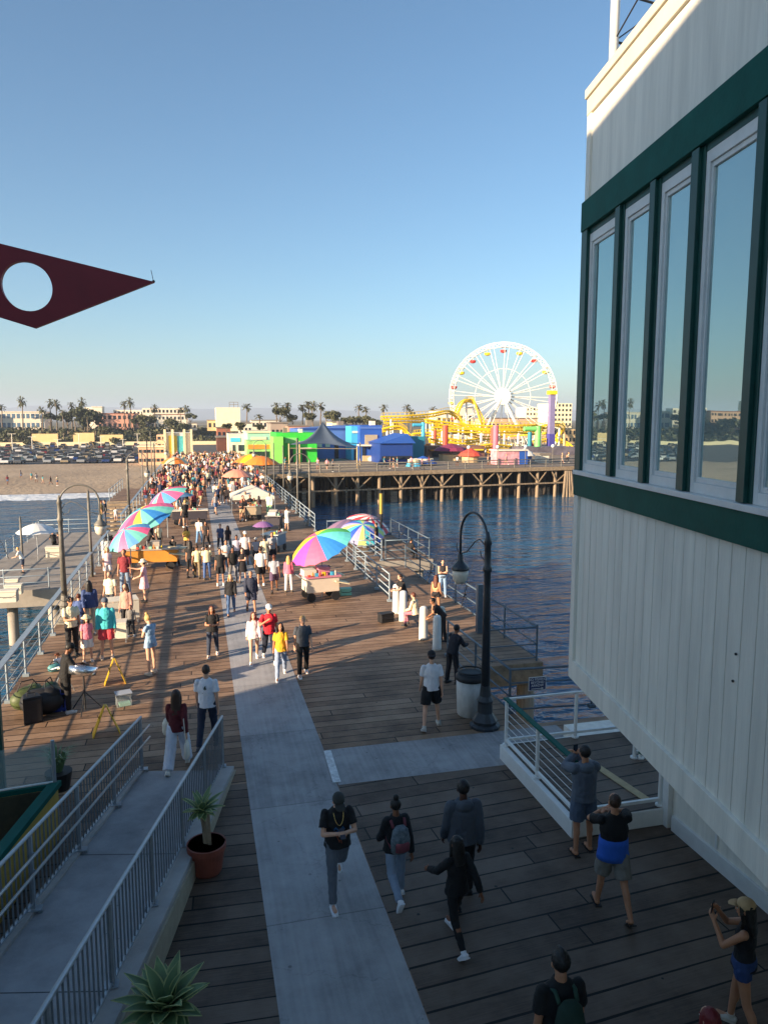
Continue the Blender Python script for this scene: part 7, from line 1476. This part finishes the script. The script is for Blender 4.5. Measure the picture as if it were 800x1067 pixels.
# potted agaves by the ramp
M_terra = mat('terracotta', (.22, .055, .032), .6, var=.2, scale=5, bump=.15)
def agave_mat():
    m, nt, L, b = node_mat('agave_leaf'); tc = N(nt, 'TexCoord'); t = N(nt, 'TexNoise'); t.inputs['Scale'].default_value = 5; L.new(tc.outputs['Object'], t.inputs['Vector'])
    L.new(ramp(nt, t.outputs[0], [(.3, (.075, .13, .06)), (.6, (.14, .22, .09)), (.8, (.22, .30, .12))]), b.inputs['Base Color']); b.inputs['Roughness'].default_value = .5; return m
M_ag = agave_mat(); M_age = mat('agave_edge', (.34, .38, .16), .5)
def agave(t, c, n, L_, wd, seed, dead=False):
    rnd = random.Random(seed); c = Vector(c)
    for k in range(n):
        f = k / n; a = k * 2.399; el = R(82 - 95 * f ** .8 + rnd.uniform(-5, 5)); l = L_ * (.62 + .45 * math.sin(math.pi * min(1, f + .25))) * rnd.uniform(.9, 1.08); d = Vector((math.cos(a), math.sin(a), 0)); sd_ = Vector((-math.sin(a), math.cos(a), 0)); up = Vector((0, 0, 1)); s = MB(); e_ = MB()
        N_ = 7; rows = []; pos = c + d * .02
        for i in range(N_ + 1):
            u = i / N_; an = el - R(26) * u; dr = d * math.cos(an) + up * math.sin(an)
            if i: pos = pos + dr * (l / N_)
            w_ = wd * (.42 + 1.0 * math.sin(math.pi * (u * .82 + .12))) * (1 - u ** 5) * .72 + .002; nn = sd_.cross(dr).normalized() * -1
            rows.append((pos - sd_ * w_ + nn * w_ * .28, pos - sd_ * w_ * .82 + nn * w_ * .17, pos - nn * .004, pos + sd_ * w_ * .82 + nn * w_ * .17, pos + sd_ * w_ + nn * w_ * .28))
        vs = [p for r in rows for p in r]
        s.add(vs, [(i * 5 + j, i * 5 + j + 1, i * 5 + j + 6, i * 5 + j + 5) for i in range(N_) for j in (0, 1, 2, 3)]); s.m = [1 if j % 4 in (0, 3) else 0 for j in range(len(s.f))]
        o = obj('leaf', s, [M_ag, M_age], t, smooth=True); md = o.modifiers.new('t', 'SOLIDIFY'); md.thickness = .008
p = U(216, 908); t = thing('potted_agave', 'agave on a short trunk in a terracotta pot beside the ramp railing', 'potted plant', (p.x, p.y, 0))
s = MB(); s.lathe((0, 0, 0), [(.20, 0), (.22, .03), (.27, .36), (.29, .37), (.295, .46), (.27, .46), (.25, .40), (.02, .40)], 28, cap=True); obj('pot', s, M_terra, t, smooth=False, bevel=.004)
s = MB(); s.lathe((0, 0, .402), [(.245, 0), (.1, .015), (.01, .02)], 18); obj('soil', s, mat('soil', (.05, .04, .03), .95, var=.5, scale=30), t)
s = MB(); s.tube([(0, 0, .41), (-.02, .02, .7), (-.05, 0, .98)], [.045, .04, .045], 8); s.beam((.05, -.06, .41), (.035, -.05, .95), .05, .03); obj('trunk', s, M_beam, t)
agave(t, (-.05, 0, .97), 26, .36, .05, 4)
q = U(172, 1050, .78); t = thing('potted_agave', 'large agave rosette with pale leaf edges below the ramp at the bottom edge', 'potted plant', (q.x, q.y, 0))
s = MB(); s.lathe((0, 0, 0), [(.18, 0), (.2, .03), (.25, .34), (.27, .35), (.27, .42), (.24, .42), (.22, .38), (.02, .38)], 24); obj('pot', s, M_terra, t); s = MB(); s.tube([(0, 0, .38), (.01, .01, .6), (0, 0, .76)], [.05, .045, .05], 8); obj('trunk', s, M_beam, t); agave(t, (0, 0, .74), 46, .50, .085, 9)
t = thing('grass_plant', 'spiky green grass plant behind the patio corner post', 'plant', (U(62, 822).x, U(62, 822).y, 0)); s = MB(); rnd = random.Random(3)
for k in range(90):
    a = rnd.random() * 6.28; l = rnd.uniform(.35, .7); d = V(math.cos(a) * .6, math.sin(a) * .6, 0); sd_ = V(-math.sin(a), math.cos(a), 0) * .012; b_ = V(math.cos(a) * .05, math.sin(a) * .05, 0.3); m1 = b_ + d * l * .4 + V(0, 0, l * .7); m2 = b_ + d * l + V(0, 0, l * .75); s.add([b_ - sd_, b_ + sd_, m1 + sd_, m1 - sd_, m2], [(0, 1, 2, 3), (3, 2, 4)])
obj('blades', s, M_ag, t); s = MB(); s.lathe((0, 0, 0), [(.18, 0), (.24, .34), (.2, .34)], 16); obj('pot', s, M_black, t)

# ---------------- things people carry ----------------
def at_joint(P, key, off=(0, 0, 0), fr=None): return W_(P[0], P[1], P[2], P[3], key, off, fr)
def phone(P, off, label, rz, tilt=50, m=None):
    p = at_joint(P, 'wrir', off, 'Er'); p2 = at_joint(P, 'wril', off, 'El'); c = (p + p2) / 2; t = thing('phone', label, 'phone', c, R(rz)); s = MB(); s.box((0, 0, 0), (.078, .010, .155), M=RX(tilt)); obj('case', s, m or M_black, t, bevel=.003); s = MB(); s.box(RX(tilt) @ V(0, -.006, 0), (.07, .002, .143), M=RX(tilt)); obj('screen', s, mat('phone_screen', (.02, .03, .05), .1), t); return t
phone(P1, (0, 0, -.09), 'dark phone held in both hands by the man in the dark cap', -178 + 180, -50)
phone(P5, (0, 0, -.10), 'phone raised by the man in the grey hooded tee', 0, 0); phone(P7, (0, 0, -.1), 'black phone held up by the woman in the tan cap', -322, 5); phone(P15, (0, 0, -.09), 'phone held by the woman in the pale blue romper', -312, -40)
# chain and shirt print on the man with the phone
def on(P, name, mb, m): return obj(name, mb, m, P[0], smooth=True)
def torso_pt(P, x, z, front=1, grow=.03):
    s = P[1]; rg = torso_rings(False, .55 if P is P1 else .1, grow); zr = min(rg, key=lambda r: abs(r[0] - z)); import bisect
    lo = max([r for r in rg if r[0] <= z], key=lambda r: r[0]); hi = min([r for r in rg if r[0] >= z], key=lambda r: r[0]); f = 0 if hi[0] == lo[0] else (z - lo[0]) / (hi[0] - lo[0]); rx = lo[1] + (hi[1] - lo[1]) * f; ry = lo[2] + (hi[2] - lo[2]) * f
    return P[3] + s['T'] @ V(x, front * ry * math.sqrt(max(.05, 1 - (x / rx) ** 2)), z)
M_gold = mat('gold', (.8, .55, .2), .25, .9)
s = MB(); s.tube([torso_pt(P1, .07 * math.sin(a), .46 - .17 * (1 - abs(a / 1.5) ** 1.6), 1, .024) for a in [-1.5 + .2 * i for i in range(16)]], .006, 6); on(P1, 'necklace', s, M_gold)
def patch(P, pts, name, m, front=1, r=.012, grow=.022):
    s = MB()
    for pl in pts: s.tube([torso_pt(P, x, z, front, grow) for x, z in pl], r, 6, ref=(0, 1, 0), flat=1)
    return on(P, name, s, m)
patch(P1, [[(-.075, .22), (-.05, .26), (-.02, .22), (0, .19), (.02, .22), (.05, .26), (.075, .22)], [(-.06, .19), (-.03, .2), (0, .17), (.03, .2), (.06, .19)]], 'blue_print', mat('print_blue', rgb(40, 90, 130), .8), r=.014, grow=.013)
patch(P1, [[(.04, .14), (.0, .04)], [(.0, .14), (-.04, .12), (-.045, .08), (0, .06)], [(-.02, .15), (-.03, .02)]], 'orange_print', mat('print_orange', rgb(170, 90, 60), .8), r=.006, grow=.018)
patch(P13, [[(-.02, .34), (.0, .38), (.0, .30), (.02, .33)], [(-.03, .32), (-.01, .33)]], 'back_print', mat('print_green', rgb(70, 80, 70), .8), front=-1, r=.012, grow=.012)
patch(P13, [[(-.06, .235), (.045, .235)], [(.06, .24), (.065, .24)]], 'back_caption', mat('print_grey', rgb(60, 64, 70), .8), front=-1, r=.005, grow=.016)
def backpack(P, label, m, m2, sc=1.0, z=.12):
    s_ = P[1]; t = thing('backpack', label, 'backpack', wm(P[0]) @ (P[3] + s_['T'] @ V(0, -.19, z + .1)), P[0].rotation_euler.z); q = MB(); q.tube([(0, 0, -.2 * sc), (0, -.01, -.17 * sc), (0, -.02, 0), (0, -.01, .15 * sc), (0, .01, .21 * sc)], [(.10 * sc, .05 * sc), (.145 * sc, .085 * sc), (.15 * sc, .095 * sc), (.12 * sc, .075 * sc), (.06 * sc, .03 * sc)], 16, ref=(1, 0, 0)); obj('bag_body', q, m, t, smooth=True)
    q = MB(); q.tube([(0, -.085 * sc, -.15 * sc), (0, -.10 * sc, -.13 * sc), (0, -.105 * sc, -.03 * sc), (0, -.09 * sc, .0)], [(.09 * sc, .02), (.11 * sc, .03), (.11 * sc, .03), (.09 * sc, .015)], 12, ref=(1, 0, 0)); obj('front_pocket', q, m2, t, smooth=True)
    for sg in (-1, 1):
        q = MB(); q.tube([(sg * .09, .03, .17 * sc), (sg * .10, .10, .24), (sg * .11, .22, .22), (sg * .12, .27, .10), (sg * .13, .16, -.06), (sg * .11, .05, -.14)], [(.022, .006)] * 6, 8, ref=(1, 0, 0)); obj('strap', q, m2, t, smooth=True)
    return t
backpack(P2, 'patterned grey backpack with pink panel on the girl with the top bun', mat('pack_pattern', rgb(92, 104, 112), .8, var=.6, scale=18), mat('pack_pink', rgb(120, 60, 70), .8, var=.3), .95, .10)
bp_ = backpack(P8, 'dark green backpack on the man with the mohawk', mat('pack_green', rgb(24, 52, 42), .8), mat('pack_green_strap', rgb(40, 72, 60), .8), 1.0, .14)
# white tote of the woman on the ramp, crossbody bags, cloth bag by the bollard
q = at_joint(P12, 'wrir', (0, 0, -.05)); t = thing('tote_bag', 'white tote bag hanging from the right side of the woman in dark red', 'bag', (q.x, q.y, q.z - .1), R(-8)); s = MB(); s.tube([(0, 0, -.34), (0, 0, -.30), (0, 0, -.1), (0, 0, .0)], [(.12, .03), (.15, .055), (.13, .05), (.10, .02)], 14, ref=(0, 1, 0)); obj('bag_body', s, c_white, t, smooth=True); s = MB(); s.tube([(0, -.08, -.01), (-.04, -.02, .45), (-.04, .02, .45), (0, .08, -.01)], .009, 6); obj('strap', s, c_white, t)
q = at_joint(P12, 'wril', (0, 0, -.05)); t = thing('cloth_wrap', 'white cloth bundle at the left side of the woman in dark red', 'cloth', q, 0); s = MB(); s.ell((-.05, 0, -.02), (.11, .12, .17), 12, 8); s.ell((-.09, 0, -.1), (.07, .09, .12), 10, 8); obj('cloth', s, c_white, t, smooth=True)
q = U(458, 665); s = MB(); s.ell((q.x, q.y, .82), (.19, .17, .17), 14, 10); s.ell((q.x + .05, q.y, .93), (.12, .11, .09), 12, 8); tag(obj('white_bag', s, c_white, None, smooth=True, loc=(q.x, q.y, .65)), 'round white bag on top of the nearest bollard beneath the leaning person', 'bag')
s = MB(); q = U(268, 672); s.ell((q.x, q.y - .12, .78), (.09, .05, .10), 10, 8); tag(obj('purse', s, c_gr, None, smooth=True, loc=(q.x, q.y, .7)), 'small red purse in front of the woman in cream shorts', 'purse')
# fishing rods on the platforms
for k, (x, y, z, dx, dy, l) in enumerate([(9.25, 24.5, -.05, .6, .5, 'rod leaning over the outer rail near the man in the tank top'), (9.25, 28.5, -.05, .7, .2, 'rod at the far end of the timber platform'), (11.0, 39, -.1, .9, .3, 'rod propped on the small platform rail by the seated angler'), (-11.3, 47, -1.5, -.8, .2, 'rod propped on the outer dock rail near the white umbrella')]):
    s = MB(); s.tube([(x - dx * .4, y, z + .1), (x, y, z + 1.05), (x + dx * 1.2, y + dy, z + 2.7)], [.016, .012, .004], 6); s.tube([(x - dx * .15, y, z + .62), (x - dx * .15, y - .06, z + .6)], .035, 8); tag(obj('fishing_rod', s, M_black, None, loc=(x, y, z)), 'thin ' + l, 'fishing rod')

# blue lower panel on the black top of the man with raised elbows
s = MB(); rg = [(r[0], r[1] + .022, r[2] + .022) for r in torso_rings(False, .5) if r[0] < .17]; rg = [(-.12, .222, .165), (-.05, .212, .158)] + [(z_, max(a_, .200), max(b_, .150)) for z_, a_, b_ in rg if z_ > -.06] + [(.17, .190, .140)]
s.tube([P6[3] + P6[1]['T'] @ V(0, 0, r[0]) for r in rg], [(r[1], r[2]) for r in rg], 20, ref=(1, 0, 0)); obj('blue_hem', s, clothm((36, 92, 190)), P6[0], smooth=True)

# goods on the carts
for ct_ in [o for o in bpy.data.objects if o.get('category') == 'cart']:
    rnd = random.Random(int(ct_.location.x * 100)); mats_ = [c_red, c_gy, c_cyan, c_mint, c_pink, c_white, c_orange]
    for k in range(8):
        s = MB(); x = -.55 + .15 * k + rnd.uniform(-.03, .03); y = rnd.uniform(-.38, -.28); h_ = rnd.uniform(.1, .22)
        if k % 2: s.lathe((x, y, .957), [(.035, 0), (.035, h_ * .7), (.014, h_ * .85), (.014, h_)], 8)
        else: s.box((x, y, .957 + h_ * .35), (.11, .09, h_ * .7))
        obj('goods', s, rnd.choice(mats_), ct_)
